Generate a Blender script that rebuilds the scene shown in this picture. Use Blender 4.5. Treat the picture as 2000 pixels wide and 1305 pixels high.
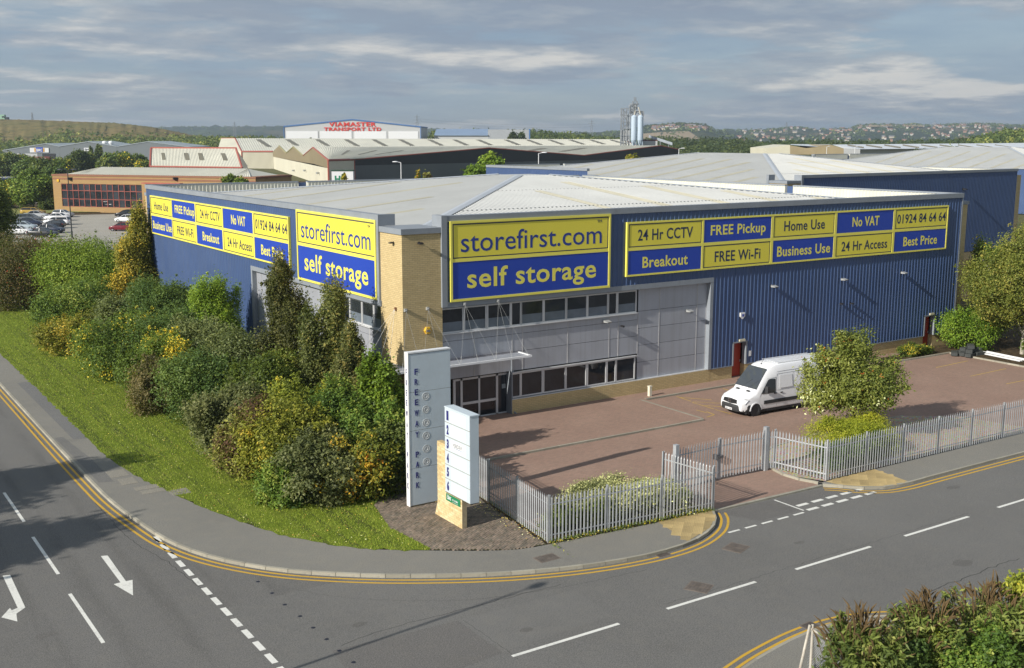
import bpy, bmesh, math, random
import numpy as np
from mathutils import Vector, Matrix

for o in list(bpy.data.objects):
    bpy.data.objects.remove(o)
sc = bpy.context.scene
R = math.radians
PI = math.pi

# ------------------------------------------------------------------ camera
# World axes: +X runs along the long front wall of the blue warehouse, +Y along
# its side wall, the warehouse corner is the origin.  Units are metres.
CU, CV, CH = -26.403, -50.06, 15.4
YAW, PITCH, ROLL, FPX = 0.5856, 0.1775, 0.0012, 2145.8
cd = bpy.data.cameras.new('camera')
cam = bpy.data.objects.new('camera', cd)
sc.collection.objects.link(cam)
cd.sensor_width = 36.0
cd.lens = 36.0 * FPX / 2000.0
cd.clip_start = 0.5
cd.clip_end = 30000
cam.location = (CU, CV, CH)
cam.rotation_euler = (Matrix.Rotation(-YAW, 3, 'Z') @ Matrix.Rotation(PI / 2 - PITCH, 3, 'X') @ Matrix.Rotation(ROLL, 3, 'Z')).to_euler()
sc.camera = cam

# ------------------------------------------------------------------ sun, sky, exposure
SUN_EL, SUN_AZ = R(28.0), R(6.4)          # SUN_AZ: direction shadows fall, from +X
SUN_STRENGTH, SKY_STRENGTH, EXPOSURE = 4.7, 0.085, 0.30
sd = Vector((math.cos(SUN_EL) * math.cos(SUN_AZ), math.cos(SUN_EL) * math.sin(SUN_AZ), -math.sin(SUN_EL)))
sl = bpy.data.lights.new('sun', 'SUN')
sl.energy = SUN_STRENGTH
sl.angle = R(0.53)
sl.color = (1.0, 0.945, 0.86)
so = bpy.data.objects.new('sun', sl)
sc.collection.objects.link(so)
so.rotation_euler = sd.to_track_quat('-Z', 'Y').to_euler()
so.location = (-60, -60, 80)

wd = bpy.data.worlds.new('World')
sc.world = wd
wd.use_nodes = True
nt = wd.node_tree
nt.nodes.clear()
N = nt.nodes.new
L = nt.links.new


def wmath(op, a, b=None, c=None):
    n = N('ShaderNodeMath')
    n.operation = op
    for i, v in enumerate((a, b, c)):
        if v is None:
            continue
        if isinstance(v, (int, float)):
            n.inputs[i].default_value = v
        else:
            L(v, n.inputs[i])
    return n.outputs[0]


sky = N('ShaderNodeTexSky')
sky.sky_type = 'NISHITA'
sky.sun_disc = False
sky.sun_elevation = SUN_EL
sky.sun_rotation = math.atan2(-math.cos(SUN_AZ), -math.sin(SUN_AZ))
sky.air_density = 1.0
sky.dust_density = 0.7
sky.ozone_density = 1.5
tc = N('ShaderNodeTexCoord')
sep = N('ShaderNodeSeparateXYZ')
L(tc.outputs['Generated'], sep.inputs[0])
zz = wmath('ADD', wmath('MAXIMUM', sep.outputs[2], 0.0), 0.10)
cx = wmath('DIVIDE', sep.outputs[0], zz)
cy = wmath('DIVIDE', sep.outputs[1], zz)
comb = N('ShaderNodeCombineXYZ')
L(cx, comb.inputs[0])
L(cy, comb.inputs[1])


def wnoise(scale, detail, rough, off):
    mp = N('ShaderNodeMapping')
    mp.inputs['Location'].default_value = off
    mp.inputs['Scale'].default_value = (scale, scale, scale)
    L(comb.outputs[0], mp.inputs[0])
    n = N('ShaderNodeTexNoise')
    n.inputs['Scale'].default_value = 1.0
    n.inputs['Detail'].default_value = detail
    n.inputs['Roughness'].default_value = rough
    L(mp.outputs[0], n.inputs['Vector'])
    return n.outputs['Fac']


def wramp(fac, stops):
    n = N('ShaderNodeValToRGB')
    e = n.color_ramp.elements
    while len(e) < len(stops):
        e.new(0.5)
    for el, (p, c) in zip(e, stops):
        el.position = p
        el.color = (c, c, c, 1) if isinstance(c, (int, float)) else (*c, 1)
    L(fac, n.inputs[0])
    return n.outputs[0]


def wmix(fac, a, b):
    n = N('ShaderNodeMix')
    n.data_type = 'RGBA'
    for sock, v in ((n.inputs[0], fac), (n.inputs[6], a), (n.inputs[7], b)):
        if isinstance(v, tuple):
            sock.default_value = (*v, 1)
        elif isinstance(v, (int, float)):
            sock.default_value = v
        else:
            L(v, sock)
    return n.outputs[2]


# a thin grey-blue veil, then broken cumulus with paler tops
veil = wramp(wnoise(0.16, 6.0, 0.55, (6.1, 8.8, 0.0)), [(0.35, 0.45), (0.62, 0.92)])
vn = wmath('ADD', wmath('MULTIPLY', wnoise(0.5, 6.0, 0.6, (8.0, 1.0, 0.0)), 0.5), wmath('MULTIPLY', wnoise(1.9, 7.0, 0.62, (3.0, 6.0, 0.0)), 0.5))
veilc = wramp(vn, [(0.38, (2.45, 3.3, 4.45)), (0.52, (2.95, 3.8, 4.75)), (0.62, (4.1, 4.6, 5.1))])
col = wmix(veil, sky.outputs[0], veilc)
n1 = wnoise(0.33, 10.0, 0.60, (7.7, 2.2, 0.0))
n2 = wnoise(1.1, 8.0, 0.62, (11.0, 2.0, 0.0))
fac = wmath('ADD', wmath('MULTIPLY', n1, 0.66), wmath('MULTIPLY', n2, 0.34))
cover = wramp(fac, [(0.485, 0.0), (0.525, 0.75), (0.60, 1.0)])
n3 = wnoise(0.33, 10.0, 0.60, (7.62, 2.08, 0.0))      # the same clouds, sampled a little towards the sun
lit = wmath('SUBTRACT', n1, n3)
puff = wramp(wmath('ADD', wmath('MULTIPLY', lit, 5.0), wmath('MULTIPLY', wnoise(2.2, 6.0, 0.6, (2.0, 6.0, 0.0)), 0.9)), [(0.2, (2.7, 3.2, 4.0)), (0.50, (3.8, 4.15, 4.6)), (0.85, (7.0, 6.8, 6.4))])
nodes_cloud = wmix(wmath('MULTIPLY', cover, 0.85), col, puff)
bg = N('ShaderNodeBackground')
L(nodes_cloud, bg.inputs['Color'])
bg.inputs['Strength'].default_value = SKY_STRENGTH
wo = N('ShaderNodeOutputWorld')
L(bg.outputs[0], wo.inputs['Surface'])

sc.render.engine = 'CYCLES'
sc.cycles.max_bounces = 6
sc.cycles.diffuse_bounces = 2
sc.cycles.glossy_bounces = 2
sc.cycles.transmission_bounces = 4
sc.cycles.transparent_max_bounces = 6
sc.cycles.volume_bounces = 0
sc.cycles.use_denoising = True
sc.view_settings.view_transform = 'Standard'
sc.view_settings.look = 'None'
sc.view_settings.exposure = EXPOSURE
sc.view_settings.gamma = 1.0
sc.view_settings.use_curve_mapping = False

# ------------------------------------------------------------------ survey helpers
# (px, py) are places measured on the 2000 x 1305 photograph; they are turned into
# metres on the ground or on a known plane before anything is built.
_cs, _sn = math.cos(YAW), math.sin(YAW)


def ray(px, py):
    a0, b0 = px - 1000.0, py - 652.5
    a = a0 * math.cos(ROLL) + b0 * math.sin(ROLL)
    b = -(-a0 * math.sin(ROLL) + b0 * math.cos(ROLL))
    x, y, z = a / FPX, math.cos(PITCH) + b * math.sin(PITCH) / FPX, -math.sin(PITCH) + b * math.cos(PITCH) / FPX
    return Vector((x * _cs + y * _sn, -x * _sn + y * _cs, z))


def G(px, py, z=0.0):
    d = ray(px, py)
    t = (z - CH) / d.z
    return Vector((CU + d.x * t, CV + d.y * t, z))


def AT(px, py, depth):
    """point seen at (px, py) at a horizontal distance `depth` in front of the camera"""
    d = ray(px, py)
    f = d.x * _sn + d.y * _cs
    t = depth / f
    return Vector((CU + d.x * t, CV + d.y * t, CH + d.z * t))


def HZ(base, px, py):
    d = ray(px, py)
    t = math.hypot(base[0] - CU, base[1] - CV) / math.hypot(d.x, d.y)
    return CH + d.z * t


# ------------------------------------------------------------------ materials
MATS = {}
LEAF_GAIN = 2.35


class NB:
    """small node builder"""

    def __init__(s, name):
        s.m = bpy.data.materials.new(name)
        s.m.use_nodes = True
        s.t = s.m.node_tree
        s.t.nodes.clear()
        s.out = s.n('ShaderNodeOutputMaterial')
        s.tc = None

    def n(s, t, **kw):
        x = s.t.nodes.new(t)
        for k, v in kw.items():
            setattr(x, k, v)
        return x

    def put(s, sock, v):
        if v is None:
            return
        if isinstance(v, bpy.types.NodeSocket):
            s.t.links.new(v, sock)
        elif isinstance(v, (tuple, list)) and sock.type == 'RGBA':
            sock.default_value = (*v[:3], 1)
        else:
            sock.default_value = v

    def coord(s):
        if not s.tc:
            s.tc = s.n('ShaderNodeTexCoord')
        return s.tc.outputs['Object']

    def math(s, op, a, b=0.0):
        x = s.n('ShaderNodeMath', operation=op)
        s.put(x.inputs[0], a)
        s.put(x.inputs[1], b)
        return x.outputs[0]

    def scaled(s, v, sc_):
        x = s.n('ShaderNodeMapping')
        s.put(x.inputs[0], v)
        x.inputs['Scale'].default_value = sc_ if isinstance(sc_, (tuple, list)) else (sc_, sc_, sc_)
        return x.outputs[0]

    def noise(s, scale, detail=4, rough=0.55, vec=None):
        x = s.n('ShaderNodeTexNoise')
        x.inputs['Detail'].default_value = detail
        x.inputs['Roughness'].default_value = rough
        x.inputs['Scale'].default_value = 1.0
        s.put(x.inputs['Vector'], s.scaled(vec or s.coord(), scale))
        return x.outputs['Fac']

    def ramp(s, fac, stops):
        x = s.n('ShaderNodeValToRGB')
        e = x.color_ramp.elements
        while len(e) < len(stops):
            e.new(0.5)
        for el, (p, c) in zip(e, stops):
            el.position = p
            el.color = (c, c, c, 1) if isinstance(c, (int, float)) else (*c, 1)
        s.put(x.inputs[0], fac)
        return x.outputs[0]

    def mix(s, fac, a, b, mode='MIX'):
        x = s.n('ShaderNodeMix', data_type='RGBA', blend_type=mode)
        s.put(x.inputs[0], fac)
        s.put(x.inputs[6], a)
        s.put(x.inputs[7], b)
        return x.outputs[2]

    def bump(s, h, strength=0.3, dist=0.02):
        x = s.n('ShaderNodeBump')
        x.inputs['Strength'].default_value = strength
        x.inputs['Distance'].default_value = dist
        s.put(x.inputs['Height'], h)
        return x.outputs[0]

    def principled(s, col, rough=0.7, metal=0.0, spec=0.5, normal=None, **kw):
        x = s.n('ShaderNodeBsdfPrincipled')
        s.put(x.inputs['Base Color'], col)
        s.put(x.inputs['Roughness'], rough)
        s.put(x.inputs['Metallic'], metal)
        s.put(x.inputs['Specular IOR Level'], spec)
        if normal:
            s.put(x.inputs['Normal'], normal)
        for k, v in kw.items():
            s.put(x.inputs[k.replace('_', ' ')], v)
        return x.outputs[0]

    def done(s, sh):
        s.put(s.out.inputs['Surface'], sh)
        return s.m


def mul(c, k):
    return tuple(min(1.0, x * k) for x in c)


def mat(name, col, rough=0.6, var=0.12, scale=1.5, metal=0.0, spec=0.4, bump=0.0, bscale=40, grime=0.0, grime_col=(0.10, 0.09, 0.07), objvar=0.0, streak=0.0):
    """plain painted / metal / concrete surface with uneven tone and light wear"""
    if name in MATS:
        return MATS[name]
    b = NB(name)
    f = b.noise(scale, 5, 0.6)
    c = b.mix(b.ramp(f, [(0.3, 0.0), (0.7, 1.0)]), mul(col, 1 - var), mul(col, 1 + var))
    if grime:
        g = b.noise(scale * 2.3, 7, 0.65)
        c = b.mix(b.math('MULTIPLY', b.ramp(g, [(0.52, 0.0), (0.72, 1.0)]), grime), c, grime_col)
    if streak:                                            # rain streaks running down the sheet
        s_ = b.noise((5.0, 5.0, 0.10), 5, 0.7)
        c = b.mix(b.math('MULTIPLY', b.ramp(s_, [(0.46, 0.0), (0.70, 1.0)]), streak), c, grime_col)
    if objvar:
        oi = b.n('ShaderNodeObjectInfo')
        c = b.mix(1.0, c, b.ramp(oi.outputs['Random'], [(0.0, 1 - objvar), (1.0, 1.0)]), 'MULTIPLY')
    nm = None
    if bump:
        nm = b.bump(b.noise(bscale, 3), bump, 0.01)
    r = b.ramp(f, [(0.2, max(0, rough - .06)), (0.8, min(1, rough + .06))])
    MATS[name] = b.done(b.principled(c, r, metal, spec, nm))
    return MATS[name]


def brickmat(name, c1, c2, mortar, w, h, gap=0.012, flat=False, patch=0.15, bump=0.5, moss=None, rough=0.85):
    if name in MATS:
        return MATS[name]
    b = NB(name)
    sp = b.n('ShaderNodeSeparateXYZ')
    b.put(sp.inputs[0], b.coord())
    if flat:
        vec = b.coord()
    else:
        cb = b.n('ShaderNodeCombineXYZ')
        b.put(cb.inputs[0], b.math('ADD', sp.outputs[0], sp.outputs[1]))
        b.put(cb.inputs[1], sp.outputs[2])
        vec = cb.outputs[0]
    t = b.n('ShaderNodeTexBrick')
    b.put(t.inputs['Vector'], vec)
    b.put(t.inputs['Color1'], c1)
    b.put(t.inputs['Color2'], c2)
    b.put(t.inputs['Mortar'], mortar)
    t.inputs['Scale'].default_value = 1.0
    t.inputs['Mortar Size'].default_value = gap / 2
    t.inputs['Brick Width'].default_value = w
    t.inputs['Row Height'].default_value = h
    t.inputs['Mortar Smooth'].default_value = 0.2
    f = b.noise(0.35, 6, 0.6)
    c = b.mix(b.math('MULTIPLY', b.ramp(f, [(0.35, 0.0), (0.7, 1.0)]), patch * 3), t.outputs['Color'], mul(c1, 0.62))
    f2 = b.noise(4.0, 4, 0.6)
    c = b.mix(b.math('MULTIPLY', b.ramp(f2, [(0.4, 0.0), (0.75, 1.0)]), 0.25), c, mul(c2, 1.25))
    if moss:
        f3 = b.noise(1.1, 6, 0.7)
        k = b.math('MULTIPLY', b.ramp(f3, [(0.45, 0.0), (0.62, 1.0)]), b.ramp(t.outputs['Fac'], [(0.0, 0.25), (0.6, 0.9)]))
        c = b.mix(k, c, moss)
    inv = b.math('SUBTRACT', 1.0, t.outputs['Fac'])
    MATS[name] = b.done(b.principled(c, rough, 0, 0.3, b.bump(inv, bump, 0.01)))
    return MATS[name]


def asphalt(name, col, warm=0.0, rough=0.88, wear=0.25, tracks=False):
    if name in MATS:
        return MATS[name]
    b = NB(name)
    big = b.noise((0.12, 0.03, 0.1) if warm == 0 else 0.12, 5, 0.6)
    c = b.mix(b.ramp(big, [(0.3, 0.0), (0.7, 1.0)]), mul(col, 1 - wear), mul(col, 1 + wear * .8))
    mid = b.noise(1.6, 6, 0.65)
    c = b.mix(b.math('MULTIPLY', b.ramp(mid, [(0.45, 0.0), (0.75, 1.0)]), 0.35), c, mul((col[0] * 1.12, col[1] * 1.05, col[2] * .9), 1.35))
    if tracks:
        # polished, oil-darkened wheel paths along the lanes
        sp = b.n('ShaderNodeSeparateXYZ')
        b.put(sp.inputs[0], b.coord())
        wv = b.math('SINE', b.math('MULTIPLY', b.math('ADD', sp.outputs[0], b.math('MULTIPLY', b.noise((.08, .05, .1), 2), 1.2)), 3.35))
        nz = b.noise((1.3, 0.12, 1), 5, 0.7)
        k = b.math('MULTIPLY', b.ramp(wv, [(0.0, 0.0), (0.55, 0.35), (1.0, 1.0)]), b.ramp(nz, [(0.36, 0.0), (0.62, 1.0)]))
        c = b.mix(b.math('MULTIPLY', k, 0.75), c, mul(col, 0.42))
    spot = b.noise(0.55, 3, 0.5)
    c = b.mix(b.math('MULTIPLY', b.ramp(spot, [(0.66, 0.0), (0.74, 1.0)]), 0.30), c, mul(col, 0.5))
    fine = b.noise(26, 3, 0.8)
    c = b.mix(b.ramp(fine, [(0.30, 0.0), (0.5, 0.5), (0.72, 1.0)]), b.mix(0.55, c, (0.02, 0.02, 0.02)), b.mix(0.35, c, (0.42, 0.40, 0.36)))
    stone = b.noise(70, 2, 0.5)
    c = b.mix(b.math('MULTIPLY', b.ramp(stone, [(0.66, 0.0), (0.72, 1.0)]), 0.5), c, (0.55, 0.52, 0.46))
    MATS[name] = b.done(b.principled(c, rough, 0, 0.35, b.bump(fine, 0.35, 0.012)))
    return MATS[name]


def paint(name, col, worn=0.5):
    """road paint: rubbed through to the tarmac in places"""
    if name in MATS:
        return MATS[name]
    b = NB(name)
    f = b.noise(9, 6, 0.75)
    f2 = b.noise(1.2, 4, 0.6)
    k = b.math('ADD', b.math('MULTIPLY', f, 0.65), b.math('MULTIPLY', f2, 0.35))
    c = b.mix(b.ramp(k, [(0.56 - 0.1 * worn, 0.0), (0.72, 0.9 * worn)]), mul(col, 0.95), (0.13, 0.13, 0.125))
    c = b.mix(b.math('MULTIPLY', b.ramp(b.noise(40, 2), [(0.5, 0), (0.7, 1)]), 0.2), c, mul(col, 0.6))
    MATS[name] = b.done(b.principled(c, 0.8, 0, 0.3))
    return MATS[name]


def glassmat(name, col=(0.012, 0.014, 0.017), rough=0.03, blind=None):
    if name in MATS:
        return MATS[name]
    b = NB(name)
    c = b.mix(b.ramp(b.noise(0.9, 3), [(0.4, 0), (0.65, 1)]), col, mul(col, 2.2))
    oi = b.n('ShaderNodeObjectInfo')
    c = b.mix(b.ramp(oi.outputs['Random'], [(0.3, 0.0), (1.0, 0.75)]), c, mul(col, 4.5))
    MATS[name] = b.done(b.principled(c, rough, 0, 0.5))
    return MATS[name]


def leafmat(name, stops, trans=0.3, rough=0.55, objvar=0.25):
    """foliage: colour comes from each leaf's own tint, a little from the plant"""
    if name in MATS:
        return MATS[name]
    b = NB(name)
    at = b.n('ShaderNodeAttribute', attribute_name='tint')
    c = b.ramp(at.outputs['Fac'], [(p_, (min(1, c_[0] * LEAF_GAIN * 1.07), min(1, c_[1] * LEAF_GAIN), c_[2] * LEAF_GAIN * .82)) for p_, c_ in stops])
    oi = b.n('ShaderNodeObjectInfo')
    k = b.ramp(oi.outputs['Random'], [(0.0, 1 - objvar), (1.0, 1 + objvar)])
    hs = b.n('ShaderNodeHueSaturation')
    b.put(hs.inputs['Color'], c)
    b.put(hs.inputs['Value'], k)
    b.put(hs.inputs['Hue'], b.ramp(oi.outputs['Random'], [(0.0, 0.485), (0.5, 0.512), (1.0, 0.495)]))
    p = b.principled(hs.outputs[0], rough, 0, 0.28)
    tr = b.n('ShaderNodeBsdfTranslucent')
    b.put(tr.inputs['Color'], b.mix(0.5, hs.outputs[0], (0.35, 0.42, 0.04), 'MIX'))
    ms = b.n('ShaderNodeMixShader')
    ms.inputs[0].default_value = trans
    b.t.links.new(p, ms.inputs[1])
    b.t.links.new(tr.outputs[0], ms.inputs[2])
    MATS[name] = b.done(ms.outputs[0])
    return MATS[name]


# ------------------------------------------------------------------ mesh builder and object helpers
class MB:
    def __init__(s, fn=None):
        s.v, s.f, s.m = [], [], []
        s.fn = fn

    def add(s, pts, faces, mi=0):
        k = len(s.v)
        if s.fn:
            pts = [s.fn(*p) for p in pts]
        s.v += [tuple(p) for p in pts]
        for f in faces:
            s.f.append(tuple(i + k for i in f))
            s.m.append(mi)

    def box(s, x0, x1, y0, y1, z0, z1, mi=0):
        p = [(x, y, z) for z in (z0, z1) for y in (y0, y1) for x in (x0, x1)]
        s.add(p, [(0, 2, 3, 1), (4, 5, 7, 6), (0, 1, 5, 4), (2, 6, 7, 3), (0, 4, 6, 2), (1, 3, 7, 5)], mi)

    def poly(s, pts, mi=0):
        s.add(pts, [tuple(range(len(pts)))], mi)

    def prism(s, pts, d, mi=0):
        n = len(pts)
        q = [tuple(a + b for a, b in zip(p, d)) for p in pts]
        s.add(list(pts) + q, [tuple(range(n - 1, -1, -1)), tuple(range(n, 2 * n))] + [(i, (i + 1) % n, n + (i + 1) % n, n + i) for i in range(n)], mi)

    def tube(s, a, b, r, n=6, r1=None, mi=0, cap=True):
        a, b = Vector(a), Vector(b)
        d = (b - a)
        if d.length < 1e-6:
            return
        d.normalize()
        x = d.orthogonal().normalized()
        y = d.cross(x)
        r1 = r if r1 is None else r1
        ring = [(x * math.cos(2 * PI * i / n) + y * math.sin(2 * PI * i / n)) for i in range(n)]
        s.add([a + q * r for q in ring] + [b + q * r1 for q in ring], [(i, (i + 1) % n, n + (i + 1) % n, n + i) for i in range(n)] + ([tuple(range(n - 1, -1, -1)), tuple(range(n, 2 * n))] if cap else []), mi)

    def path(s, pts, r, n=6, mi=0):
        for a, b in zip(pts[:-1], pts[1:]):
            s.tube(a, b, r, n, mi=mi)

    def lathe(s, prof, c, axis='z', n=16, mi=0):
        """prof: (radius, height) pairs around an axis through c"""
        pts, k = [], len(prof)
        for i in range(n):
            t = 2 * PI * i / n
            for r, h in prof:
                p = (r * math.cos(t), r * math.sin(t), h)
                if axis == 'x':
                    p = (h, p[0], p[1])
                elif axis == 'y':
                    p = (p[0], h, p[1])
                pts.append((c[0] + p[0], c[1] + p[1], c[2] + p[2]))
        fs = [(i * k + j, ((i + 1) % n) * k + j, ((i + 1) % n) * k + j + 1, i * k + j + 1) for i in range(n) for j in range(k - 1)]
        s.add(pts, fs, mi)

    def strip(s, left, right, mi=0):
        n = len(left)
        s.add(list(left) + list(right), [(i, i + 1, n + i + 1, n + i) for i in range(n - 1)], mi)

    def mesh(s, name, mats, smooth=False):
        me = bpy.data.meshes.new(name)
        me.from_pydata(s.v, [], s.f)
        for m in (mats if isinstance(mats, (list, tuple)) else [mats]):
            me.materials.append(m)
        if any(s.m):
            me.polygons.foreach_set('material_index', s.m)
        if smooth:
            me.polygons.foreach_set('use_smooth', [True] * len(me.polygons))
        me.update()
        return me

    def obj(s, name, mats, parent=None, smooth=False, **kw):
        return link(name, s.mesh(name, mats, smooth), parent, **kw)


def tag(o, label=None, cat=None, group=None, kind=None):
    if label:
        o['label'] = label
    if cat:
        o['category'] = cat
    if group:
        o['group'] = group
    if kind:
        o['kind'] = kind
    return o


def link(name, me, parent=None, loc=None, rz=0.0, **kw):
    o = bpy.data.objects.new(name, me)
    sc.collection.objects.link(o)
    if parent:
        o.parent = parent
    if loc is not None:
        o.location = loc
    if rz:
        o.rotation_euler = (0, 0, rz)
    return tag(o, **kw)


def thing(name, label, cat, loc=(0, 0, 0), rz=0.0, group=None):
    return link(name, None, None, loc, rz, label=label, cat=cat, group=group)


def struct(name, mb, m, **kw):
    return mb.obj(name, m, kind='structure', **kw)


def kids(o):
    return [c for c in CHILD.get(o.name, [])]


CHILD = {}


def index_children():
    CHILD.clear()
    for o in sc.objects:
        if o.parent:
            CHILD.setdefault(o.parent.name, []).append(o)


def copy_tree(o, parent=None, **kw):
    c = o.copy()
    sc.collection.objects.link(c)
    if parent:
        c.parent = parent
    for ch in CHILD.get(o.name, []):
        copy_tree(ch, c)
    return tag(c, **kw)


def resample(pts, step):
    """Catmull-Rom through pts, then evenly spaced"""
    P = [Vector(p) for p in pts]
    P = [P[0] * 2 - P[1]] + P + [P[-1] * 2 - P[-2]]
    o = []
    for i in range(1, len(P) - 2):
        for k in range(24):
            t = k / 24
            a, b, c, d = P[i - 1], P[i], P[i + 1], P[i + 2]
            # centripetal-ish: fall back to straight pieces where points are far apart
            if (c - b).length > 9:
                o.append(b.lerp(c, t))
            else:
                o.append(0.5 * ((2 * b) + (c - a) * t + (2 * a - 5 * b + 4 * c - d) * t * t + (3 * b - a - 3 * c + d) * t ** 3))
    o.append(P[-2])
    out, acc = [o[0]], 0.0
    for a, b in zip(o[:-1], o[1:]):
        seg = (b - a).length
        while acc + seg >= step and seg > 0:
            t = (step - acc) / seg
            a = a.lerp(b, t)
            out.append(a.copy())
            seg = (b - a).length
            acc = 0.0
        acc += seg
    return out


def offset(pts, d):
    """shift a 2-D polyline to its left by d"""
    out = []
    for i, p in enumerate(pts):
        a, b = pts[max(0, i - 1)], pts[min(len(pts) - 1, i + 1)]
        t = (b - a).normalized()
        out.append(Vector((p.x - t.y * d, p.y + t.x * d)))
    return out


# lettering -----------------------------------------------------------------
_TXT = {}


def text_mesh(body, weight=0.0, depth=0.012):
    key = (body, weight, depth)
    if key not in _TXT:
        cu = bpy.data.curves.new('lettering', 'FONT')
        cu.body = body
        cu.size = 1.0
        cu.offset = weight
        cu.extrude = depth / 2
        cu.resolution_u = 3
        cu.space_character = 1.0 + weight * 4
        ob = bpy.data.objects.new('lettering', cu)
        sc.collection.objects.link(ob)
        bpy.context.view_layer.update()
        me = bpy.data.meshes.new_from_object(ob)
        n = len(me.vertices)
        co = np.empty(n * 3)
        me.vertices.foreach_get('co', co)
        co = co.reshape(-1, 3)
        fs = [tuple(p.vertices) for p in me.polygons]
        _TXT[key] = (co, fs)
        bpy.data.objects.remove(ob)
        bpy.data.curves.remove(cu)
        bpy.data.meshes.remove(me)
    return _TXT[key]


def lettering(mb, body, x0, x1, y0, y1, weight=0.0, depth=0.012, mi=0, out=0.0):
    """fit the words into the box x0..x1, y0..y1 of mb's own plane (x, out, z)"""
    co, fs = text_mesh(body, weight, depth)
    a, b = co.min(0), co.max(0)
    pts = [(x0 + (p[0] - a[0]) / (b[0] - a[0]) * (x1 - x0), out + depth / 2 + p[2], y0 + (p[1] - a[1]) / (b[1] - a[1]) * (y1 - y0)) for p in co]
    mb.add(pts, fs, mi)


def RW(a, o, z):          # on the front wall: along +X, out towards -Y
    return (a, -o, z)


def LW(a, o, z):          # on the side wall: along +Y, out towards -X
    return (-o, a, z)
# ================================================================== GROUND, ROADS, PAVEMENTS
rng = np.random.default_rng(7)
random.seed(5)

b = NB('field')
f = b.noise(0.012, 6, 0.6)
f2 = b.noise(0.15, 5, 0.6)
c = b.ramp(f, [(0.30, (0.045, 0.060, 0.020)), (0.45, (0.085, 0.098, 0.035)), (0.55, (0.13, 0.12, 0.055)), (0.68, (0.055, 0.080, 0.022))])
c = b.mix(b.math('MULTIPLY', f2, 0.5), c, (0.10, 0.10, 0.05))
M_FIELD = b.done(b.principled(c, 0.95, 0, 0.1))

b = NB('mown_grass')
f = b.noise(0.9, 6, 0.65)
st = b.noise((2.2, 0.06, 1), 4, 0.75)                     # mower runs along the road
cl = b.noise((5.5, 2.2, 1), 6, 0.75)
fine = b.noise((60, 40, 30), 2, 0.6)
c = b.ramp(f, [(0.25, (0.100, 0.140, 0.014)), (0.5, (0.165, 0.215, 0.022)), (0.75, (0.235, 0.265, 0.045))])
c = b.mix(b.math('MULTIPLY', b.ramp(st, [(0.47, 0.0), (0.58, 1.0)]), b.ramp(cl, [(0.38, 0.0), (0.56, 0.9)])), c, (0.050, 0.062, 0.020))
c = b.mix(b.ramp(fine, [(0.3, 0.45), (0.6, 0.0)]), c, (0.030, 0.050, 0.008))
M_GRASS = b.done(b.principled(c, 0.85, 0, 0.15, b.bump(fine, 0.6, 0.03)))

b = NB('bed_soil')
f = b.noise(2.2, 7, 0.7)
c = b.ramp(f, [(0.3, (0.035, 0.026, 0.016)), (0.5, (0.075, 0.055, 0.032)), (0.7, (0.13, 0.095, 0.05))])
M_SOIL = b.done(b.principled(c, 0.95, 0, 0.1, b.bump(b.noise(18, 4), 0.7, 0.03)))

b = NB('gravel_bed')
f = b.n('ShaderNodeTexVoronoi')
b.put(f.inputs['Vector'], b.scaled(b.coord(), 14))
f.inputs['Scale'].default_value = 1.0
c = b.mix(0.6, (0.30, 0.19, 0.10), f.outputs['Color'])
c = b.mix(0.55, c, (0.33, 0.22, 0.12))
M_GRAVEL = b.done(b.principled(c, 0.9, 0, 0.2, b.bump(f.outputs['Distance'], 0.6, 0.03)))

M_ROAD = asphalt('road_tarmac', (0.112, 0.110, 0.107), wear=0.22, tracks=True)
M_ROAD2 = asphalt('older_tarmac', (0.122, 0.121, 0.117), warm=1, wear=0.22)
M_PATCHD = asphalt('patch_tarmac_dark', (0.095, 0.090, 0.088), warm=1)
M_PATCHL = asphalt('patch_tarmac_pale', (0.138, 0.137, 0.132), warm=1)
M_PAVE = asphalt('footway_tarmac', (0.225, 0.215, 0.185), warm=1, wear=0.16)
M_PAVE2 = asphalt('footway_patch', (0.30, 0.275, 0.22), warm=1, wear=0.1)
M_CARPARK = asphalt('car_park_tarmac', (0.47, 0.44, 0.37), warm=1, wear=0.15)
M_KERB = mat('kerb_concrete', (0.40, 0.375, 0.30), 0.85, 0.16, 1.2, bump=0.3, grime=0.5, grime_col=(0.16, 0.14, 0.11), objvar=.28)
M_WHITE = paint('white_road_paint', (0.76, 0.75, 0.69), 0.62)
M_YELLOW = paint('yellow_road_paint', (0.60, 0.36, 0.04), 0.58)
M_YARD = brickmat('yard_block_paving', (0.365, 0.232, 0.178), (0.285, 0.195, 0.150), (0.215, 0.172, 0.135), 0.20, 0.10, 0.010, flat=True, patch=0.17, bump=0.5)
M_TACT = mat('buff_tactile_slab', (0.47, 0.355, 0.165), 0.85, 0.18, 2.0, bump=0.3, grime=0.35, grime_col=(0.25, 0.19, 0.10), objvar=.3)
M_STEEL = mat('galvanised_steel', (0.50, 0.52, 0.54), 0.48, 0.14, 1.3, metal=0.35, grime=0.15, grime_col=(0.30, 0.30, 0.29), objvar=.18)
M_IRON = mat('cast_iron', (0.155, 0.13, 0.11), 0.6, 0.25, 3, metal=0.4)

# ground: one sheet to the horizon, finer close by
g = MB()
g.poly([(-9000, -3000, -0.35), (9000, -3000, -0.35), (9000, 9000, -0.35), (-9000, 9000, -0.35)])
struct('ground', g, M_FIELD)

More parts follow.
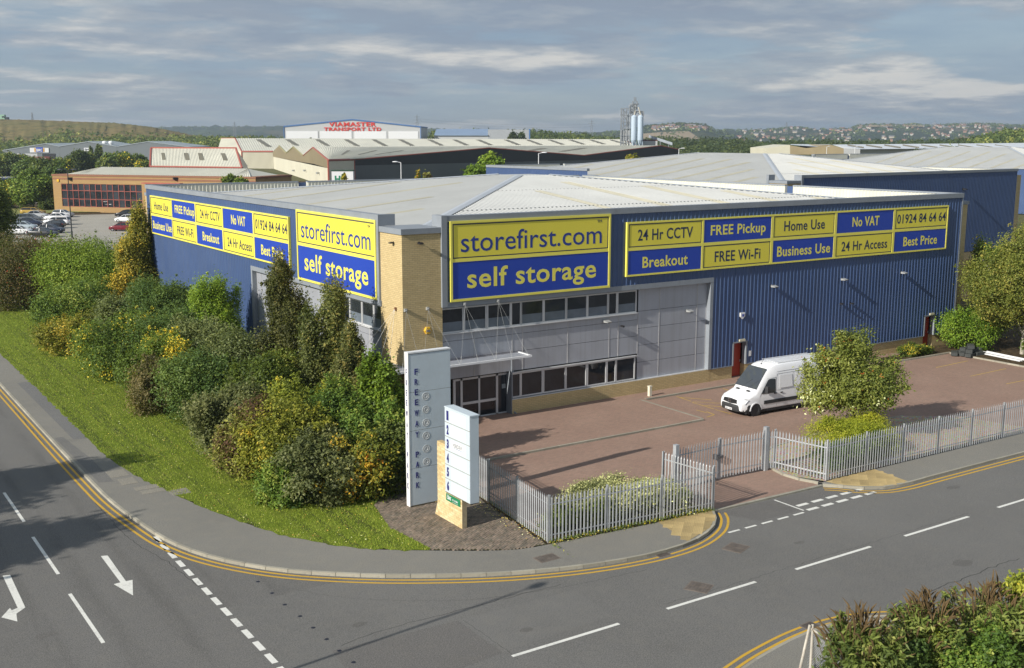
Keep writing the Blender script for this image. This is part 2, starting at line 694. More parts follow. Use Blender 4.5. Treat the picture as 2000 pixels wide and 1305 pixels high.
# the road: the long carriageway on the left and the side road in front
g = MB()
g.poly([(-30, -16, -0.12), (-9, -16, -0.12), (-9, 260, -0.12), (-30, 260, -0.12)])
g.poly([(-15.4, -90, -0.12), (160, -90, -0.12), (160, -16, -0.12), (-9, -16, -0.12), (-15.4, -16, -0.12)], 1)
g.poly([(-30, -90, -0.12), (-15.4, -90, -0.12), (-15.4, -16, -0.12), (-30, -16, -0.12)])
road = struct('road', g, [M_ROAD, M_ROAD2])
ZR = -0.116

KERB = resample([(-15.85, 75), (-15.85, 60), (-15.85, 40), (-15.85, 20), (-15.85, 8), (-15.8, 0), (-15.72, -3), (-15.5, -5.6), (-15.05, -8.96), (-14.1, -11.65), (-12.5, -14.05), (-10.4, -16.0), (-8.15, -17.55), (-5.73, -18.85), (-3.04, -19.8), (-0.44, -20.25), (1.75, -20.15), (3.45, -19.5), (4.5, -18.65), (5.0, -17.95)], 0.30)
KERB_R = resample([(11.62, -18.12), (12.1, -18.55), (12.6, -19.2), (13.6, -19.85), (15.0, -20.05), (17, -20.05), (23, -20.1), (35, -20.25), (60, -20.5)], 0.30)
KERB_Y = resample([(11.45, -15.3), (11.25, -15.9), (11.25, -16.7), (11.4, -17.5), (11.75, -18.15)], 0.30)
KERB_F = resample([(-16, -36.5), (-13.5, -34.2), (-10.5, -31.6), (-7.5, -29.8), (-4.0, -28.7), (-2.13, -28.3), (-0.51, -28.12), (1.0, -28.2), (2.2, -28.55), (3.2, -29.2), (4.2, -30.3), (4.9, -32), (5.2, -34), (5.3, -45)], 0.30)

st = MB()
q = [(-0.455, -0.0), (0.455, 0.0)]
for x0, x1 in ((-0.452, 0.452),):
    prof = [(-0.062, -0.30), (-0.062, -0.016), (-0.050, 0.0), (0.062, 0.0), (0.062, -0.30)]
    st.prism([(x0, y, z) for y, z in prof], (x1 - x0, 0, 0))
ME_KERB = st.mesh('kerb_stone', M_KERB)


def kerb_run(root, line, z=0.004, step=3, flip=False):
    for i in range(0, len(line) - step, step):
        a, b_ = line[i], line[i + step]
        d = b_ - a
        o = link('kerb_stone', ME_KERB, root, ((a.x + b_.x) / 2, (a.y + b_.y) / 2, z + random.uniform(-.004, .004)), math.atan2(d.y, d.x) + random.uniform(-.006, .006) + (PI if flip else 0))
        o.scale.x = (d.length - 0.014) / 0.904


kb = link('kerb', None, None, kind='structure')
kerb_run(kb, KERB, flip=True)
kerb_run(kb, KERB_R, flip=True)
kerb_run(kb, KERB_F, flip=False)

# footway strips ------------------------------------------------------------
inner = offset(KERB, 0.055)          # left of travel = towards the site
back_pts = resample([(-14.2, 75), (-14.2, 60), (-14.2, 40), (-14.2, 24), (-14.25, 10.5), (-14.22, 3.2), (-13.35, -3.0), (-12.25, -7.7), (-11.1, -10.9), (-9.35, -13.7), (-7.05, -15.55), (-4.6, -17.1), (-3.0, -17.42), (-1, -17.6), (2, -17.85), (4.9, -17.95)], 0.30)
g = MB()


def zip_strip(mb, A, B_, z, mi=0):
    n = 160
    def at(P, t):
        k = t * (len(P) - 1)
        i = min(int(k), len(P) - 2)
        return P[i].lerp(P[i + 1], k - i)
    a = [at(A, i / n) for i in range(n + 1)]
    bb = [at(B_, i / n) for i in range(n + 1)]
    mb.strip([(p.x, p.y, z) for p in a], [(p.x, p.y, z) for p in bb], mi)


zip_strip(g, inner, back_pts, 0.0)
inner_r = offset(KERB_R, 0.055)
back_r = [Vector((max(11.75, p.x), -17.95)) for p in inner_r]
zip_strip(g, inner_r, back_r, 0.0)
inner_f = offset(KERB_F, -0.055)
back_f = [p for p in offset(KERB_F, -1.9)]
g.strip([(p.x, p.y, 0.0) for p in inner_f], [(p.x, p.y, 0.0) for p in back_f])
pavement = struct('pavement', g, M_PAVE)
# repairs in the footway
for pts, m in (([(-14.95, 8.2), (-14.2, 8.0), (-14.15, 24), (-14.95, 24)], asphalt('footway_trench', (0.135, 0.138, 0.14), warm=1, wear=.12)), ([(-15.3, 9), (-15.0, 4), (-15.0, -0.2), (-15.6, 0), (-15.7, 9)], M_PATCHL)):
    g = MB()
    g.poly([(x, y, 0.005) for x, y in pts])
    g.obj('footway_patch', m, pavement)
for x, y, w, h in ((-14.55, 0.9, .8, 1.1), (-14.45, -0.5, .7, 1.0), (-14.0, -1.9, 1.0, .55), (-13.9, -2.55, 1.0, .55), (-12.95, -3.3, .8, .8)):
    g = MB()
    g.box(x - w / 2, x + w / 2, y - h / 2, y + h / 2, -0.01, 0.008)
    g.obj('footway_slab', M_PAVE2, pavement)


def inside(poly, x, y):
    x, y = np.asarray(x), np.asarray(y)
    r = np.zeros(x.shape, bool)
    n = len(poly)
    for i in range(n):
        x0, y0 = poly[i]
        x1, y1 = poly[(i + 1) % n]
        k = ((y0 > y) != (y1 > y)) & (x < (x1 - x0) * (y - y0) / ((y1 - y0) or 1e-9) + x0)
        r ^= k
    return r


# buff tactile slabs at the two crossing points
def tactile(poly, ang):
    ca, sa = math.cos(ang), math.sin(ang)
    s = 0.40
    t = MB()
    t.box(-.198, .198, -.198, .198, -0.02, 0.0)
    for i in range(6):
        for j in range(6):
            x, y = -0.165 + i * 0.066, -0.165 + j * 0.066
            t.box(x - .012, x + .012, y - .012, y + .012, 0.0, 0.005)
    me = t.mesh('tactile_slab', M_TACT)
    for i in range(-14, 30):
        for j in range(-14, 30):
            x = poly[0][0] + (i * ca - j * sa) * s
            y = poly[0][1] + (i * sa + j * ca) * s
            if inside(poly, x, y):
                o = link('tactile_slab', me, pavement, (x, y, 0.009 + random.uniform(-.001, .001)), ang + random.uniform(-.012, .012))


for q_ in ([(2.1, -17.83), (1.62, -20.1), (3.4, -19.5), (4.45, -18.65), (4.93, -17.97)], [(12.0, -17.97), (15.4, -17.97), (15.15, -20.0), (13.65, -19.85), (12.65, -19.2), (12.12, -18.6)]):
    g = MB()
    g.poly([(x, y, .005) for x, y in q_])
    g.obj('tactile_bed', M_TACT, pavement)
tactile([(2.15, -17.85), (1.6, -20.02), (3.25, -19.45), (4.35, -18.6), (4.85, -18.0)], 0.75)
tactile([(12.1, -18.0), (15.35, -18.0), (15.1, -19.9), (13.75, -19.75), (12.8, -19.1)], 0.75)

# the site: soil base, verge, paving -----------------------------------------
g = MB()
site = [(p.x, p.y) for p in back_pts] + [(4.95, -17.2), (4.6, -14.9), (60, -10.0), (140, -10), (140, 320), (-14.2, 320)]
g.poly([(x, y, -0.075) for x, y in site])
struct('site_ground', g, M_SOIL)
g = MB()
gv = [(p.x + random.gauss(0, .05) - .03, p.y + random.gauss(0, .05) - .03) for p in back_pts if p.x < -6.9 and p.y > -15.6] + [(-7.05, -15.3), (-7.3, -12.4), (-6.6, -9.6), (-5.5, -8.5), (-5.5, 0), (-5.0, 40), (-1.5, 47.5), (-1.5, 130), (-14.2, 130)]
g.poly([(x, y, 0.006) for x, y in gv])
verge = struct('grass_verge', g, M_GRASS)
n = 150000
gx = rng.uniform(-14.4, -5.6, n)
gy = -16 + 76 * rng.random(n) ** 1.6
k = inside([(x - 0.0, y) for x, y in gv], gx, gy)
gx, gy = gx[k], gy[k]
n = len(gx)
th = rng.uniform(0, 2 * PI, n)
h = rng.uniform(0.025, 0.075, n) * (1 + 0.8 * (rng.random(n) < 0.06))
w = rng.uniform(0.006, 0.014, n) * (1 + np.maximum(0, gy + 10) * 0.01)
le = rng.uniform(-0.05, 0.05, (n, 2))
v = np.empty((n, 3, 3))
v[:, 0] = np.stack([gx - np.cos(th) * w, gy - np.sin(th) * w, np.zeros(n)], 1)
v[:, 1] = np.stack([gx + np.cos(th) * w, gy + np.sin(th) * w, np.zeros(n)], 1)
v[:, 2] = np.stack([gx + le[:, 0], gy + le[:, 1], h + 0.006], 1)


def tri_mesh(name, v, tint, m, corners):
    n = len(v)
    me = bpy.data.meshes.new(name)
    me.vertices.add(n * corners)
    me.vertices.foreach_set('co', v.reshape(-1).astype(np.float32))
    me.loops.add(n * corners)
    me.loops.foreach_set('vertex_index', np.arange(n * corners, dtype=np.int32))
    me.polygons.add(n)
    me.polygons.foreach_set('loop_start', np.arange(0, n * corners, corners, dtype=np.int32))
    me.polygons.foreach_set('loop_total', np.full(n, corners, dtype=np.int32))
    a = me.attributes.new('tint', 'FLOAT', 'FACE')
    a.data.foreach_set('value', np.clip(tint, 0, 1).astype(np.float32))
    me.materials.append(m)
    me.update(calc_edges=True)
    return me


M_BLADE = leafmat('grass_blades', [(0.0, (0.050, 0.085, 0.010)), (0.55, (0.115, 0.170, 0.020)), (0.85, (0.19, 0.23, 0.045)), (1.0, (0.30, 0.27, 0.10))], 0.25, 0.6, 0.0)
link('grass_blades', tri_mesh('grass_blades', v, rng.normal(0.5, 0.2, n), M_BLADE, 3), None, kind='stuff', label='short mown grass blades on the verge beside the footway', cat='grass')
# fallen leaves on the verge and along the fence
n = 1500
lx = np.concatenate([rng.uniform(-13.5, -6.5, 1000), rng.normal(-2.9, .25, 250), rng.uniform(-3, 5, 250)])
ly = np.concatenate([-15.5 + 45 * rng.random(1000) ** 1.5, rng.uniform(-17.2, -9, 250), -17.45 + rng.normal(0, .12, 250)])
k = inside(gv, lx, ly) | (lx > -3.6)
lx, ly = lx[k], ly[k]
n = len(lx)
th = rng.uniform(0, 2 * PI, n)
s = rng.uniform(0.025, 0.05, n)
zt = 0.03 + rng.uniform(0, .03, n)
v = np.stack([np.stack([lx + np.cos(th + a) * s * r_, ly + np.sin(th + a) * s * r_, zt + rng.uniform(-.012, .012, n)], 1) for a, r_ in ((0, 1), (PI / 2, .55), (PI, 1), (3 * PI / 2, .55))], 1)
M_FALLEN = leafmat('fallen_leaves', [(0.0, (0.20, 0.09, 0.03)), (0.5, (0.45, 0.33, 0.08)), (1.0, (0.55, 0.50, 0.28))], 0.1, 0.7, 0)
link('fallen_leaves', tri_mesh('fallen_leaves', v, rng.random(n), M_FALLEN, 4), None, kind='stuff', label='fallen yellow leaves scattered over the verge and fence foot', cat='leaves')

# rough block paving under the two park signs: every block is real
TP = [(-6.6, -9.4), (-7.3, -12.4), (-7.15, -15.35), (-4.65, -17.0), (-3.1, -17.35), (-2.75, -14), (-2.3, -10.8), (-1.9, -7.6), (-5.0, -7.4)]
g = MB()
g.poly([(x, y, -0.012) for x, y in TP])
tp = struct('block_paving', g, mat('paving_joint_moss', (0.085, 0.082, 0.040), 0.95, 0.4, 3, bump=.5, bscale=25))
blocks = [brick for brick in ()]
g = MB()
ca, sa = math.cos(0.52), math.sin(0.52)
for j in range(-70, 70):
    for i in range(-36, 36):
        lx_, ly_ = i * 0.205 + (0.1025 if j % 2 else 0), j * 0.105
        x, y = -4.7 + lx_ * ca - ly_ * sa, -12.5 + lx_ * sa + ly_ * ca
        if not inside(TP, x, y):
            continue
        z = random.uniform(-.006, .008)
        tx, ty = random.uniform(-.02, .02), random.uniform(-.02, .02)
        top = []
        for hx, hy in ((-.098, -.047), (.098, -.047), (.098, .047), (-.098, .047)):
            top.append((x + hx * ca - hy * sa, y + hx * sa + hy * ca, z + hx * tx + hy * ty))
        g.prism([(p[0], p[1], p[2] - 0.03) for p in top], (0, 0, 0.03), random.choice((0, 0, 1, 2)))
g.obj('paving_blocks', [mat('old_block_a', (0.195, 0.155, 0.118), .9, .3, 2, grime=.5, grime_col=(.12, .125, .05)), mat('old_block_b', (0.235, 0.182, 0.14), .9, .3, 2, grime=.5, grime_col=(.08, .085, .035)), mat('old_block_c', (0.155, 0.132, 0.102), .9, .3, 2, grime=.6, grime_col=(.055, .06, .025))], tp, kind='stuff')

# the yard in front of the warehouse
g = MB()
YARD = [(-2.55, -17.3), (4.9, -17.9), (11.5, -18.05), (11.3, -16), (11.5, -15.2), (12.3, -13.7), (14.0, -12.7), (20, -12.0), (25, -12.3), (27.5, -14), (28.5, -17.9), (43.4, -17.9), (43.6, -2.3), (43.6, 0.3), (2.2, 0.6), (-1.7, -0.5), (-2.0, -8)]
g.poly([(x, y, -0.06) for x, y in YARD])
struct('yard', g, M_YARD)
g = MB()
g.prism([(x, y, -0.2) for x, y in [(0.7, -6.55), (4.0, -6.55), (15.05, -6.62), (15.5, -1.2), (37.2, -1.2), (37.2, 0.3), (2.2, 0.6), (0.4, 0.0)]], (0, 0, 0.235))
struct('entrance_path', g, M_YARD)
g = MB()
g.poly([(x, y, 0.02) for x, y in [(11.5, -15.2), (12.3, -13.7), (14.0, -12.7), (20, -12.0), (25, -12.3), (27.5, -14), (28.5, -17.9), (11.95, -17.93), (11.4, -16.8), (11.3, -16)]])
struct('gravel_bed', g, M_GRAVEL)
g = MB()
g.poly([(x, y, 0.03) for x, y in [(43.45, -2.2), (43.45, -17.9), (75, -17.9), (75, 30), (48.5, 30), (48.5, -0.2), (43.45, -0.2)]])
g.poly([(x, y, 0.03) for x, y in [(37.2, -2.2), (43.45, -2.2), (43.45, -0.2), (42.8, -0.9), (37.2, -0.9)]])
g.poly([(x, y, 0.0) for x, y in [(-2.7, -17.15), (4.85, -17.75), (4.55, -14.9), (2.5, -14.2), (-1.5, -14.6)]])
struct('planting_bed', g, M_SOIL)
yk = link('yard_kerb', None, None, kind='structure')
kerb_run(yk, KERB_Y, 0.05, flip=True)
for a, b_ in (((0.7, -6.62), (15.1, -6.69)), ((15.45, -1.27), (37.2, -1.27)), ((37.2, -2.25), (43.5, -2.3)), ((43.45, -2.3), (43.35, -17.9)), ((11.5, -15.2), (12.3, -13.7)), ((12.3, -13.7), (14.0, -12.7)), ((14.0, -12.7), (20, -12.0)), ((20, -12.0), (25, -12.3))):
    L_ = (Vector(b_) - Vector(a)).length
    k = max(1, round(L_ / 0.915)) * 3
    kerb_run(yk, [Vector(a).lerp(Vector(b_), i / k) for i in range(k + 1)], 0.045, flip=True)
g = MB()
g.box(15.05, 15.2, -6.55, -1.3, 0.0, 0.041)
g.obj('edging_strip', M_KERB, yk)
g = MB()
g.prism([(4.98, -18.0, -.2), (11.6, -18.17, -.2), (11.6, -18.02, -.2), (4.98, -17.86, -.2)], (0, 0, 0.155))
g.obj('flush_kerb', M_KERB, yk)

# beyond the site: the neighbour's car park and the drive behind it
g = MB()
cp = [G(0, 520, .02), G(345, 520, .02), G(345, 417, .02), G(240, 418, .02), G(105, 421, .02), G(0, 428, .02), G(-60, 440, .02)]
g.poly([(p.x, p.y, 0.03) for p in cp])
struct('car_park', g, M_CARPARK)
g = MB()
cp = [G(-40, 402, .02), G(104, 396, .02), G(112, 376, .02), G(-40, 372, .02)]
g.poly([(p.x, p.y, 0.03) for p in cp])
struct('service_road', g, mat('concrete_drive', (0.30, 0.27, 0.23), .9, .15, .1))
g = MB()
cp = [G(-60, 436, .02), G(60, 419, .02), G(106, 415, .02), G(340, 413, .02), G(340, 408, .02), G(108, 405, .02), G(-40, 408, .02)]
g.poly([(p.x, p.y, 0.036) for p in cp])
struct('rough_grass_strip', g, mat('dry_grass', (0.20, 0.21, 0.06), .95, .35, .5))

# ------------------------------------------------------------------ painted markings
def mark(name, pts, m=None, z=ZR, parent=road):
    g = MB()
    g.poly([(x, y, z) for x, y in pts])
    return g.obj(name, m or M_WHITE, parent)


def bar(name, x0, y0, x1, y1, w, m=None, z=ZR, parent=road):
    d = (Vector((x1, y1)) - Vector((x0, y0))).normalized()
    nx, ny = -d.y * w / 2, d.x * w / 2
    return mark(name, [(x0 + nx, y0 + ny), (x1 + nx, y1 + ny), (x1 - nx, y1 - ny), (x0 - nx, y0 - ny)], m, z, parent)


for i in range(-1, 8):
    x = -9.2 + i * 6.2
    if i >= 0:
        bar('lane_dash', x, -24.15 - 0.01 * i, x + 4.15, -24.16 - 0.01 * i, 0.14)
for i in range(-4, 9):
    y = -16.4 + i * 6.55
    bar('lane_dash', -19.33, y, -19.37, y + 4.5, 0.12)
for i in range(14):
    y = -7.95 - i * 0.997
    bar('edge_dash', -15.36, y, -15.36, y - 0.69, 0.2)
for i in range(6):
    x = 8.56 + i * 0.935
    if i < 5:
        bar('give_way_dash', x, -19.95, x + 0.66, -19.95, 0.2)
        bar('give_way_dash', x + .04, -19.35, x + 0.7, -19.35, 0.2)
for i in range(5):
    x = 3.85 + i * 0.935
    bar('give_way_dash', x, -20.07, x + 0.62, -20.07, 0.12)
bar('lane_line', 8.39, -18.25, 8.4, -19.9, 0.09)
mark('lane_arrow', [(-17.63, -8.9), (-17.40, -8.98), (-17.47, -11.85), (-17.24, -11.85), (-17.59, -13.24), (-17.9, -11.88), (-17.66, -11.85)])
mark('lane_arrow', [(-21.03, -8.9), (-20.79, -8.98), (-20.86, -12.25), (-21.2, -12.62), (-21.28, -13.28), (-21.66, -12.65), (-21.3, -12.02), (-21.28, -12.25), (-21.08, -12.15)])


def yellow_pair(line, s, a=0, b_=None, parent=road, m=None):
    for d in (0.20, 0.42):
        o = offset(line, s * d)[a:b_]
        p, q_ = offset(o, 0.052), offset(o, -0.052)
        g = MB()
        g.strip([(v_.x, v_.y, ZR) for v_ in p], [(v_.x, v_.y, ZR) for v_ in q_])
        g.obj('yellow_line', M_YELLOW, parent)


yellow_pair(KERB, -1.25, 60, None)
yellow_pair(KERB_R, -1.25, 0, None)
yellow_pair(KERB_F, 1.25, 12, None)
for pts, m in (([(-9.3, -21.1), (-9.3, -23.8), (-14.0, -24.3), (-13.6, -20.8)], M_PATCHD), ([(-9.2, -21.1), (-4.6, -21.2), (-4.9, -23.6), (-9.2, -23.75)], M_PATCHL), ([(5.1, -18.1), (8.3, -18.2), (8.3, -19.8), (5.9, -19.8)], M_PATCHD), ([(8.5, -18.2), (11.6, -18.3), (12.2, -19.2), (8.5, -19.2)], M_PATCHD)):
    mark('tarmac_patch', pts, m, -0.1185)
for i in range(9):                                        # old glue spots left by cones
    g = MB()
    p = G(506 + i * 26 + random.uniform(-3, 3), 1136 + i * 22.5, -.118)
    g.lathe([(0.0, -0.114), (0.05, -0.1145), (0.075, -0.117)], (p.x, p.y, 0), n=8)
    g.obj('tar_spot', mat('tar_spot', (0.015, 0.017, 0.03), .5), road)

def seam(pts, w=.03):
    P_ = resample([(G(*p_, -.12).x, G(*p_, -.12).y) for p_ in pts], .25)
    for p_ in P_:
        p_ += Vector((random.gauss(0, .03), random.gauss(0, .03)))
    a_ = offset(P_, w)
    g_ = MB()
    g_.strip([(p_.x, p_.y, ZR - .0015) for p_ in a_], [(p_.x + random.uniform(0, .01), p_.y, ZR - .0015) for p_ in P_])
    g_.obj('tarmac_crack', mat('crack_filler', (.035, .034, .033), .9), road)


seam([(1815, 1157), (1850, 1142), (1900, 1124), (1960, 1100), (2000, 1090)])
seam([(665, 1260), (760, 1228), (905, 1190), (1000, 1166), (1100, 1140)], .02)
seam([(1302, 1180), (1476, 1128), (1700, 1060), (1900, 1000)], .012)
seam([(560, 1150), (700, 1170), (905, 1172), (1080, 1150), (1270, 1112)], .012)
seam([(905, 1212), (985, 1268), (1020, 1295)], .018)
seam([(430, 1180), (330, 1100), (240, 1040), (120, 910), (30, 800)], .015)
for px, py, w_ in ((1863, 952, .5), (1560, 1060, .35), (1880, 1100, .6), (1030, 1230, .3), (700, 1220, .35), (90, 1240, .5), (330, 1180, .3)):
    p_ = G(px, py, -.12)
    n_ = 10
    mark('oil_stain', [(p_.x + w_ * random.uniform(.5, 1) * math.cos(2 * PI * i / n_), p_.y + .6 * w_ * random.uniform(.5, 1) * math.sin(2 * PI * i / n_)) for i in range(n_)], asphalt('oil_stain', (.075, .072, .07), warm=1), -.1182)

# parking marks in the yard
ym = paint('worn_yellow_bay_paint', (0.62, 0.42, 0.06), 0.85)
zy = -0.055
for a, b_ in (((1321, 774), (1350, 784)), ((1352, 786), (1395, 799)), ((1397, 800), (1430, 809)), ((1325, 776), (1390, 781)), ((1353, 785), (1415, 788)), ((1376, 792), (1416, 795)), ((1360, 801), (1380, 806)), ((1380, 804), (1395, 810)), ((1395, 810), (1380, 815)), ((1412, 759), (1422, 762)), ((1828, 718), (1890, 705)), ((1895, 735), (1965, 720)), ((1965, 750), (2005, 742))):
    p, q_ = G(*a, zy), G(*b_, zy)
    bar('bay_line', p.x, p.y, q_.x, q_.y, 0.07, ym, zy, None).update_tag()
bays = [o for o in sc.objects if o.name.startswith('bay_line')]
br = link('bay_markings', None, None, kind='structure')
for o in bays:
    o.parent = br

# ironwork
def manhole(px, py, sx, sy, ang, label, z=-0.12, grate=False):
    p = G(px, py, z)
    t = thing('gully_grate' if grate else 'manhole_cover', label, 'drain cover', (p.x, p.y, z + .004), ang, 'iron covers set in the tarmac')
    f = MB()
    f.box(-sx / 2 - .05, sx / 2 + .05, -sy / 2 - .05, sy / 2 + .05, -.05, 0.004)
    f.obj('cover_frame', mat('rusty_frame', (.17, .14, .115), .8, .3, 3), t)
    c_ = MB()
    if grate:
        for i in range(7):
            y = -sy / 2 + (i + .5) * sy / 7
            c_.box(-sx / 2, sx / 2, y - sy / 22, y + sy / 22, 0.0, 0.016)
    else:
        c_.box(-sx / 2, -.01, -sy / 2, sy / 2, 0, 0.010)
        c_.box(.01, sx / 2, -sy / 2, sy / 2, 0, 0.010)
        for i in range(8):
            for j in range(6):
                x, y = -sx / 2 + (i + .5) * sx / 8, -sy / 2 + (j + .5) * sy / 6
                c_.box(x - sx / 40, x + sx / 40, y - sy / 20, y + sy / 20, .010, .016)
    c_.obj('cover_plate', M_IRON, t)


manhole(1365, 1147, .75, .75, .5, 'square iron manhole cover in the road beside a white dash')
manhole(1437, 1070, .8, .7, .35, 'iron manhole cover in the road off the gate mouth')
manhole(1293, 1083, .5, .4, 0, 'iron gully grate across the double yellow lines by the footway', grate=True)
manhole(1068, 1090, .8, .5, 0, 'twin flap iron cover set in the grey footway', z=0.0)
manhole(1095, 855, .62, .62, .3, 'square iron cover in the brick yard below the kerb line', z=-0.06)
manhole(1582, 1223, .5, .4, 0.1, 'iron gully grate by the bushes on the near kerb', grate=True)

# ------------------------------------------------------------------ palisade fence
pl = MB()
prof = [(-.034, .006), (-.02, -.014), (-.006, -.002), (.006, -.002), (.02, -.014), (.034, .006), (.02, -.002), (0, .008), (-.02, -.002)]
prof = [(-.034, .004), (-.02, -.014), (0, -.004), (.02, -.014), (.034, .004), (0, .012)]
H0, H1 = 0.04, 1.80
n = len(prof)
pl.add([(x, y, H0) for x, y in prof] + [(x, y, H1 - (0.02 if abs(x) > .03 else 0)) for x, y in prof] + [(x * .25, y * .4 - .012, H1 + (0.13 if abs(x) < .01 else 0.10 if abs(x) < .03 else 0.06)) for x, y in prof],
       [(i, (i + 1) % n, n + (i + 1) % n, n + i) for i in range(n)] + [(n + i, n + (i + 1) % n, 2 * n + (i + 1) % n, 2 * n + i) for i in range(n)] + [tuple(range(2 * n, 3 * n)), tuple(range(n - 1, -1, -1))])
ME_PALE = pl.mesh('pale', M_STEEL)
ps = MB()
for y in (-.05, .044):
    ps.box(-.028, .028, y, y + .006, 0, 1.92)
ps.box(-.003, .003, -.044, .044, 0, 1.92)
ME_POST = ps.mesh('post', M_STEEL)


def palisade(label, a, b_, bays, skip_last=False, z=0.0, group='palisade fence runs round the yard', hgt=1.0, name='palisade_fence', posts=True, side=1):
    a, b_ = Vector(a), Vector(b_)
    d = b_ - a
    Ln = d.length
    t = thing(name, label, 'fence' if name != 'palisade_gate' else 'gate', (a.x, a.y, z), math.atan2(d.y, d.x), group)
    t.scale.z = hgt
    if posts:
        for i in range(bays + (0 if skip_last else 1)):
            link('post', ME_POST, t, (Ln * i / bays, 0, 0))
    for zr in (0.32, 1.55):
        r_ = MB()
        r_.box(0, Ln, -.022 - .03 * side, -.016 - .03 * side, zr - .028, zr + .028)
        r_.box(0, Ln, -.045 - .03 * side + .024, -.016 - .03 * side, zr + .022, zr + .028)
        r_.obj('rail', M_STEEL, t)
    per = max(3, round(Ln / bays / 0.172))
    for i in range(bays):
        for k in range(per):
            x = Ln * (i + (k + .6) / (per + .2)) / bays
            link('pale', ME_PALE, t, (x, -.048 * side, random.uniform(-.012, .012)), (PI if side < 0 else 0) + random.uniform(-.06, .06))
    return t


palisade('front run of grey palisade fence before the silvery shrubs', (-2.95, -17.28), (5.04, -17.93), 3)
palisade('run of grey palisade fence from its front corner back past the number sign', (-2.95, -17.28), (-2.02, -9.3), 3, side=-1)
palisade('short return of palisade fence beside the gate on the silvery shrub side', (5.04, -17.93), (4.68, -15.15), 1, skip_last=False, side=1)
palisade('short return of palisade fence beside the gate on the berry tree side', (11.55, -15.25), (12.12, -17.87), 1, side=1)
palisade('long palisade fence along the road from the yellow bush to the photo edge', (12.12, -17.87), (44.1, -18.25), 12)
palisade('short piece of palisade closing the gap beside the stout gate post', (11.2, -15.1), (11.55, -15.25), 1, posts=False)
G1 = palisade('grey palisade gate leaf hung nearer the silvery shrubs', (5.62, -15.05), (8.2, -14.95), 1, name='palisade_gate', group='pair of palisade gate leaves', posts=True)
G2 = palisade('grey palisade gate leaf hung on the stout post by the berry tree', (8.3, -14.95), (10.95, -15.08), 1, name='palisade_gate', group='pair of palisade gate leaves', posts=True)
for t in (G1,):
    g = MB()
    g.box(2.35, 2.75, -.16, -.12, 1.0, 1.12)
    g.box(2.3, 2.4, -.14, .05, .95, 1.2)
    g.box(2.66, 2.72, -.14, .05, .98, 1.14)
    g.obj('lock', mat('dark_lock_steel', (.2, .2, .21), .5, metal=.6), t)
for i, (x, y) in enumerate(((5.5, -15.07), (11.09, -15.1))):
    g = MB()
    g.box(-.1, .1, -.1, .1, -0.1, 2.05)
    g.box(-.105, .105, -.105, .105, 2.05, 2.06)
    t = g.obj('gate_post', M_STEEL, None, label=('stout square gate post nearer the silvery shrubs', 'stout square gate post nearer the berry tree')[i], cat='gate post', group='gate posts')
    t.location = (x, y, 0)
# ================================================================== THE BLUE WAREHOUSE
M_BLUE = mat('blue_cladding', (0.052, 0.092, 0.205), 0.38, 0.09, 0.25, spec=0.5, grime=0.10, grime_col=(0.085, 0.115, 0.18), streak=.45)
M_TRIM = mat('grey_flashing', (0.25, 0.275, 0.305), 0.5, 0.08, 0.6, spec=0.4, grime=0.25, grime_col=(0.15, 0.15, 0.14))
M_PANEL = mat('silver_wall_panel', (0.41, 0.43, 0.475), 0.42, 0.05, 0.3, metal=0.15, grime=0.15, grime_col=(0.27, 0.27, 0.27), streak=.35, objvar=.10)
M_JOINT = mat('panel_joint', (0.42, 0.42, 0.42), 0.6)
M_FRAME = mat('window_aluminium', (0.60, 0.61, 0.62), 0.4, 0.06, 1, metal=0.2)
M_GLASS = glassmat('dark_window_glass')
M_BLUEGREY = mat('blue_grey_glass', (0.15, 0.18, 0.215), 0.18, 0.15, 1.5, spec=0.6)
M_BRICK = brickmat('buff_brick', (0.60, 0.47, 0.245), (0.52, 0.40, 0.20), (0.27, 0.21, 0.13), 0.30, 0.10, 0.014, patch=0.05)
M_ROOF = mat('pale_roof_sheet', (0.47, 0.475, 0.455), 0.46, 0.06, 0.22, spec=0.5, grime=0.25, grime_col=(0.36, 0.36, 0.33))
M_RLIGHT = mat('grp_rooflight', (0.46, 0.435, 0.335), 0.45, 0.10, 0.5, spec=0.5)
M_LINER = mat('parapet_liner', (0.60, 0.59, 0.50), 0.6, 0.07, 0.5)
M_RED = mat('red_door_paint', (0.40, 0.045, 0.02), 0.45, 0.08, 1)
M_CAP = mat('white_steel', (0.74, 0.75, 0.76), 0.4, 0.05, 1)
M_BLACK = mat('black_fitting', (0.02, 0.02, 0.022), 0.5)
M_LAMP = mat('lamp_casing', (0.42, 0.43, 0.42), 0.45, 0.1, 2, metal=0.3)


def ribs(mb, a0, a1, z0, z1, o=0.0, pitch=0.333, d=0.046, mi=0):
    """trapezoid profiled sheet, ribs upright"""
    k0, k1 = math.floor(a0 / pitch), math.ceil(a1 / pitch)
    pts = []
    for k in range(k0, k1 + 1):
        for f, h in ((0.0, 0), (0.54, 0), (0.70, d), (0.86, d), (0.98, 0)):
            x = (k + f) * pitch
            if a0 <= x <= a1:
                pts.append((x, h))
    if not pts or pts[0][0] > a0 + 1e-6:
        pts.insert(0, (a0, 0))
    if pts[-1][0] < a1 - 1e-6:
        pts.append((a1, 0))
    mb.strip([(x, o + h, z0) for x, h in pts], [(x, o + h, z1) for x, h in pts], mi)


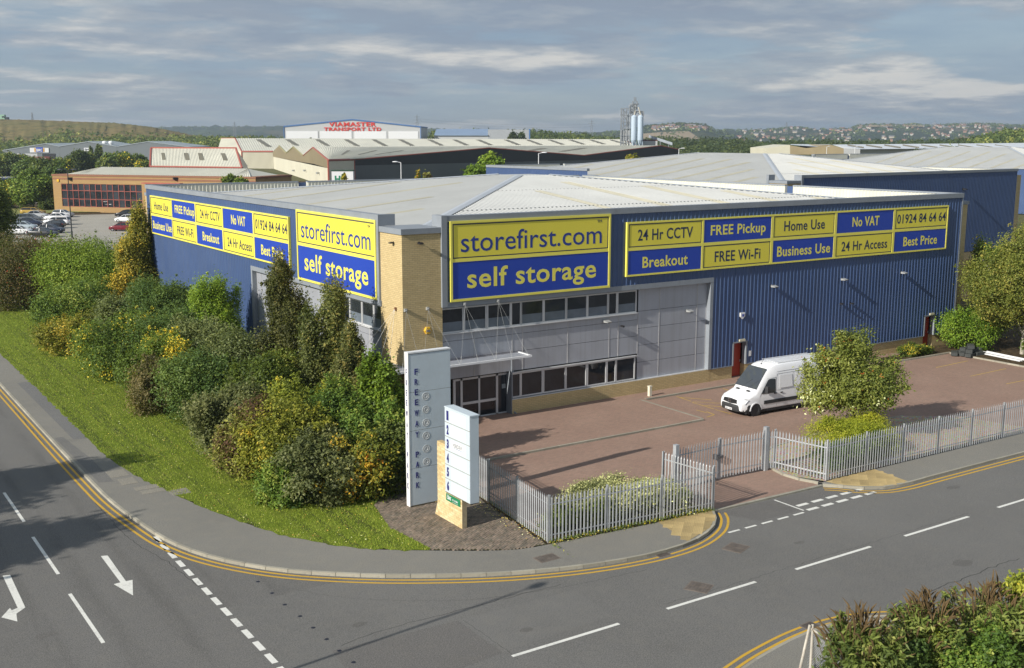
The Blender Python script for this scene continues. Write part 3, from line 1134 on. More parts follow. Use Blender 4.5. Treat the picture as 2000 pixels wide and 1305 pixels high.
def roof_slope(mb, fn, W, top, c, s, pitch=0.333, d=0.034, lo=0.36, hi=None):
    """profiled slope rising away from the wall line; top(x) is how far up it goes"""
    xs = []
    k = 0
    while (k + 1) * pitch < W - lo:
        for f, h in ((0.0, 0), (0.55, 0), (0.66, d), (0.84, d), (0.95, 0)):
            x = (k + f) * pitch
            if lo + .05 < x < W - lo - .05:
                xs.append((x, h))
        k += 1
    A, B_ = [], []
    for x, h in xs:
        t = max(lo + 0.02, top(x))
        A.append((x, lo, c + s * lo + h))
        B_.append((x, t, c + s * t + h))
    m = MB(fn)
    m.strip(A, B_)
    mb.add(m.v, m.f)


UP = [(2.45, 3.74), (3.87, 5.21), (5.35, 6.8), (6.91, 7.5), (7.58, 9.03), (9.14, 10.63), (10.72, 12.14), (12.25, 13.69), (13.78, 14.36), (14.48, 15.85)]
LO = [(6.88, 7.48), (7.58, 9.0), (9.14, 10.63), (10.73, 12.16), (12.3, 13.65), (13.76, 14.37), (14.46, 15.85)]


def window_unit(root, fn, a0, a1, z0, z1, o, low_band=0.0):
    w = MB(fn)
    t = 0.055
    for x0, x1, y0, y1 in ((a0 - t, a0 + t * .4, z0 - t, z1 + t), (a1 - t * .4, a1 + t, z0 - t, z1 + t), (a0 + t * .4, a1 - t * .4, z0 - t, z0 + t * .4), (a0 + t * .4, a1 - t * .4, z1 - t * .4, z1 + t)):
        w.box(x0, x1, o - .03, o + .04, y0, y1)
    win = w.obj('window', M_FRAME, root)
    p = MB(fn)
    p.box(a0 + .02, a1 - .02, o - .02, o - .008, z0 + .02, z1 - .02)
    p.obj('pane', M_GLASS, win)
    if low_band:  # blue-grey band laid over the lower part of the pane
        p = MB(fn)
        p.box(a0 + .024, a1 - .024, o - .007, o - .003, z0 + .024, z0 + (z1 - z0) * low_band)
        p.obj('lower_band', M_BLUEGREY, win)
    return win


def bay_face(root, fn, lower=True, ups=None):
    """the silver office bay between the brick corner and the cladding"""
    o = -0.28
    m = MB(fn)
    m.box(2.36, 21.95, -0.34, 0.06, 6.45, 6.75)
    m.box(21.70, 21.95, -0.34, 0.05, 0.86, 6.45)
    m.obj('bay_surround', M_TRIM, root)
    us = [2.36, 4.5, 7.0, 7.7, 10.85, 13.9, 14.6, 16.1, 17.8, 20.9, 21.69]
    zs = [(2.46, 3.55), (3.56, 4.55), (4.56, 4.96)]
    for a, b_ in zip(us[:-1], us[1:]):
        rows = zs if b_ < (16.2 if ups is None else 7.1) else [(0.86, 1.9), (1.91, 2.95), (2.96, 4.0), (4.01, 5.05), (5.06, 6.44)]
        for z0, z1 in rows:
            p = MB(fn)
            p.box(a + .008, b_ - .008, o - .05, o + random.uniform(-.002, .003), z0 + .006, z1 - .006)
            p.obj('wall_panel', M_PANEL, root)
        p = MB(fn)
        p.box(b_ - .03, b_ + .03, o - .04, o + .012, rows[0][0], rows[-1][1])
        p.obj('panel_joint', M_JOINT, root)
    bk = MB(fn)
    bk.box(7.14, 21.69, o - .12, o - .06, 0.84, 2.4)
    bk.box(2.36, 21.69, o - .12, o - .06, 2.4, 6.45)
    bk.obj('backing_sheet', M_BLACK, root)
    for a, b_ in (ups or UP):
        window_unit(root, fn, a, b_, 5.08, 6.33, o + .04, 0.0 if b_ - a < .8 else 0.42)
    s = MB(fn)
    s.box(2.36, 15.95 if ups is None else 7.0, o, o + .16, 4.965, 5.02)
    if lower and ups is None:
        s.box(6.83, 21.69, o, o + .20, 0.83, 0.87)
        for a, b_ in LO:
            window_unit(root, fn, a, b_, 0.96, 2.27, o + .04)
    if ups is None:
        s.box(6.83, 15.95, o, o + .14, 2.33, 2.39)
    s.obj('window_sill', M_FRAME, root)
    pb = MB(fn)
    pb.box(6.83, 21.95, -0.5, -0.06, -0.1, 0.83)
    pb.obj('plinth', M_BRICK, root)


def hip_roof(root, W, D, c, s, vmax, lights_r, lights_l):
    m = MB()
    roof_slope(m, None, W, lambda x: min(x, W - x, vmax), c, s)
    m.obj('roof_slope', M_ROOF, root, label='whiter roof slope facing the yard')
    m = MB()
    roof_slope(m, lambda x, y, z: (y, x, z), D, lambda x: min(x, D - x, vmax), c, s)
    m.obj('roof_slope', M_ROOF, root, label='roof slope facing the long verge')
    m = MB()
    zt, ze = c + s * vmax, c + s * .36
    m.poly([(vmax, vmax, zt), (W - vmax, vmax, zt), (W - vmax, D - vmax, zt), (vmax, D - vmax, zt)])
    m.poly([(W - .36, .36, ze), (W - .36, D - .36, ze), (W - vmax, D - vmax, zt), (W - vmax, vmax, zt)])
    m.poly([(.36, D - .36, ze), (vmax, D - vmax, zt), (W - vmax, D - vmax, zt), (W - .36, D - .36, ze)])
    m.obj('roof_slope', M_ROOF, root, label='far roof slopes and ridge')
    for (x0, y0), (x1, y1) in (((.5, .5), (vmax, vmax)), ((W - .5, .5), (W - vmax, vmax)), ((.5, D - .5), (vmax, D - vmax))):
        h = MB()
        d = Vector((x1 - x0, y1 - y0)).normalized()
        n_ = (-d.y * .33, d.x * .33)
        za, zb = c + s * min(.5, .5) + .05, zt + .05
        h.add([(x0 + n_[0], y0 + n_[1], za - .02), (x0, y0, za + .04), (x0 - n_[0], y0 - n_[1], za - .02), (x1 + n_[0], y1 + n_[1], zb - .02), (x1, y1, zb + .04), (x1 - n_[0], y1 - n_[1], zb - .02)], [(0, 1, 4, 3), (1, 2, 5, 4)])
        h.obj('hip_flashing', M_TRIM if False else mat('hip_capping', (0.44, 0.47, 0.50), .4, .05, .5), root)
    for lst, fn in ((lights_r, None), (lights_l, lambda x, y, z: (y, x, z))):
        for x0, x1, v1 in lst:
            l_ = MB(fn)
            pts = []
            k = math.floor(x0 / .333)
            while k * .333 < x1:
                for f_, h_ in ((0.0, 0), (0.55, 0), (0.66, .034), (0.84, .034), (0.95, 0)):
                    x = (k + f_) * .333
                    if x0 <= x <= x1:
                        pts.append((x, h_ + .012))
                k += 1
            l_.strip([(x, .4, c + s * .4 + h_) for x, h_ in pts], [(x, v1, c + s * v1 + h_) for x, h_ in pts])
            l_.obj('rooflight', M_RLIGHT, root)
    # sheet end laps: a fine dark step across each slope
    for v in (7.4, 14.6):
        l_ = MB()
        x = v + .3
        while x < W - v - .3:
            l_.box(x, x + .13, v - .02, v + .02, c + s * v + .0, c + s * v + .05)
            x += .333
        l_.obj('sheet_lap', mat('lap_shadow_gap', (.33, .33, .32), .7), root, kind='stuff')


def parapets(root, W, D, left=(2.5, None), gaps=True):
    Dl = left[1] or D
    m = MB(RW)
    m.box(2.36, W + .08, -.36, .10, 11.0, 11.33)
    m.obj('parapet_coping', M_TRIM, root)
    m = MB(LW)
    m.box(left[0], Dl - .1, -.36, .10, 11.0, 11.33)
    m.obj('parapet_coping', M_TRIM, root)
    for fn, e in ((lambda a, o, z: (W + o, a, z), D), (lambda a, o, z: (a, D + o, z), W)):
        for a0, a1 in ((.3, 16.3), (17.2, e - .5)) if e == D else ((.3, 13.9), (14.8, e - .5)):
            m = MB(fn)
            m.box(a0, a1, -.3, .08, 11.22, 11.33)
            m.obj('parapet_coping', M_TRIM, root)
            m = MB(fn)
            ribs(m, a0, a1, 10.0, 11.215, -.24, d=-.05)
            m.add([(a0, -.24, 10), (a0, 0.02, 10), (a0, 0.02, 11.215), (a0, -.24, 11.215)], [(0, 1, 2, 3)])
            m.add([(a1, -.24, 10), (a1, 0.02, 10), (a1, 0.02, 11.215), (a1, -.24, 11.215)], [(0, 1, 2, 3)])
            m.obj('parapet_liner', M_LINER, root)


def brick_corner(root, main=True):
    m = MB()
    m.box(0, 2.36, 0, 2.5, -.2, 10.45)
    m.obj('brick_column', M_BRICK, root)
    m = MB()
    m.box(-.07, 2.34, -.07, 2.48, 10.45, 10.74)
    m.obj('column_coping', M_TRIM, root)
    m = MB()
    m.box(2.30, 2.62, -.115, .30, 6.5, 10.75)
    m.box(2.29, 2.63, -.118, .9, 10.752, 11.345)
    m.obj('corner_trim', M_TRIM, root)
    m = MB()
    m.box(-.115, .30, 2.44, 2.76, 6.5, 10.75)
    m.box(-.118, .9, 2.43, 2.77, 10.752, 11.345)
    m.obj('corner_trim', M_TRIM, root)


W0, D0 = 47.0, 46.9
RC, RS = 10.22, 0.10
wh = thing('warehouse', 'big blue ribbed self storage warehouse with a buff brick corner and pale hipped roof', 'warehouse')
# front wall
m = MB(RW)
ribs(m, 2.62, 21.95, 6.75, 11.02)
ribs(m, 21.96, 23.86, 0.9, 11.02)
ribs(m, 23.86, 25.10, 2.36, 11.02)
ribs(m, 25.10, 43.46, 0.9, 11.02)
ribs(m, 43.46, 44.70, 2.36, 11.02)
ribs(m, 44.70, 47.0, 0.9, 11.02)
m.obj('wall', M_BLUE, wh, label='long blue ribbed wall facing the yard')
m = MB(LW)
ribs(m, 2.76, 21.95, 6.75, 11.02)
ribs(m, 21.96, 46.8, 0.4, 11.02)
m.obj('wall', M_BLUE, wh, label='sunlit blue ribbed wall facing the long verge')
m = MB()
m.box(W0 + .02, W0 + .12, 0.1, D0, -.2, 11.2)
m.box(0.1, W0, D0 + .02, D0 + .12, -.2, 11.2)
m.obj('wall', M_BLUE, wh, label='back walls')
m = MB(RW)
m.box(21.96, 23.84, -.02, .045, .84, .9)
m.box(25.12, 43.44, -.02, .045, .84, .9)
m.box(44.72, 47.05, -.02, .045, .84, .9)
m.box(46.96, 47.08, -.03, .06, .9, 11.0)
m.obj('drip_flashing', M_TRIM, wh)
m = MB(RW)
m.box(21.96, 23.92, -.5, -.07, -.2, .84)
m.box(25.02, 43.52, -.5, -.07, -.2, .84)
m.box(44.62, 47.0, -.5, -.07, -.2, .84)
m.obj('plinth', M_BRICK, wh)
for q_, z_ in (((47.13, 48.1, .25, 2.4), 10.45), ((.2, 2.4, 46.95, 47.9), 10.35)):
    m = MB()
    m.box(*q_, -.2, z_)
    m.obj('brick_column', M_BRICK, wh)
    m = MB()
    m.box(q_[0] - .05, q_[1] + .12, q_[2] - .06, q_[3] + .08, z_, z_ + .25)
    m.obj('column_coping', M_TRIM, wh)
brick_corner(wh)
parapets(wh, W0, D0, (2.5, 46.9))
hip_roof(wh, W0, D0, RC, RS, 22.0, [(17.9, 18.85, 14.2), (22.95, 23.9, 18.0), (28.3, 29.3, 15.0), (33.3, 34.3, 11.5), (38.2, 39.2, 7.0)], [(10.3, 11.0, 7.2), (15.9, 16.6, 11.0), (22.3, 23.1, 17.2), (29.2, 30.0, 15.5), (35.0, 35.8, 10.5)])
bay_face(wh, RW)
bay_face(wh, LW, True, UP[:4])
# plinth, service door and wall fittings on the front wall
for a in (23.9, 43.5):
    m = MB(RW)
    m.box(a - .07, a + .02, -.3, .055, .86, 2.40)
    m.box(a + 1.1, a + 1.22, -.3, .055, .86, 2.40)
    m.box(a - .07, a + 1.22, -.3, .06, 2.33, 2.41)
    d = m.obj('service_door', M_TRIM, wh)
    m = MB(RW)
    m.box(a + .02, a + 1.1, -.46, -.42, -.02, 2.32)
    m.obj('door_leaf', M_RED, d)
    m = MB(RW)
    m.box(a + .45, a + .95, .0, .13, 2.42, 2.55)
    m.obj('bulkhead_light', mat('cream_lamp', (.62, .58, .42), .4), d)
    m = MB(RW)
    m.box(a + .10, a + .26, -.418, -.41, 1.55, 1.75)
    m.obj('door_plate', mat('blue_disc_plate', (.12, .25, .5), .4), d)
    m = MB(RW)
    m.box(a + 1.02, a + 1.06, -.42, -.36, .95, 1.1)
    m.obj('door_handle', M_LAMP, d)
# entrance
ent = MB(RW)
o = -.62
for x0, x1, z0, z1 in ((3.30, 3.45, 0, 2.4), (3.76, 3.9, 0, 2.4), (4.92, 5.03, 0, 2.4), (6.08, 6.22, 0, 2.4), (7.0, 7.12, 0, 2.4), (3.45, 7.0, 2.24, 2.4), (3.45, 7.0, 0, .1), (3.9, 4.92, .84, .98), (5.03, 6.08, .84, .98)):
    ent.box(x0, x1, o, o + .09, z0 + (0.001 if z0 else 0), z1)
entr = ent.obj('entrance_screen', M_FRAME, wh)
for x0, x1, z0, z1 in ((3.45, 3.76, .1, 2.24), (3.9, 4.92, .1, .84), (3.9, 4.92, .98, 2.24), (5.03, 6.08, .1, .84), (5.03, 6.08, .98, 2.24), (6.22, 7.0, .1, 2.24)):
    p = MB(RW)
    p.box(x0 - .01, x1 + .01, o + .03, o + .04, z0 - .01, z1 + .01)
    p.obj('pane', M_GLASS, entr)
p = MB(RW)
p.box(6.5, 6.75, o + .042, o + .046, 1.45, 1.7)
p.obj('paper_notice', mat('notice', (.28, .32, .34), .7), entr)
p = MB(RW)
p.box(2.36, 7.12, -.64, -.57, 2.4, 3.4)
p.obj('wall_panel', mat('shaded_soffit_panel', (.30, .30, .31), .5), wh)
p = MB(RW)
p.box(6.80, 6.83, -.62, -.02, 0, 2.45)
p.box(7.05, 7.12, -.62, -.30, 0, 3.4)
p.obj('entrance_reveal', M_TRIM, wh)
p = MB(RW)
p.path([(6.95, -.25, 3.3), (6.95, -.2, .25), (7.02, -.05, .1), (7.06, .08, .04)], .045, 8)
p.obj('downpipe', M_TRIM, wh)
l_ = MB(RW)
l_.lathe([(0.0, .10), (.14, .09), (.17, .05), (.17, 0)], (4.95, -.57, 2.86), 'y', 16)
l_.obj('bulkhead_light', M_BLACK, wh)
# canopy that wraps the corner, hung on tie rods
cn = MB()
L1, L2, CW = 7.3, 3.4, 1.25
for x0, x1, y0, y1 in ((-CW, L1, -CW, -CW + .10), (L1 - .1, L1, -CW + .1, 0), (-CW, -CW + .1, -CW + .1, L2), (-CW + .1, 0, L2 - .1, L2)):
    cn.box(x0, x1, y0, y1, 3.48, 3.59)
canopy = cn.obj('canopy', M_CAP, wh)
cn = MB()
cn.box(-CW + .1, L1 - .1, -CW + .1, -.02, 3.50, 3.545)
cn.box(-CW + .1, -.02, -.02, L2 - .1, 3.50, 3.545)
cn.obj('canopy_deck', M_PANEL, canopy)
cn = MB()
for x in [(-.4 + .8 * i) for i in range(10)]:
    cn.box(x, x + .06, -CW + .1, -.03, 3.44, 3.5)
cn.obj('canopy_rib', M_TRIM, canopy)
rods = [((3.66, -.08, 6.6), [2.77, 3.84, 4.92]), ((5.79, -.08, 6.6), [4.98, 5.99, 7.09]), ((1.43, -.05, 6.53), [.5, 1.6, 2.7]), ((.12, -.05, 6.55), [-.7, .4])]
for (x, y, z), feet in rods:
    b_ = MB()
    b_.box(x - .07, x + .07, y - .09, y + .05, z - .09, z + .07)
    b_.lathe([(0, -.14), (.05, -.12), (.05, -.02)], (x, y, z - .02), 'y', 8)
    b_.obj('rod_bracket', M_LAMP, wh)
    for f_ in feet:
        b_ = MB()
        b_.tube((x, y - .1, z - .05), (f_, -CW + .05, 3.60), .0055, 5)
        b_.tube((f_ + (x - f_) * .0, -CW + .05, 3.62), (f_ + (x - f_) * .12, -CW + .05 + (y + CW) * .12, 3.62 + (z - 3.62) * .12), .012, 6)
        b_.obj('tie_rod', M_LAMP, canopy)
b_ = MB()
b_.box(-.1, .05, .66, .8, 6.44, 6.6)
b_.obj('rod_bracket', mat('rusted_steel', (.20, .10, .05), .8, .3, 4), wh)
for yf in (-.6, .6, 1.9, 3.2):
    b_ = MB()
    b_.tube((-.1, .73, 6.5), (-CW + .05, yf, 3.60), .0055, 5)
    b_.obj('tie_rod', M_CAP, canopy)

# lights and alarms: each is its own thing fixed to the wall
def floodlight(a, z, label, dark=False, fn=RW, out=.0, s=1.0):
    x, y, zz_ = fn(a, out, z)
    t = thing('wall_light', label, 'floodlight', (x, y, zz_), 0 if fn is RW else -PI / 2, 'floodlights on the walls')
    g = MB()
    g.tube((0, 0, 0), (0, -.18 * s, .02), .025 * s, 6)
    g.box(-.07 * s, .07 * s, -.03, 0.0, -.08 * s, .08 * s)
    g.obj('bracket', M_BLACK if dark else M_LAMP, t)
    g = MB()
    w, d_ = .20 * s, .36 * s
    g.add([(-w, -.12 * s, .05 * s), (w, -.12 * s, .05 * s), (w * .8, -.12 * s - d_, -.02 * s), (-w * .8, -.12 * s - d_, -.02 * s), (-w, -.14 * s, -.08 * s), (w, -.14 * s, -.08 * s), (w * .8, -.10 * s - d_, -.06 * s), (-w * .8, -.10 * s - d_, -.06 * s)],
          [(0, 1, 2, 3), (7, 6, 5, 4), (0, 3, 7, 4), (1, 5, 6, 2), (0, 4, 5, 1), (3, 2, 6, 7)])
    g.obj('lamp_head', M_BLACK if dark else M_LAMP, t)
    g = MB()
    g.box(-w * .7, w * .7, -.10 * s - d_, -.16 * s, -.085 * s, -.078 * s)
    g.obj('lamp_glass', M_BLUEGREY, t)
    return t


floodlight(27.18, 5.84, 'grey floodlight on the blue wall between the silver bay and the berry tree')
floodlight(33.98, 5.82, 'grey floodlight on the blue wall, middle one of the row of three')
floodlight(40.4, 5.85, 'grey floodlight on the blue wall under the Best Price panel')
floodlight(33.95, 4.12, 'small dark lamp on the blue wall, nearer the brick corner of a close pair', True, s=.7)
floodlight(35.02, 4.05, 'small dark lamp on the blue wall, farther of a close pair above the berry tree', True, s=.7)
floodlight(13.56, 4.72, 'grey floodlight under the upper office windows', out=-.27)
floodlight(20.07, 4.79, 'grey floodlight on the plain silver panels beside the blue wall', out=-.27)
floodlight(1.0, 10.0, 'small black lamp high on the shaded face of the brick corner', True, s=.7)
floodlight(0.9, 10.0, 'small black lamp high on the sunlit face of the brick corner', True, LW, s=.6)
t = thing('security_camera', 'small black camera on the silver panels below the office windows', 'security camera', (14.73, .26, 4.3))
g = MB()
g.tube((0, 0, 0), (0, -.2, .0), .02, 6)
g.obj('bracket', M_BLACK, t)
g = MB()
g.box(-.05, .05, -.34, -.08, -.05, .06)
g.obj('camera_body', M_BLACK, t)
g = MB()
g.lathe([(0, -.18), (.30, -.16), (.34, -.1), (.34, 0)], (0, 0, 0), 'y', 6)
ab = thing('alarm_box', 'yellow six-sided alarm box on the brick corner', 'alarm box', (1.42, -.0, 5.35))
o_ = g.obj('alarm_case', mat('yellow_plastic', (.70, .42, .03), .4), ab)
o_.scale = (.62, .9, .62)
g = MB()
g.box(-.11, .11, -.176, -.165, -.06, .05)
g.obj('alarm_badge', mat('alarm_badge_grey', (.2, .2, .22), .5), ab)
ab = thing('alarm_box', 'white and blue alarm box on the blue wall above the red door by the van', 'alarm box', (24.52, -.04, 4.1))
g = MB()
g.prism([(-.2, 0, .2), (.2, 0, .2), (.2, 0, -.05), (.0, 0, -.22), (-.2, 0, -.05)], (0, -.1, 0))
g.obj('alarm_case', M_CAP, ab)
g = MB()
g.prism([(-.1, -.102, .1), (.13, -.102, .1), (.1, -.102, -.04), (-.06, -.102, -.06)], (0, -.01, 0))
g.obj('alarm_badge', mat('alarm_badge_blue', (.06, .09, .35), .5), ab)
t = MB(RW)
t.box(25.3, 25.5, .04, .055, 1.35, 1.7)
t.obj('notice_board', M_CAP, None, label='small white notice on the blue wall beside the red door by the van', cat='notice')
t = MB()
t.box(16.1, 16.28, -.95, -.77, .03, .62)
t.box(16.08, 16.30, -.97, -.75, .62, .66)
t.obj('bollard', mat('cream_bollard', (.70, .66, .52), .6), None, label='short cream bollard standing against the brick plinth', cat='bollard')

# ------------------------------------------------------------------ the big wall signs
M_SY = mat('sign_yellow', (0.785, 0.69, 0.078), 0.42, 0.02, .3, spec=0.35)
M_SY2 = mat('sign_yellow_edge', (0.82, 0.75, 0.13), 0.4, 0.02, .3)
M_SB = mat('sign_blue', (0.022, 0.062, 0.40), 0.4, 0.03, .3, spec=0.35)
M_SN = mat('sign_navy', (0.022, 0.035, 0.085), 0.45, 0.02, .3)
M_ST = mat('sign_letter_blue', (0.025, 0.052, 0.26), 0.45, 0.02, .3)


def frame_boxes(mb, x0, x1, z0, z1, w, o0, o1):
    mb.box(x0, x1, o0, o1, z0, z0 + w)
    mb.box(x0, x1, o0, o1, z1 - w, z1)
    mb.box(x0, x0 + w, o0, o1, z0 + w, z1 - w)
    mb.box(x1 - w, x1, o0, o1, z0 + w, z1 - w)


def panel(root, fn, x0, x1, z0, z1, yellow, body, tb, weight, o=.13, key=.0, tm=None, lettermat=None):
    p = MB(fn)
    p.box(x0, x1, o - .03, o, z0, z1)
    pn = p.obj('sign_panel', M_SY if yellow else M_SB, root)
    if key:
        k = MB(fn)
        frame_boxes(k, x0 + .02, x1 - .02, z0 + .02, z1 - .02, key, o + .001, o + .004)
        k.obj('keyline', M_SN, pn)
    t = MB(fn)
    lettering(t, body, *tb, weight=weight, depth=.004, out=o + .002)
    t.obj('lettering', (lettermat or M_SN) if yellow else M_SY2, pn)
    if tm:
        t = MB(fn)
        lettering(t, 'TM', *tm, weight=.0, depth=.008, out=o + .002)
        t.obj('lettering', M_SN, pn)
    return pn


def big_sign(fn, x, label):
    t = thing('wall_sign', label, 'sign', group='storage firm signs on the blue walls')
    f = MB(fn)
    frame_boxes(f, x, x + 10.76, 6.75, 11.04, .13, .02, .17)
    f.box(x + .13, x + 10.63, .02, .15, 8.86, 9.03)
    f.box(x + .13, x + 10.63, .02, .06, 6.88, 10.91)
    f.obj('sign_frame', M_SY2, t)
    panel(t, fn, x + .14, x + 10.62, 9.03, 10.90, True, 'storefirst.com', (x + .66, x + 10.12, 9.36, 10.45), .002, key=.06, tm=(x + 9.78, x + 10.1, 10.58, 10.72), lettermat=M_ST)
    panel(t, fn, x + .14, x + 10.62, 6.88, 8.86, False, 'self storage', (x + 1.05, x + 9.74, 7.07, 8.50), .016)
    return t


def long_sign(fn, x, cells, label):
    t = thing('wall_sign', label, 'sign', group='storage firm signs on the blue walls')
    f = MB(fn)
    frame_boxes(f, x, x + 30.47, 7.28, 10.49, .10, .02, .16)
    cols = [(.12, 5.96), (6.12, 12.0), (12.22, 18.06), (18.3, 24.22), (24.44, 30.35)]
    for c0, c1 in zip(cols[:-1], cols[1:]):
        f.box(x + c0[1], x + c1[0], .02, .15, 7.38, 10.39)
    f.box(x + .1, x + 30.37, .02, .148, 8.80, 8.98)
    f.box(x + .1, x + 30.37, .02, .06, 7.38, 10.39)
    f.obj('sign_frame', M_SY2, t)
    for i, (c0, c1) in enumerate(cols):
        for r_, (z0, z1) in enumerate(((8.985, 10.385), (7.385, 8.795))):
            body, a, b_, desc = cells[r_][i]
            yellow = (i + r_) % 2 == 0
            zb = (9.36, 7.72)[r_]
            panel(t, fn, x + c0 + .01, x + c1 - .01, z0, z1, yellow, body, (x + a, x + b_, zb - (.15 if desc else 0), zb + .67), .013 if yellow else .017, key=.055 if yellow else 0)
    return t


cr = [[('24 Hr CCTV', .85, 5.2, 0), ('FREE Pickup', 6.7, 11.5, 1), ('Home Use', 13.2, 17.1, 0), ('No VAT', 19.9, 22.7, 0), ('01924 84 64 64', 24.65, 30.2, 0)],
      [('Breakout', 1.25, 4.85, 0), ('FREE Wi-Fi', 7.1, 11.1, 0), ('Business Use', 12.65, 17.75, 0), ('24 Hr Access', 18.9, 23.7, 0), ('Best Price', 25.5, 29.35, 0)]]
clf = [[('Home Use', 1.05, 5.05, 0), ('FREE Pickup', 6.85, 11.8, 1), ('24 Hr CCTV', 13.2, 17.6, 0), ('No VAT', 20.0, 22.8, 0), ('01924 84 64 64', 24.7, 30.2, 0)],
       [('Business Use', .45, 5.7, 0), ('FREE Wi-Fi', 7.2, 11.3, 0), ('Breakout', 13.55, 17.25, 0), ('24 Hr Access', 19.05, 23.85, 0), ('Best Price', 25.6, 29.4, 0)]]
LWm = lambda a, o, z: LW(-a, o, z)
big_sign(RW, 2.79, 'big yellow and blue sign by the brick corner on the shaded yard wall')
long_sign(RW, 14.77, cr, 'long sign of ten panels on the shaded yard wall, starting with 24 Hr CCTV')
big_sign(LWm, -13.45, 'big yellow and blue sign on the sunlit wall, partly behind the birch tops')
long_sign(LWm, -45.20, clf, 'long sign of ten panels on the sunlit wall, starting with Home Use')

# ------------------------------------------------------------------ two more warehouses of the same park
def sister(O_, rz, W, D, c, s, label, left):
    t = thing('warehouse', label, 'warehouse', (O_[0], O_[1], 0), rz)
    m = MB(RW)
    ribs(m, 2.62, W, .9, 11.02)
    m.obj('wall', M_BLUE, t)
    if left:
        m = MB(LW)
        ribs(m, left[0], left[1], .4, 11.02)
        m.obj('wall', M_BLUE, t)
    m = MB()
    m.box(.02, .1, 2.5, D, -.2, c)
    m.box(W + .02, W + .1, .2, D, -.2, 11)
    m.box(.2, W, D + .02, D + .1, -.2, 11)
    m.obj('wall', M_BLUE, t)
    m = MB(RW)
    m.box(2.4, W, -.5, -.07, -.2, .84)
    m.obj('plinth', M_BRICK, t)
    brick_corner(t)
    m = MB()
    m.box(W + .13, W + 1.6, .3, 2.4, -.2, 10.45)
    m.obj('brick_column', M_BRICK, t)
    parapets(t, W, D, left or (D - 1, D))
    hip_roof(t, W, D, c, s, 22.0, [(x, x + 1, min(18, x - 3, W - x - 3)) for x in (8, 13, 18, 23, 28, 33, 38)], [(x, x + 1, min(17, x - 3, D - x - 3)) for x in (8, 13, 18, 23, 28, 33, 38, 43)])
    return t


s2 = sister((64.5, 33.3), .057, 47.0, 56.0, 10.1, .14, 'second blue warehouse seen beyond the roof of the first one', (33.0, 56.0))
m = MB(RW)
m.box(29.8, 30.6, .0, .5, 8.0, 8.3)
p_ = AT(1917, 405, 138)
floodlight(0, 0, 'black floodlight on the shaded wall of the second warehouse', True, s=1.3)
fl = sc.objects[[o.name for o in sc.objects if o.name.startswith('wall_light')][-1]]
tt = (Vector((p_.x, p_.y)) - Vector((64.5, 33.3)))
au = tt.x * math.cos(.057) + tt.y * math.sin(.057)
fl.location = (64.5 + au * math.cos(.057), 33.3 + au * math.sin(.057) - .05, 9.0)
ap = AT(1970, 286, 255)
s3 = sister((ap.x - 22 * math.cos(.057) + 22 * math.sin(.057), ap.y - 22 * math.sin(.057) - 22 * math.cos(.057)), .057, 47.0, 60.0, 8.9, .195, 'third pale roofed warehouse rising behind the second at the photo edge', None)
# ================================================================== PLANTS
def leaf_mesh(name, pos, nrm, L_, W_, tint, m, r, point=True):
    n = len(pos)
    rd = r.normal(size=(n, 3))
    nrm = nrm / np.maximum(1e-6, np.linalg.norm(nrm, axis=1, keepdims=True))
    t = np.cross(nrm, rd)
    t /= np.maximum(1e-6, np.linalg.norm(t, axis=1, keepdims=True))
    b_ = np.cross(nrm, t)
    L_ = (L_ * r.uniform(0.7, 1.3, n))[:, None]
    W_ = (W_ * r.uniform(0.75, 1.25, n))[:, None]
    v = np.stack([pos - t * L_ / 2, pos + b_ * W_ / 2 + t * L_ * .05, pos + t * L_ / 2 - nrm * L_ * .12, pos - b_ * W_ / 2 + t * L_ * .05], 1)
    return tri_mesh(name, v, tint, m, 4)


def shell_points(lobes, n, r, up=0.25):
    """clump centres on the outside of a set of ellipsoids, with outward directions"""
    lob = np.array(lobes, float)
    wgt = lob[:, 3] * lob[:, 5]
    k = r.choice(len(lob), n * 4, p=wgt / wgt.sum())
    d = r.normal(size=(n * 4, 3))
    d[:, 2] += up
    d /= np.linalg.norm(d, axis=1, keepdims=True)
    rad = r.uniform(0.78, 1.04, (n * 4, 1))
    p = lob[k, :3] + d * lob[k, 3:6] * rad
    # drop those buried in another lobe
    bury = np.zeros(len(p), bool)
    for l_ in lob:
        q = (p - l_[:3]) / l_[3:6]
        bury |= (q ** 2).sum(1) < 0.50
    bury |= p[:, 2] < 0.05
    p, d = p[~bury], d[~bury]
    return p[:n], d[:n]


def sprigs(p, d, k, r, h, w, up=.6, ln=.16):
    """shoots that stick out of the outline: a few small clumps in a line"""
    q = r.choice(len(p), k, replace=False)
    dd = d[q] * .8 + np.array([0, 0, up]) + r.normal(size=(k, 3)) * .3
    dd /= np.linalg.norm(dd, axis=1, keepdims=True)
    L_ = (ln * (w + h) / 2) * r.uniform(.5, 1.3, (k, 1))
    P_ = np.concatenate([p[q] + dd * L_ * f for f in (.25, .6, .95)])
    D_ = np.concatenate([dd] * 3)
    S_ = np.concatenate([np.tile([.10, .10, .10], (k, 1)) * f for f in (1.1, .8, .5)])
    return P_, D_, S_


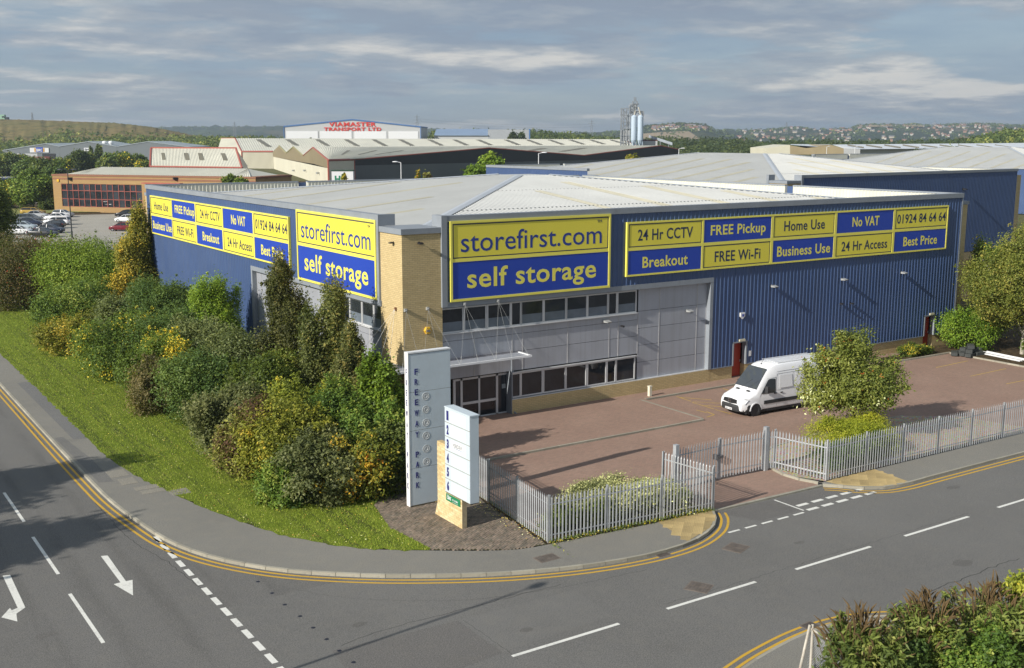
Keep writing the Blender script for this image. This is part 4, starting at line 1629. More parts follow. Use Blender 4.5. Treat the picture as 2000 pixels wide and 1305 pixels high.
def crown(style, h, w, r):
    """clump centres, outward directions, spread of each clump (3 axes)"""
    if style == 'round':
        lobes = [(0, 0, h * .45, w * .34, w * .34, h * .42)]
        for i in range(11):
            a, q = r.uniform(0, 2 * PI), r.uniform(.16, .36) * w
            s = r.uniform(.14, .25) * w
            lobes.append((math.cos(a) * q, math.sin(a) * q, h * r.uniform(.2, .80), s, s, min(s * r.uniform(.8, 1.3), h * .3)))
        n = int(50 + 9 * w * h)
        p, d = shell_points(lobes, n, r)
        sp = np.tile([.05 * w + .05, .05 * w + .05, .04 * w + .05], (len(p), 1))
        a_, b_, c_ = sprigs(p, d, int(10 + 5 * w), r, h, w)
    elif style == 'upright':
        lobes = [(0, 0, h * .36, w * .36, w * .36, h * .36)]
        for i in range(9):
            a, q = r.uniform(0, 2 * PI), r.uniform(.1, .33) * w
            s = r.uniform(.09, .16) * w
            lobes.append((math.cos(a) * q, math.sin(a) * q, h * r.uniform(.5, .72), s, s, h * r.uniform(.14, .27)))
        n = int(50 + 11 * w * h)
        p, d = shell_points(lobes, n, r, .5)
        sp = np.tile([.035 * w + .05, .035 * w + .05, .05 * h + .08], (len(p), 1))
        a_, b_, c_ = sprigs(p, d, int(12 + 6 * w), r, h, w, 1.6, .2)
    elif style == 'birch':
        k = 11
        lean = r.uniform(-.025, .025, 2) * h
        lobes = []
        for i in range(k):
            t = (i + .6) / k
            a, q = r.uniform(0, 2 * PI), r.uniform(.08, .34) * w * (1.15 - .95 * abs(t - .35))
            s = w * r.uniform(.13, .23) * (1.1 - .6 * t)
            lobes.append((math.cos(a) * q + lean[0] * t, math.sin(a) * q + lean[1] * t, h * (.12 + .78 * t), s, s, h * r.uniform(.09, .15)))
        n = int(60 + 13 * w * h)
        p, d = shell_points(lobes, n, r, -.2)
        sp = np.tile([.03 * w + .04, .03 * w + .04, .045 * h + .05], (len(p), 1))
        a_, b_, c_ = sprigs(p, d, int(12 + 5 * w), r, h, w, -.7, .10)
        top = np.array([[lean[0], lean[1], h * f] for f in (.9, .94, .98)])
        a_ = np.concatenate([a_, top])
        b_ = np.concatenate([b_, np.tile([0, 0, 1.0], (3, 1))])
        c_ = np.concatenate([c_, np.tile([.12, .12, .12], (3, 1))])
    elif style == 'tree':
        lobes = [(0, 0, h * .52, w * .30, w * .30, h * .30)]
        for i in range(15):
            a, q = r.uniform(0, 2 * PI), r.uniform(.16, .40) * w
            s = r.uniform(.10, .19) * w
            lobes.append((math.cos(a) * q, math.sin(a) * q, h * r.uniform(.30, .66), s, s, s * r.uniform(.7, 1.2)))
        for i in range(5):
            a, q = r.uniform(0, 2 * PI), r.uniform(0, .17) * w
            s = r.uniform(.08, .14) * w
            lobes.append((math.cos(a) * q, math.sin(a) * q, h * r.uniform(.72, .88), s, s, s * 1.1))
        n = int(50 + 9 * w * h)
        p, d = shell_points(lobes, n, r)
        sp = np.tile([.035 * w + .05, .035 * w + .05, .032 * w + .05], (len(p), 1))
        a_, b_, c_ = sprigs(p, d, int(12 + 7 * w), r, h, w, .4, .12)
    else:  # 'mound': low spreading
        lobes = [(0, 0, h * .30, w * .42, w * .42, h * .5)]
        for i in range(9):
            a, q = r.uniform(0, 2 * PI), r.uniform(.2, .42) * w
            s = r.uniform(.12, .22) * w
            lobes.append((math.cos(a) * q, math.sin(a) * q, h * r.uniform(.2, .55), s, s, h * .42))
        n = int(60 + 22 * w * h)
        p, d = shell_points(lobes, n, r, .8)
        sp = np.tile([.05 * w + .04, .05 * w + .04, .06 * h + .03], (len(p), 1))
        a_, b_, c_ = sprigs(p, d, int(12 + 6 * w), r, h, w, .5, .08)
    return np.concatenate([p, a_]), np.concatenate([d, b_]), np.concatenate([sp, c_])


LEAFN = [0]


def foliage(style, h, w, m, L_, asp, per, seed, sq=(1, 1), patch=.22, dens=1.0):
    r = np.random.default_rng(seed)
    p, d, sp = crown(style, h, w, r)
    if dens < 1:
        kk = r.random(len(p)) < dens
        p, d, sp = p[kk], d[kk], sp[kk]
    k = len(p)
    idx = np.repeat(np.arange(k), per)
    idx = idx[r.random(len(idx)) < np.clip(sp[idx, 0] / sp[:, 0].max() + .1, .25, 1)]
    n = len(idx)
    pos = p[idx] + r.normal(size=(n, 3)) * sp[idx]
    nr = d[idx] * .6 + np.array([-.25, 0, .55]) + r.normal(size=(n, 3)) * .62
    ct = r.normal(0, patch, k)
    ct += .18 * np.sin(p[:, 0] * 2.1 / max(1, w) * 3 + seed) * 1.0
    tint = .45 + ct[idx] + r.normal(0, .13, n)
    # loose inner leaves so the heart of the plant is not empty
    n2 = n // 7
    q = r.integers(0, k, n2)
    pos2 = p[q] * np.array([.62, .62, .80]) + r.normal(size=(n2, 3)) * sp[q] * 1.2
    pos = np.concatenate([pos, pos2])
    nr = np.concatenate([nr, r.normal(size=(n2, 3))])
    tint = np.concatenate([tint, r.normal(.35, .15, n2)])
    pos[:, 0] *= sq[0]
    pos[:, 1] *= sq[1]
    pos[:, 2] = np.maximum(pos[:, 2], .02 + r.uniform(0, .1, len(pos)))
    LEAFN[0] += len(pos)
    return leaf_mesh('foliage', pos, nr, L_, L_ * asp, tint, m, r), p


def stems_mesh(pts, h, r, m, trunk=0.0, rad=.035, n=7):
    g = MB()
    if trunk:
        g.tube((0, 0, -.1), (0.02, .01, h * trunk), rad * 1.25, 8, rad)
        g.tube((0.02, .01, h * trunk), (.03, 0, h * .82), rad, 7, rad * .25)
    for i in r.choice(len(pts), min(n, len(pts)), replace=False):
        q = Vector(pts[i])
        if trunk:
            z0 = h * r.uniform(trunk * .8, min(.7, trunk + .35))
            a = Vector((0.02, 0, z0))
        else:
            a = Vector((r.uniform(-.15, .15), r.uniform(-.15, .15), -.05))
        mid = a.lerp(q, .5) + Vector((0, 0, .06 * h))
        g.tube(a, mid, rad * .6, 6, rad * .42)
        g.tube(mid, q, rad * .42, 5, rad * .12)
    return g.mesh('stems', m)


M_BARK = mat('brown_bark', (0.085, 0.065, 0.045), .9, .25, 4)
M_BBARK = mat('pale_birch_bark', (0.50, 0.46, 0.38), .8, .25, 5, grime=.6, grime_col=(.08, .07, .06))
LM = {
    'green': leafmat('leaf_mid_green', [(0.0, (.022, .040, .010)), (.4, (.045, .078, .014)), (.75, (.085, .125, .022)), (1.0, (.15, .17, .04))]),
    'dark': leafmat('leaf_dark_green', [(0.0, (.016, .032, .010)), (.5, (.036, .062, .016)), (1.0, (.075, .105, .028))]),
    'grey': leafmat('leaf_grey_green', [(0.0, (.032, .044, .020)), (.5, (.068, .086, .036)), (1.0, (.125, .140, .065))]),
    'yellow': leafmat('leaf_yellow_green', [(0.0, (.050, .062, .010)), (.45, (.105, .125, .018)), (.8, (.19, .19, .028)), (1.0, (.34, .27, .04))]),
    'mixed': leafmat('leaf_green_and_gold', [(0.0, (.028, .045, .010)), (.5, (.055, .088, .016)), (.72, (.10, .125, .022)), (.84, (.30, .24, .03)), (1.0, (.42, .30, .03))]),
    'bright': leafmat('leaf_bright_green', [(0.0, (.035, .062, .008)), (.5, (.075, .125, .014)), (1.0, (.15, .20, .028))]),
    'berry': leafmat('leaf_bronze_and_berry', [(0.0, (.032, .036, .014)), (.35, (.055, .056, .022)), (.6, (.085, .060, .030)), (.85, (.10, .075, .036)), (.95, (.13, .075, .035)), (.97, (.24, .035, .018)), (1.0, (.26, .03, .015))]),
    'dogwood': leafmat('leaf_dogwood', [(0.0, (.034, .016, .014)), (.3, (.060, .030, .022)), (.48, (.075, .065, .026)), (.7, (.105, .115, .028)), (1.0, (.17, .16, .04))]),
    'brown': leafmat('leaf_purplish_brown', [(0.0, (.030, .030, .014)), (.45, (.058, .050, .024)), (.8, (.085, .066, .032)), (1.0, (.12, .10, .05))]),
    'orange': leafmat('leaf_orange_gold', [(0.0, (.045, .058, .012)), (.48, (.088, .100, .016)), (.66, (.17, .135, .018)), (.86, (.26, .165, .018)), (1.0, (.30, .11, .018))]),
    'birchy': leafmat('leaf_birch_gold', [(0.0, (.055, .062, .012)), (.4, (.11, .105, .02)), (.7, (.19, .155, .025)), (1.0, (.34, .23, .03))]),
    'birch': leafmat('leaf_birch_olive', [(0.0, (.024, .032, .012)), (.5, (.058, .070, .024)), (.85, (.105, .110, .04)), (1.0, (.17, .14, .045))]),
    'birchg': leafmat('leaf_birch_green', [(0.0, (.030, .045, .010)), (.45, (.070, .092, .020)), (.8, (.12, .14, .03)), (1.0, (.20, .19, .05))]),
    'white': leafmat('leaf_whitebeam', [(0.0, (.035, .048, .012)), (.4, (.075, .090, .020)), (.82, (.13, .140, .035)), (.93, (.22, .24, .11)), (1.0, (.36, .39, .26))]),
    'silver': leafmat('leaf_silver', [(0.0, (.075, .085, .045)), (.5, (.18, .19, .10)), (.85, (.33, .33, .19)), (1.0, (.50, .47, .24))]),
    'lime': leafmat('leaf_juniper_lime', [(0.0, (.060, .082, .008)), (.5, (.125, .150, .014)), (1.0, (.22, .22, .03))]),
    'far': leafmat('leaf_far_green', [(0.0, (.018, .032, .012)), (.45, (.040, .060, .018)), (.8, (.078, .098, .026)), (1.0, (.13, .14, .04))]),
    'fardark': leafmat('leaf_far_dark', [(0.0, (.012, .022, .010)), (.5, (.026, .040, .015)), (1.0, (.055, .070, .024))]),
}
PSEED = [100]


def plant(name, label, cat, x, y, h, w, style, m, L_=.13, asp=.55, per=48, trunk=0.0, rad=.035, bark=None, sq=(1, 1), group=None, z=0.0, patch=.22, dens=1.0):
    PSEED[0] += 7
    sd_ = PSEED[0]
    t = thing(name, label, cat, (x, y, z), random.uniform(-.3, .3) if sq == (1, 1) else 0, group)
    fm, pts = foliage(style, h, w, LM[m], L_, asp, per, sd_, sq, patch, dens)
    link('crown' if trunk else 'foliage', fm, t)
    link('trunk' if trunk else 'stems', stems_mesh(pts * np.array([sq[0], sq[1], 1]), h, np.random.default_rng(sd_ + 1), bark or M_BARK, trunk, rad), t)
    return t


def pplant(name, label, cat, bx, by, top, wpx, style, m, **kw):
    p = G(bx, by, 0)
    dist = math.hypot(p.x - CU, p.y - CV)
    w = wpx * math.hypot(dist, CH) / FPX
    d = Vector((p.x - CU, p.y - CV, 0)).normalized() * w * .36      # (bx, by) is the near edge of the foliage
    p = p + d
    h = HZ(p, bx, top) * (.90 if style in ('round', 'upright') else .97)
    return plant(name, label, cat, p.x, p.y, h, w, style, m, **kw)


BG_ = 'shrubs and small trees planted along the verge'
belt = [
    # base px, base py, top py, width px, style, leaves, name, label, extras
    (95, 604, 448, 215, 'round', 'berry', 'berry_tree', 'bronze leaved tree dotted with red berries, far end of the verge planting', {}),
    (20, 600, 470, 130, 'round', 'dark', 'shrub', 'dark shrub at the left photo edge below the bronze berry tree', {}),
    (150, 655, 548, 150, 'round', 'green', 'shrub', 'green shrub in front of the bronze berry tree', {}),
    (135, 693, 612, 120, 'round', 'yellow', 'shrub', 'low yellow green shrub at the far front edge of the planting', {}),
    (180, 610, 470, 190, 'round', 'bright', 'shrub', 'fresh bright green shrub between the bronze berry tree and the golden birch', {}),
    (250, 600, 462, 130, 'round', 'green', 'shrub', 'leafy green shrub just left of the golden birch', {}),
    (276, 628, 402, 92, 'birch', 'birchy', 'birch_tree', 'golden birch against the far corner of the blue wall', {'trunk': .2, 'bark': M_BBARK, 'rad': .07}),
    (218, 745, 600, 160, 'round', 'mixed', 'shrub', 'brownish green shrub on the verge edge left of the yellow splashed one', {'m2': 1}),
    (250, 690, 560, 150, 'upright', 'grey', 'shrub', 'grey green twiggy shrub below the golden birch', {}),
    (310, 785, 630, 165, 'upright', 'mixed', 'shrub', 'green shrub splashed with yellow leaves at the verge edge', {}),
    (325, 700, 522, 170, 'upright', 'dark', 'shrub', 'tall dark shrub against the blue wall right of the golden birch', {}),
    (340, 745, 590, 170, 'round', 'dark', 'shrub', 'dark leafy shrub in the middle of the planting with a yellow one below', {}),
    (428, 730, 522, 110, 'upright', 'bright', 'poplar_sapling', 'tall bright upright shrub against the blue wall left of the silver bay', {'asp': .45}),
    (392, 838, 664, 180, 'round', 'dark', 'shrub', 'blackish green shrub at the verge edge below the tall bright shrub', {}),
    (300, 812, 700, 110, 'round', 'brown', 'shrub', 'purplish brown shrub among the green ones at the verge edge', {}),
    (395, 770, 606, 165, 'upright', 'grey', 'shrub', 'grey green shrub below the tall bright upright shrub', {}),
    (470, 810, 640, 165, 'round', 'grey', 'shrub', 'large grey green shrub in front of the silver bay door', {}),
    (525, 860, 672, 165, 'upright', 'green', 'shrub', 'dense green shrub below the taller olive birch', {}),
    (568, 818, 500, 96, 'birch', 'birch', 'birch_tree', 'olive birch whose top hides the end of the Best Price panel', {'trunk': .25, 'rad': .08, 'bark': M_BBARK}),
    (640, 850, 540, 104, 'birch', 'birch', 'birch_tree', 'olive birch whose top stands before the word self', {'trunk': .25, 'rad': .08, 'bark': M_BBARK}),
    (694, 872, 640, 74, 'birch', 'birch', 'birch_tree', 'smallest olive birch, in front of the three upper windows', {'trunk': .25, 'rad': .06, 'bark': M_BBARK}),
    (452, 905, 742, 165, 'upright', 'grey', 'shrub', 'grey green shrub at the verge edge behind the purple leaved dogwood', {}),
    (487, 940, 775, 120, 'round', 'dogwood', 'dogwood', 'dogwood with purple red leaves at the verge edge', {}),
    (555, 965, 770, 170, 'round', 'yellow', 'shrub', 'yellow green shrub between the dogwood and the orange bush', {}),
    (590, 905, 722, 185, 'upright', 'yellow', 'shrub', 'golden green shrub under the two taller olive birches', {}),
    (617, 992, 842, 150, 'round', 'grey', 'shrub', 'grey green bush at the verge edge left of the orange one', {}),
    (655, 930, 738, 180, 'upright', 'green', 'shrub', 'mid green shrub under the smallest olive birch', {}),
    (752, 925, 662, 105, 'upright', 'bright', 'oak_sapling', 'bright green young oak beside the brick corner', {'L_': .17, 'asp': .6}),
    (722, 955, 774, 165, 'upright', 'green', 'shrub', 'green upright shrub behind the orange bush', {'L_': .15}),
    (768, 972, 800, 110, 'round', 'dark', 'shrub', 'dark shrub tucked behind the tall park sign', {}),
    (690, 990, 850, 165, 'round', 'orange', 'orange_bush', 'orange and gold bush nearest the tall park sign', {}),
    (560, 992, 885, 110, 'round', 'green', 'shrub', 'low green shrub at the verge edge nearest the footway bend', {}),
]
for bx, by, top, wpx, style, m, nm, lab, kw in belt:
    kw = dict(kw)
    kw.pop('m2', 0)
    far = by < 700
    kw.setdefault('L_', .17 if far else .145)
    kw.setdefault('per', 74 if far else 88)
    pplant(nm, lab, 'shrub' if 'shrub' in lab or nm in ('dogwood', 'orange_bush') else 'tree', bx, by, top, wpx * (1.35 if style == 'birch' else 1.12), style, m, group=BG_, **kw)
# low filler under the belt: ground cover
r = np.random.default_rng(99)
n = 26000
gx = r.uniform(-10.5, -1.0, n)
gy = r.uniform(-9.5, 45, n)
edge = np.interp(gy, [-9.5, -4, 5, 15, 46], [-6.6, -8.6, -9.6, -9.8, -9.8])
k = gx > edge
gx, gy = gx[k], gy[k]
pos = np.stack([gx, gy, r.uniform(.02, .35, len(gx))], 1)
link('ground_cover', leaf_mesh('ground_cover', pos, np.array([0, 0, 1.0]) + r.normal(size=pos.shape) * .6, .17, .09, r.normal(.35, .2, len(pos)), LM['dark'], r), None, kind='stuff', label='low ivy and weeds under the shrubs along the blue wall', cat='ground cover')

# the whitebeam in the gravel bed
wt = plant('whitebeam_tree', 'round headed tree with orange berries and pale leaf backs behind the palisade', 'tree', 19.6, -13.2, 5.75, 4.9, 'tree', 'white', L_=.155, asp=.5, per=80, trunk=.14, rad=.09, sq=(1, 1), z=0.02, patch=.16)
r = np.random.default_rng(5)
p, d, sp = crown('tree', 5.75, 4.9, np.random.default_rng(PSEED[0]))
g = MB()
for i in r.choice(len(p), 95, replace=False):
    c_ = p[i] + d[i] * .1
    for j in range(r.integers(2, 6)):
        q = c_ + r.normal(size=3) * .07
        g.lathe([(0, -.035), (.035, 0), (0, .035)], q, n=5)
g.obj('berry_clusters', mat('orange_berries', (.55, .16, .03), .4, .3, 3), wt, kind='stuff')
plant('juniper_bush', 'low yellow green conifer under the berry tree behind the palisade', 'bush', 17.6, -14.9, 1.55, 5.4, 'mound', 'lime', L_=.11, asp=.25, per=110, sq=(1.0, .72), z=0.0)
plant('evergreen_bush', 'dark green bush at the palisade corner under the lime conifer', 'bush', 15.4, -16.5, 1.25, 4.2, 'mound', 'dark', L_=.09, asp=.5, per=80, sq=(1.15, .5))
plant('silver_shrub', 'silvery variegated shrub bed behind the front palisade', 'shrub', 1.1, -16.15, 1.35, 4.8, 'mound', 'silver', L_=.085, asp=.6, per=90, sq=(1.35, .55))
plant('variegated_shrub', 'greener variegated shrub by the gate end of the front palisade', 'shrub', 3.5, -16.3, 1.15, 2.6, 'mound', 'silver', L_=.085, asp=.6, per=80)
plant('ivy_bush', 'dark trailing bush against the front palisade corner', 'bush', -1.0, -16.5, .95, 3.2, 'mound', 'green', L_=.08, asp=.7, per=70, sq=(1.2, .5))
plant('low_hedge', 'low clipped brownish hedge by the blue wall beside the far red door', 'hedge', 40.4, -1.55, .75, 2.6, 'mound', 'mixed', L_=.10, asp=.5, per=70, sq=(1.35, .42))
# right-hand trees
RB = 'trees at the end of the yard'
plant('birch_tree', 'large weeping birch at the right photo edge beyond the yard', 'tree', 47.2, -5.6, 9.8, 8.4, 'tree', 'birchg', L_=.17, asp=.45, per=70, trunk=.12, rad=.12, bark=M_BBARK, group=RB)
pplant('young_tree', 'thin tree with yellowing leaves between the weeping birch and the second warehouse', 'tree', 1918, 668, 466, 120, 'birch', 'mixed', L_=.18, per=60, trunk=.2, rad=.06, group=RB)
plant('shrub', 'low bright shrub at the foot of the weeping birch by the brick end', 'shrub', 45.6, -2.6, 2.6, 4.4, 'round', 'bright', L_=.15, per=50, group=RB)
plant('shrub', 'shrub at the foot of the weeping birch nearest the yard kerb', 'shrub', 46.2, -7.8, 1.5, 3.0, 'round', 'green', L_=.14, per=50, group=RB)
plant('shrub', 'shrub at the right photo edge below the weeping birch', 'shrub', 47.8, -10.4, 1.9, 3.2, 'round', 'grey', L_=.14, per=50, group=RB)

# overgrown corner in the foreground: butterfly bushes with brown seed heads
M_SEED = mat('brown_seed_head', (.12, .078, .032), .9, .3, 6)
LM['buddleia'] = leafmat('leaf_buddleia', [(0.0, (.030, .045, .014)), (.45, (.065, .088, .022)), (.8, (.105, .125, .035)), (1.0, (.16, .17, .06))])
FG = 'butterfly bushes in the near corner'


def buddleia(label, bx, by, top, wpx, m='buddleia', spikes=40, seed=1):
    p0 = G(bx, by, 0)
    h = HZ(p0, bx, top)
    w = wpx * math.hypot(p0.x - CU, p0.y - CV, CH) / FPX
    t = plant('butterfly_bush', label, 'bush', p0.x, p0.y, h * .76, w, 'upright', m, L_=.20, asp=.30, per=46, group=FG, dens=.55)
    r_ = np.random.default_rng(seed)
    g = MB()
    for i in range(spikes):
        a, q = r_.uniform(0, 2 * PI), r_.uniform(.0, .46) * w
        z0 = h * (.86 - .40 * (q / (.5 * w)) ** 2) * r_.uniform(.84, 1.08)
        d_ = Vector((math.cos(a) * .5 * q / w * 2 + r_.normal() * .2, math.sin(a) * .5 * q / w * 2 + r_.normal() * .2, .7)).normalized()
        b0 = Vector((math.cos(a) * q, math.sin(a) * q, z0 - .15))
        Ls = r_.uniform(.26, .50)
        mid = b0 + d_ * Ls * .6
        tip = mid + (d_ + Vector((0, 0, -.5))).normalized() * Ls * .5
        g.tube(b0 - d_ * .35, b0, .006, 4, .008)
        g.tube(b0, mid, .020, 5, .030)
        g.tube(mid, tip, .030, 5, .005)
    g.obj('seed_heads', M_SEED, t, kind='stuff')
    return t


buddleia('butterfly bush with brown seed heads beside the chain link fence', 1672, 1352, 1172, 165, spikes=95, seed=1)
buddleia('middle butterfly bush before the curved yellow lines', 1800, 1318, 1142, 140, spikes=90, seed=2)
buddleia('dense butterfly bush leaning over the road near the right photo edge', 1925, 1300, 1122, 175, spikes=95, seed=3)
pplant('bramble_bush', 'pale green bush at the lower right corner of the photo', 'bush', 2015, 1290, 1095, 110, 'round', 'yellow', L_=.14, asp=.6, per=55)
pplant('goldenrod', 'bright lime weed clump between two butterfly bushes', 'weed', 1822, 1335, 1215, 75, 'upright', 'lime', L_=.09, asp=.35, per=70)
pplant('bramble_bush', 'dark bramble under the middle butterfly bush', 'bush', 1752, 1362, 1235, 110, 'round', 'dark', L_=.12, asp=.6, per=60)
pplant('bramble_bush', 'green bramble at the bottom edge below the dense butterfly bush', 'bush', 1900, 1372, 1235, 150, 'round', 'green', L_=.12, asp=.6, per=60)
r = np.random.default_rng(41)
n = 16000
gx = r.uniform(-3.2, 14, n)
gy = r.uniform(-37, -29.6, n)
k = ((gx > 1.0) | (gy < -31.2)) & ~((gx > 4.1) & (gy > -30.6)) & (gx < 4.9)
gx, gy = gx[k], gy[k]
n = len(gx)
hh = r.uniform(.05, .75, n) ** 1.3
pos = np.stack([gx, gy, hh], 1)
link('weeds', leaf_mesh('weeds', pos, r.normal(size=pos.shape) + np.array([0, 0, .4]), .16, .035, r.normal(.55, .25, n), LM['yellow'], r), None, kind='stuff', label='tall dry weeds and grass covering the near corner', cat='weeds')
g = MB()
g.poly([(-3.4, -29.9, .008), (0.5, -29.75, .008), (2.6, -30.1, .008), (4.2, -31.4, .008), (4.9, -33.5, .008), (5.0, -45, .008), (-9, -45, .008), (-6.5, -31.5, .008)])
struct('waste_ground', g, M_SOIL)
# seedlings along the fence foot
r = np.random.default_rng(77)
n = 2600
t_ = r.random(n)
gx = -2.95 + 8 * t_ + r.normal(0, .05, n)
gy = -17.28 - .65 * t_ + r.normal(-.02, .10, n)
gx2 = -2.95 + .9 * r.random(n // 2) + r.normal(0, .09, n // 2)
gy2 = -17.28 + 8 * (gx2 + 2.95) / .93
pos = np.concatenate([np.stack([gx, gy, r.uniform(0, .16, n)], 1), np.stack([gx2, gy2, r.uniform(0, .14, n // 2)], 1)])
link('fence_weeds', leaf_mesh('fence_weeds', pos, r.normal(size=pos.shape) + np.array([0, 0, .6]), .07, .035, r.normal(.5, .25, len(pos)), LM['mixed'], r), None, kind='stuff', label='weeds growing along the foot of the front palisade', cat='weeds')
# ================================================================== PARK SIGNS
M_TOT = mat('pale_grey_sign_panel', (0.53, 0.60, 0.645), 0.45, 0.05, .8, grime=.25, grime_col=(.42, .44, .43))
M_TOTW = mat('white_sign_edge', (0.80, 0.80, 0.78), 0.45, 0.03, 1)
M_NUM = mat('sign_number_blue', (0.028, 0.028, 0.16), 0.5)
M_DIRT = mat('grimy_seam', (0.22, 0.19, 0.12), .8, .3, 5)

t = thing('park_sign', 'tall pale grey slab sign with FREEWAY PARK in stacked blue letters', 'sign', (-5.46, -10.75, 0))
g = MB()
zs = [0.06, 1.675, 3.31, 4.955, 6.58]
for z0, z1 in zip(zs[:-1], zs[1:]):
    p = MB()
    p.box(0.01, 2.0, 0.0, 0.26, z0 + .008, z1 - .008)
    p.obj('sign_panel', M_TOT, t)
g = MB()
g.box(.02, 1.99, .01, .25, .02, 6.57)
g.obj('sign_core', M_DIRT, t)
g = MB()
g.box(-.03, .009, -.012, .272, .03, 6.6)
edge = g.obj('edge_strip', M_TOTW, t)
g = MB()
g.box(-.03, 2.0, -.02, .28, 6.6, 6.66)
g.obj('top_cap', M_CAP, t)
LET = [('F', 5.82), ('R', 5.385), ('E', 4.95), ('E', 4.52), ('W', 4.06), ('A', 3.60), ('Y', 3.13), ('P', 2.27), ('A', 1.83), ('R', 1.37), ('K', .93)]
for ch, z in LET:
    m = MB(lambda a, o, zz_: (a, -o, zz_))
    w = .20 if ch == 'W' else .16
    lettering(m, ch, .36 - w / 2, .36 + w / 2, z - .125, z + .125, .02, .012, out=.0)
    m.obj('lettering', M_NUM, t)
    m = MB(lambda a, o, zz_: (-.03 - o, .12 - a, zz_))
    w = .13 if ch == 'W' else .10
    lettering(m, ch, -w / 2, w / 2, z - .125, z + .125, .01, .012, out=.0)
    m.obj('lettering', M_NUM, t)
for i in range(6):
    g = MB()
    c = (.80, 0, 4.72 - .568 * i)
    g.lathe([(.175, 0), (.175, -.010), (.145, -.012), (.14, -.004), (.10, -.004), (.095, -.012), (.065, -.012), (.06, -.004), (0, -.004)], c, 'y', 20)
    g.obj('ring_disc', mat('disc_grey', (.52, .54, .54), .5), t)
g = MB()
g.box(1.2, 1.9, .0, .25, -.1, .06)
g.obj('sign_foot', M_BRICK, t)

# directory sign on its brick pier: bricks laid one by one as joined masonry
t = thing('directory_sign', 'white box sign numbered 1 to 6 on a buff brick pier', 'sign', (-4.86, -13.2, 0))
bm = [mat('pier_brick_a', (.62, .49, .26), .85, .12, 6), mat('pier_brick_b', (.54, .41, .205), .85, .12, 6), mat('pier_brick_c', (.68, .55, .32), .85, .12, 6)]
g = MB()
z = 0.0
row = 0
x0, x1 = -.11, .11
Y0, Y1 = -.97, 1.0
while z < 3.18:
    top = z
    yb = Y1 + max(0.0, (.55 - z) * .35)         # battered foot
    y = Y0
    first = .15 if row % 2 else .30
    while y < yb - .02:
        e = min(y + first, yb)
        first = .30
        if e - y > .03:
            j = random.uniform(-.002, .002)
            g.box(x0 + j, x1 + j, y + .005, e - .005, z + .005, z + .095, random.choice((0, 0, 1, 2)))
        y = e
    z += .10
    row += 1
g.obj('brickwork', bm, t, kind='stuff')
g = MB()
g.prism([(x0 + .006, Y0 + .004, -.1), (x0 + .006, Y1 - .004, -.1), (x0 + .006, Y1 - .004, 3.19), (x0 + .006, Y0 + .004, 3.19)], (x1 - x0 - .012, 0, 0))
g.obj('mortar_core', mat('lime_mortar', (.40, .33, .21), .9, .2, 5), t)
bx0, bx1, by0, by1, bz0, bz1 = -.20, .20, -1.75, .17, 1.28, 4.78
g = MB()
g.box(bx0, bx1, by0, by1, bz0, bz1)
g.obj('sign_box', M_TOT, t)
g = MB()
g.box(bx0 - .02, bx1 + .02, by0 - .02, by1 + .02, bz1, bz1 + .05)
g.obj('top_cap', M_TOT, t)
g = MB()
g.box(bx0 - .005, bx1 + .005, by0 - .005, by1 + .005, bz0 - .03, bz0)
g.obj('bottom_trim', M_BLACK, t)
rowh = (bz1 - bz0) / 6
FX = lambda a, o, zz_: (bx0 - o, -a, zz_)      # the broad sunlit face looks towards -X
for i in range(6):
    z1 = bz1 - i * rowh
    z0 = z1 - rowh
    g = MB(FX)
    g.box(-by1 + .01, -by0 - .01, .0, .012, z0 + .012, z1 - .012)
    p = g.obj('sign_panel', M_TOT, t)
    g = MB(FX)
    g.box(-by1 + .50, -by0 - .28, .012, .02, z0 + .07, z1 - .07)
    g.obj('white_face', mat('white_acrylic', (.86, .86, .84), .35), p)
    g = MB(FX)
    lettering(g, str(i + 1), -by1 + .17, -by1 + .31, z0 + .10, z1 - .10, .04, .02, out=.012)
    g.obj('lettering', M_NUM, p)
    g = MB(FX)
    g.box(-by1, -by0, .0, .006, z0 - .010, z0 + .010)
    g.obj('seam', M_DIRT, t)
    if i == 2:
        g = MB(FX)
        lettering(g, 'VERDER', -by1 + .60, -by1 + 1.36, z0 + .26, z0 + .42, .0, .006, out=.0205)
        g.obj('lettering', mat('sign_ink_grey', (.12, .14, .18), .5), p)
        g = MB(FX)
        lettering(g, 'passion for pumps', -by1 + .62, -by1 + 1.40, z0 + .11, z0 + .17, .0, .004, out=.0205)
        g.obj('lettering', mat('sign_ink_pale', (.42, .42, .44), .5), p)
        g = MB(FX)
        for (a0, c0), (a1, c1) in (((.60, .215), (1.42, .215)), ((1.42, .215), (1.47, .28)), ((1.47, .28), (1.56, .19))):
            a0 -= by1
            a1 -= by1
            g.prism([(a0, .0205, z0 + c0), (a1, .0205, z0 + c1), (a1, .0205, z0 + c1 + .018), (a0, .0205, z0 + c0 + .018)], (0, .005, 0))
        g.obj('logo_line', mat('sign_ink_blue', (.05, .14, .32), .5), p)
FP = lambda a, o, zz_: (x0 - o, -a, zz_)
g = MB(FP)
g.box(-.24, .86, .0, .03, .88, 1.17)
ab = g.obj('agent_board', mat('agent_green', (.02, .20, .09), .45), t)
for tx_, xa, xb, za, zb, wt_ in (('CBRE', -.16, .16, .96, 1.10, .03), ('0113 394 8800', .26, .68, .985, 1.06, .02), ('www.cbre.co.uk', .26, .68, .92, .955, 0), ('TO LET', -.16, .0, 1.115, 1.145, 0)):
    g = MB(FP)
    lettering(g, tx_, xa, xb, za, zb, wt_, .004, out=.031)
    g.obj('lettering', M_CAP, ab)

